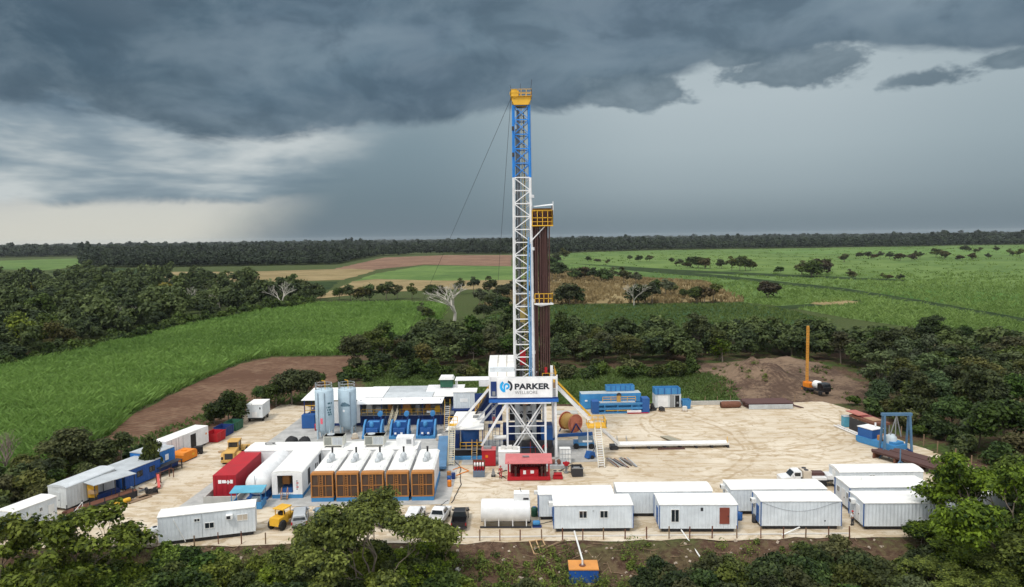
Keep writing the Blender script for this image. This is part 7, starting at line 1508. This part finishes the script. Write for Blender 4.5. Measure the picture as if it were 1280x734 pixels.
for k in range(3): MB().box(-.6 + k * .4, -.25 + k * .4, -.5, .5, .2 + k * .3, .26 + k * .3).build('step', WHITE, o)
r_ = MB(); railing(r_, [(-.7, -.55, 0), (.5, -.55, 1.0)], 1.0, .03, .7); r_.build('handrail', WHITE, o)
# ------------------------------------------------------------------ fence posts, slope things
posts = [243, 273, 302, 332, 374, 420, 470, 515, 577, 600, 625, 650, 677, 703, 728, 754, 781, 808, 836, 862, 890, 921, 951, 979, 1007, 1036, 1062]
for i, px in enumerate(posts):
    py = 684 if px < 260 else (680 if px < 340 else 673); p = site(px, py); y = min(p.y, 80.9) if px > 340 else p.y
    mb = MB(); t_ = RV.uniform(-.04, .04); mb.bar((0, 0, -.5), (t_, RV.uniform(-.04, .04), RV.uniform(1.2, 1.55)), .11); q = mb.build('fence_post', RUST if i % 3 else WOODG); q.location = (p.x, y, float(gz(p.x, y)) * .6); tag(q, 'thin rusty fence post along the front lip of the pad', 'post', 'fence posts along the front lip of the pad')
for i, (px, py) in enumerate(((855, 500), (876, 500), (890, 499), (905, 498), (920, 497), (937, 497), (950, 496), (966, 495), (978, 494))):
    p = site(px, py); q = MB().bar((0, 0, -.3), (.05, 0, 1.5), .12).build('fence_post', WOODG); q.location = (p.x, 147.8, 0); tag(q, 'thin timber fence post along the rear edge of the pad', 'post', 'fence posts along the rear edge of the pad')
for i, (x, y) in enumerate(((67.2, 112), (67.6, 108), (67.8, 104.5), (66.6, 99.5), (65.5, 96), (67.3, 116), (66.3, 121))): q = MB().bar((0, 0, -.3), (.05, 0, 1.9), .13).build('fence_post', WOODG); q.location = (x, y, 0); tag(q, 'dark timber fence post along the right edge of the pad', 'post', 'fence posts along the right edge of the pad')
q = MB().box(-24, 23.5, -.12, .12, -.1, .12).build('kerb_pipe', paint('pale kerb pipe', (.60, .57, .52), wear=.4)); q.location = (15.4, 81.75, 0); q.rotation_euler = (0, 0, -.008); tag(q, 'long pale pipe lying along the front of the trailers', 'pipe')
o = thing('septic_tank', 'blue tank box with an orange lid on the slope below the trailers', 'tank', (7.3, 75.2, float(gz(7.3, 75.2)) + .2), -.03)
MB().box(-1.55, 1.55, -1.1, 1.1, -.6, 1.35).build('body', paint('tank blue paint', (.015, .09, .36), wear=.3, corr=1.0), o); lid = MB().box(-1.6, 1.6, -1.15, 1.15, 1.352, 1.46).build('lid', paint('faded orange lid', (.62, .26, .06), wear=.4), o); MB().lathe([(.35, 1.46), (.35, 1.54), (.2, 1.56), (0, 1.56)], 14, 'z', (-.1, -.2, 0)).build('manhole', RUST, lid)
zq = float(gz(7.3, 75.2)); q = MB(); q.tube((7.2, 75.0, zq + 2.3), (7.0, 82.6, .3), .10, 8).tube((7.2, 75.0, zq + 2.35), (7.2, 75.0, zq + 1.7), .10, 8); tag(q.build('drain_pipe', PLAST), 'white drain pipe running from the trailers down to the blue and orange tank', 'pipe')
q = MB().tube((19.6, 82.5, .35), (20.6, 77.8, -.8), .08, 8).build('drain_pipe', PLAST); tag(q, 'short white drain pipe below the trailer with the brown door', 'pipe')
q = MB().tube((31.0, 81.2, .1), (33.6, 82.6, .45), .08, 8).build('drain_pipe', PLAST); tag(q, 'short white drain pipe before the plain fronted trailer', 'pipe')
p = site(672, 686); o = thing('timber_pallet', 'open pale timber pallet frame lying on the slope', 'frame', (p.x + .1, p.y + .8, float(gz(p.x, p.y)) + .3), .3); o.rotation_euler = (.42, 0, .3)
for y in (-.95, 0, .95): MB().bar((-.8, y, 0), (.8, y, 0), .1, .14).build('slat_bar', WOOD, o)
for x in (-.8, 0, .8): MB().bar((x, -1, .1), (x, 1, .1), .12, .1).build('cross_bar', WOOD, o)
q = MB().bar((0, 0, .25), (2.6, 1.4, .7), .16).build('timber_beam', WOODG); q.location = (p.x + .6, p.y + .3, float(gz(p.x, p.y))); tag(q, 'grey timber beam leaning beside the pallet frame', 'beam')
q = MB().box(-.6, .6, -.5, .5, 0, .06).build('timber_board', WOOD); q.location = (19.4, 75.2, float(gz(19.4, 75.2)) + .35); q.rotation_euler = (.3, .1, .4); tag(q, 'orange brown board lying on the slope right of the blue tank', 'board')
q = MB().lathe([(.0, 0), (.25, .05), (.3, .25), (.15, .4), (0, .42)], 10).build('white_sack', BAG); q.location = (-6.3, 76.0, float(gz(-6.3, 76))); tag(q, 'white plastic sack on the brown slope below the black pickup', 'sack')
for i, (px, py) in enumerate(((1081, 655), (840, 652), (926, 652), (945, 655), (660, 655))):
    p = site(px, py); o = thing('gas_cylinder', ('blue', 'dark blue', 'blue', 'dark', 'dark')[i] + ' barrel standing ' + ('by the nearest right hand trailer', 'left of the trailer with the brown door', 'right of the brown door trailer', 'left of the plain fronted trailer', 'behind the cylinder tank pump')[i], 'barrel', (p.x - (1.2 if i == 1 else 0), p.y + .5, 0)); MB().lathe([(.33, 0), (.35, .3), (.33, .33), (.35, .6), (.33, .63), (.35, .95), (0, .96)], 14).build('shell', (NAVY, NAVY, BLUE, DARK, DARK)[i], o, True); MB().lathe([(.07, .96), (.07, 1.0), (0, 1.0)], 8, 'z', (.15, 0, 0)).build('cap', DARK, o)
q = MB().box(-.35, .35, -.3, .3, 0, 1.0).build('red_box', RED); q.location = (40.4, 90.4, 0); tag(q, 'red fire box by the door of the middle right hand trailer', 'box')

# ------------------------------------------------------------------ people
def person(label, x, y, z, rz, top, bottom, hat, h=1.74, arm=0.):
    o = thing('person', label, 'person', (x, y, z), rz); k = h / 1.74
    def skin(name, verts, edges, mat, sub=1, par=o, root=0):
        me = bpy.data.meshes.new(name); me.from_pydata([Vector(v[:3]) * k for v in verts], edges, []); me.materials.append(mat)
        ob = bpy.data.objects.new(name, me); COL.objects.link(ob); ob.parent = par
        sm = ob.modifiers.new('skin', 'SKIN'); sm.use_smooth_shade = True
        for i, v in enumerate(verts): s = me.skin_vertices[0].data[i]; s.radius = (v[3] * k, (v[4] if len(v) > 4 else v[3]) * k); s.use_root = i == root
        m_ = ob.modifiers.new('sub', 'SUBSURF'); m_.levels = sub; m_.render_levels = sub; return ob
    V = [(0, 0, .93, .135, .10), (0, 0, 1.18, .13, .09), (0, 0, 1.38, .16, .10), (0, 0, 1.49, .055), (0, .01, 1.57, .06), (0, .015, 1.65, .078, .095), (0, .01, 1.72, .06, .075)]
    E = [(0, 1), (1, 2), (2, 3), (3, 4), (4, 5), (5, 6)]
    def chain(pts, frm):
        a = frm
        for q in pts: V.append(q); E.append((a, len(V) - 1)); a = len(V) - 1
        return a
    cl = []
    for s in (-1, 1):
        chain([(s * .10, 0, .86, .085), (s * .11, .01, .48, .06), (s * .115, -.01, .10, .042), (s * .125, .10, .04, .035), (s * .13, .18, .03, .028)], 0)
        b_ = arm if s > 0 else 0
        w_ = chain([(s * .19, 0, 1.40, .058), (s * .24, .01 - .0, 1.13, .043), (s * .25, .09 + .14 * b_, .90 + .2 * b_, .030), (s * .25, .11 + .17 * b_, .84 + .24 * b_, .032)], 2)
        hx, hy, hz = V[w_][:3]
        for f_, (dx, L) in enumerate(((-.027, .075), (-.009, .085), (.009, .08), (.027, .065))): chain([(hx + dx * .3, hy + dx, hz - .035, .0095), (hx + dx * .3, hy + dx + .012, hz - .035 - L * .55, .009), (hx + dx * .3 - s * .01, hy + dx + .03, hz - .035 - L, .008)], w_)
        chain([(hx - s * .02, hy + .04, hz - .01, .010), (hx - s * .03, hy + .065, hz - .05, .009)], w_)
    b_ = skin('body', V, E, SKIN)
    nz = MB(); nz.lathe([(.0, 0), (.016, .01), (.012, .035), (0, .05)], 6, 'z', (0, .105 * k, 1.625 * k)); nz.build('nose', SKIN, b_)
    for s in (-1, 1): MB().lathe([(0, -.012), (.012, 0), (0, .012)], 6, 'z', (s * .03 * k, .10 * k, 1.665 * k)).build('eye', DARK, b_)
    T = [(0, 0, .95, .15, .115), (0, 0, 1.18, .145, .105), (0, 0, 1.40, .175, .115), (0, 0, 1.48, .075)]; TE = [(0, 1), (1, 2), (2, 3)]
    for s in (-1, 1):
        bb = arm if s > 0 else 0; n = len(T); T += [(s * .195, 0, 1.41, .07), (s * .245, .01, 1.13, .056), (s * .252, .08 + .13 * bb, .93 + .19 * bb, .044)]; TE += [(2, n), (n, n + 1), (n + 1, n + 2)]
    skin('shirt', T, TE, top)
    L = [(0, 0, .97, .14, .11)]; LE = []
    for s in (-1, 1): n = len(L); L += [(s * .10, 0, .86, .098), (s * .11, .01, .48, .075), (s * .115, -.005, .09, .062)]; LE += [(0, n), (n, n + 1), (n + 1, n + 2)]
    skin('trousers', L, LE, bottom)
    for s in (-1, 1): MB().prism([(-.1 * k, 0), (.2 * k, 0), (.2 * k, .05 * k), (.06 * k, .11 * k), (-.1 * k, .11 * k)], s * .12 * k - .05 * k, s * .12 * k + .05 * k, 'x').build('boot', DARK, o)
    MB().lathe([(.155, 0), (.155, .012), (.115, .02), (.11, .06), (.085, .11), (.04, .135), (0, .14)], 16, 'z', (0, .015 * k, 1.68 * k)).build('hard_hat', hat, o, True)
    return o
person('person in red coveralls and red helmet standing before the white tank box', -2.0, 102.7, .0, math.radians(170), CLOTHR, CLOTHR, RED, 1.8, .6)
person('person in red coveralls standing on the plant left of the rig legs', -3.2, 116.6, 4.2, math.radians(200), CLOTHR, CLOTHR, SIGNW, 1.75)
q = MB().box(-4.2, -2.2, 115.6, 117.4, 4.05, 4.2); q.box(-4.15, -4.05, 115.7, 115.8, 0, 4.05).box(-2.35, -2.25, 115.7, 115.8, 0, 4.05); tag(q.build('work_platform', NAVY), 'dark blue work platform under the worker left of the rig legs', 'platform')
person('person in white shirt and dark trousers with red cap between the trailers at right', 40.5, 84.0, .0, math.radians(20), CLOTHW, CLOTHD, RED, 1.78)
person('person in white shirt behind the plain fronted trailer, half hidden', 39.9, 87.0, .0, math.radians(200), CLOTHW, CLOTHD, SIGNW, 1.74)
# satellite dishes on the right hand trailers
for i, (x, y, z) in enumerate(((41.6, 83.1, 2.9), (44.2, 90.2, 3.3))): 
    o = thing('satellite_dish', ('white dish by the door of the nearest right hand trailer', 'white dish on the roof edge of the middle right hand trailer')[i], 'dish', (x, y, z)); MB().lathe([(0, 0), (.2, .03), (.38, .12), (.42, .16)], 18, 'y', (0, -.1, .2)).build('reflector', PLAST, o, True); MB().bar((0, .1, -.3), (0, 0, .2), .06).build('arm', GALV, o)

# hoses and cables on the ground, small stores
def ground_line(label, pts, r_, mat, nm='cable', cat='cable'):
    mb = MB(); rr = random.Random(len(label)); o_ = [Vector((*pts[0], r_))]
    for a, b_ in zip(pts, pts[1:]):
        for k in range(1, 7): q = Vector((*a, r_)).lerp(Vector((*b_, r_)), k / 6); o_.append(q + Vector((rr.uniform(-.12, .12), rr.uniform(-.12, .12), 0)))
    mb.path(o_, r_, 6); tag(mb.build(nm, mat), label, cat)
ground_line('black cable running along the edge of the generator slab', [(-8.4, 93), (-7.6, 100), (-8.3, 108), (-10, 113)], .06, DARK)
ground_line('thin black cable crossing the sand from the generators to the cars', [(-8.9, 94), (-10.5, 90), (-14.5, 86.5)], .04, DARK)
ground_line('orange hose lying between the generators and the rig stair', [(-8.6, 104), (-6.9, 106), (-8.2, 108), (-9.2, 106.5)], .07, ORNG, 'hose', 'hose')
ground_line('black hose leading from the red shed to the white tank box', [(-1.2, 102.4), (-2.6, 104.8), (-1.0, 106.1)], .06, BLACK, 'hose', 'hose')
ground_line('black hose looping from the black bin to the rig leg', [(8.6, 104.6), (6.8, 105.6), (8.9, 108.4)], .06, BLACK, 'hose', 'hose')
ground_line('grey cable from the cylinder tank to the half hidden trailer', [(2.4, 85.2), (4.6, 86.4), (5.4, 88.2)], .04, DARK)
for i, (x, y, m_) in enumerate(((-9.2, 99.4, ORNG), (-9.4, 101.2, BLUE), (-8.9, 102.6, NAVY), (-9.6, 103.4, FRAME))):
    o = thing('oil_drum', ('orange drum beside the rightmost generator', 'blue drum beside the rightmost generator', 'navy drum at the rear of the rightmost generator', 'brown drum at the rear of the rightmost generator')[i], 'drum', (x, y, .03)); MB().lathe([(.29, 0), (.3, .28), (.285, .3), (.3, .32), (.3, .56), (.285, .58), (.3, .6), (.3, .87), (.27, .88), (0, .86)], 16).build('shell', m_, o, True); MB().lathe([(.05, .87), (.05, .91), (0, .91)], 8, 'z', (.16, .05, 0)).build('bung', DARK, o)
def pallet(label, x, y, rz, load=None, z=0.):
    o = thing('pallet', label, 'pallet', (x, y, z), rz)
    for k in range(5): MB().box(-.6, .6, -.5 + k * .23, -.36 + k * .23, .11, .135).build('deck_board', WOOD, o)
    for k in (-.55, 0, .5): MB().box(k - .05, k + .05, -.5, .56, 0, .11).build('bearer', WOODG, o)
    if load: MB().prism([(-.5, .14), (.5, .14), (.46, .8), (.2, .95), (-.4, .85)], -.42, .46).build('load', load, o)
pallet('pallet with grey sacks beside the mud pumps', -12.9, 123.2, .1, BAG); pallet('pallet loaded with brown sacks by the left mud pump', -28.0, 124.6, .3, TAN); pallet('empty pallet on the sand by the wheel loader', -48.6, 117.6, .5); pallet('pallet with a dark load near the blue pipe frames', 29.6, 141.5, .2, DARK); pallet('pallet of white sacks by the store container', 34.2, 141.6, -.2, BAG)
person('person in blue coveralls and white helmet walking on the sand right of the red shed', 11.4, 101.5, 0, math.radians(70), paint('blue coverall cloth', (.03, .07, .20), rough=.9, wear=.1), paint('blue coverall cloth', (.03, .07, .20)), SIGNW, 1.76, .3) if False else None
# ------------------------------------------------------------------ the nearest trees stay single things; the rest of the woods is one mass
def shows(o):
    return (9 if 'scattered' in o['group'] or 'hedgerow' in o['group'] else 1) * o.scale.x / max(30., (o.location - cam.location).length)
def thin(kind, most, tmpl, mass, label, cat):
    every = [o for o in COL.objects if o.type == 'EMPTY' and o.name.split('.')[0] == kind]
    grp = [o for o in every if o.get('group')]; grp.sort(key=shows, reverse=True); rest = grp[most - (len(every) - len(grp)):]
    r = np.random.default_rng(5); V = []; Q = []; T = []; off = 0
    for o in rest:
        v, q, tn = tmpl[int(r.integers(len(tmpl)))]; a = o.rotation_euler.z; ca, sa = math.cos(a), math.sin(a); s, zs = o.scale.x, o.scale.z; vv = np.empty_like(v)
        vv[:, 0] = (v[:, 0] * ca - v[:, 1] * sa) * s + o.location.x; vv[:, 1] = (v[:, 0] * sa + v[:, 1] * ca) * s + o.location.y; vv[:, 2] = v[:, 2] * zs + o.location.z
        V.append(vv); Q.append(q + off); off += len(v); T.append(np.clip(tn * .8 + .6 * (r.random() - .4), 0, 1))
        for c in list(o.children): bpy.data.objects.remove(c)
        bpy.data.objects.remove(o)
    if rest: tag(link(mass, np_mesh(mass, np.concatenate(V), np.concatenate(Q), LEAF, np.concatenate(T))), label, cat, kind='stuff')
tt = []
for i in range(5):
    lob = crown_lobes(400 + i, (4.8, 5.6, 3.8, 5.0, 4.4)[i], .8, (10.2, 8.5, 11.5, 9, 7)[i], (10, 13, 7, 12, 8)[i], rr=((.34, .52), (.22, .45), (.3, .55), (.2, .4), (.3, .5))[i]); tt.append(crown_data(400 + i, lob, 900, .74))
thin('tree', MAX_TREES, tt, 'inner_woods', 'crowns of the woods behind their front trees', 'woods')
tb_ = []
for i in range(3): lob = crown_lobes(420 + i, 2.2, .0, 2.8, 8); tb_.append(crown_data(420 + i, lob, 700, .42))
thin('shrub', MAX_TREES, tb_, 'scrub_belt', 'dark scrub filling the edges of the woods', 'scrub')
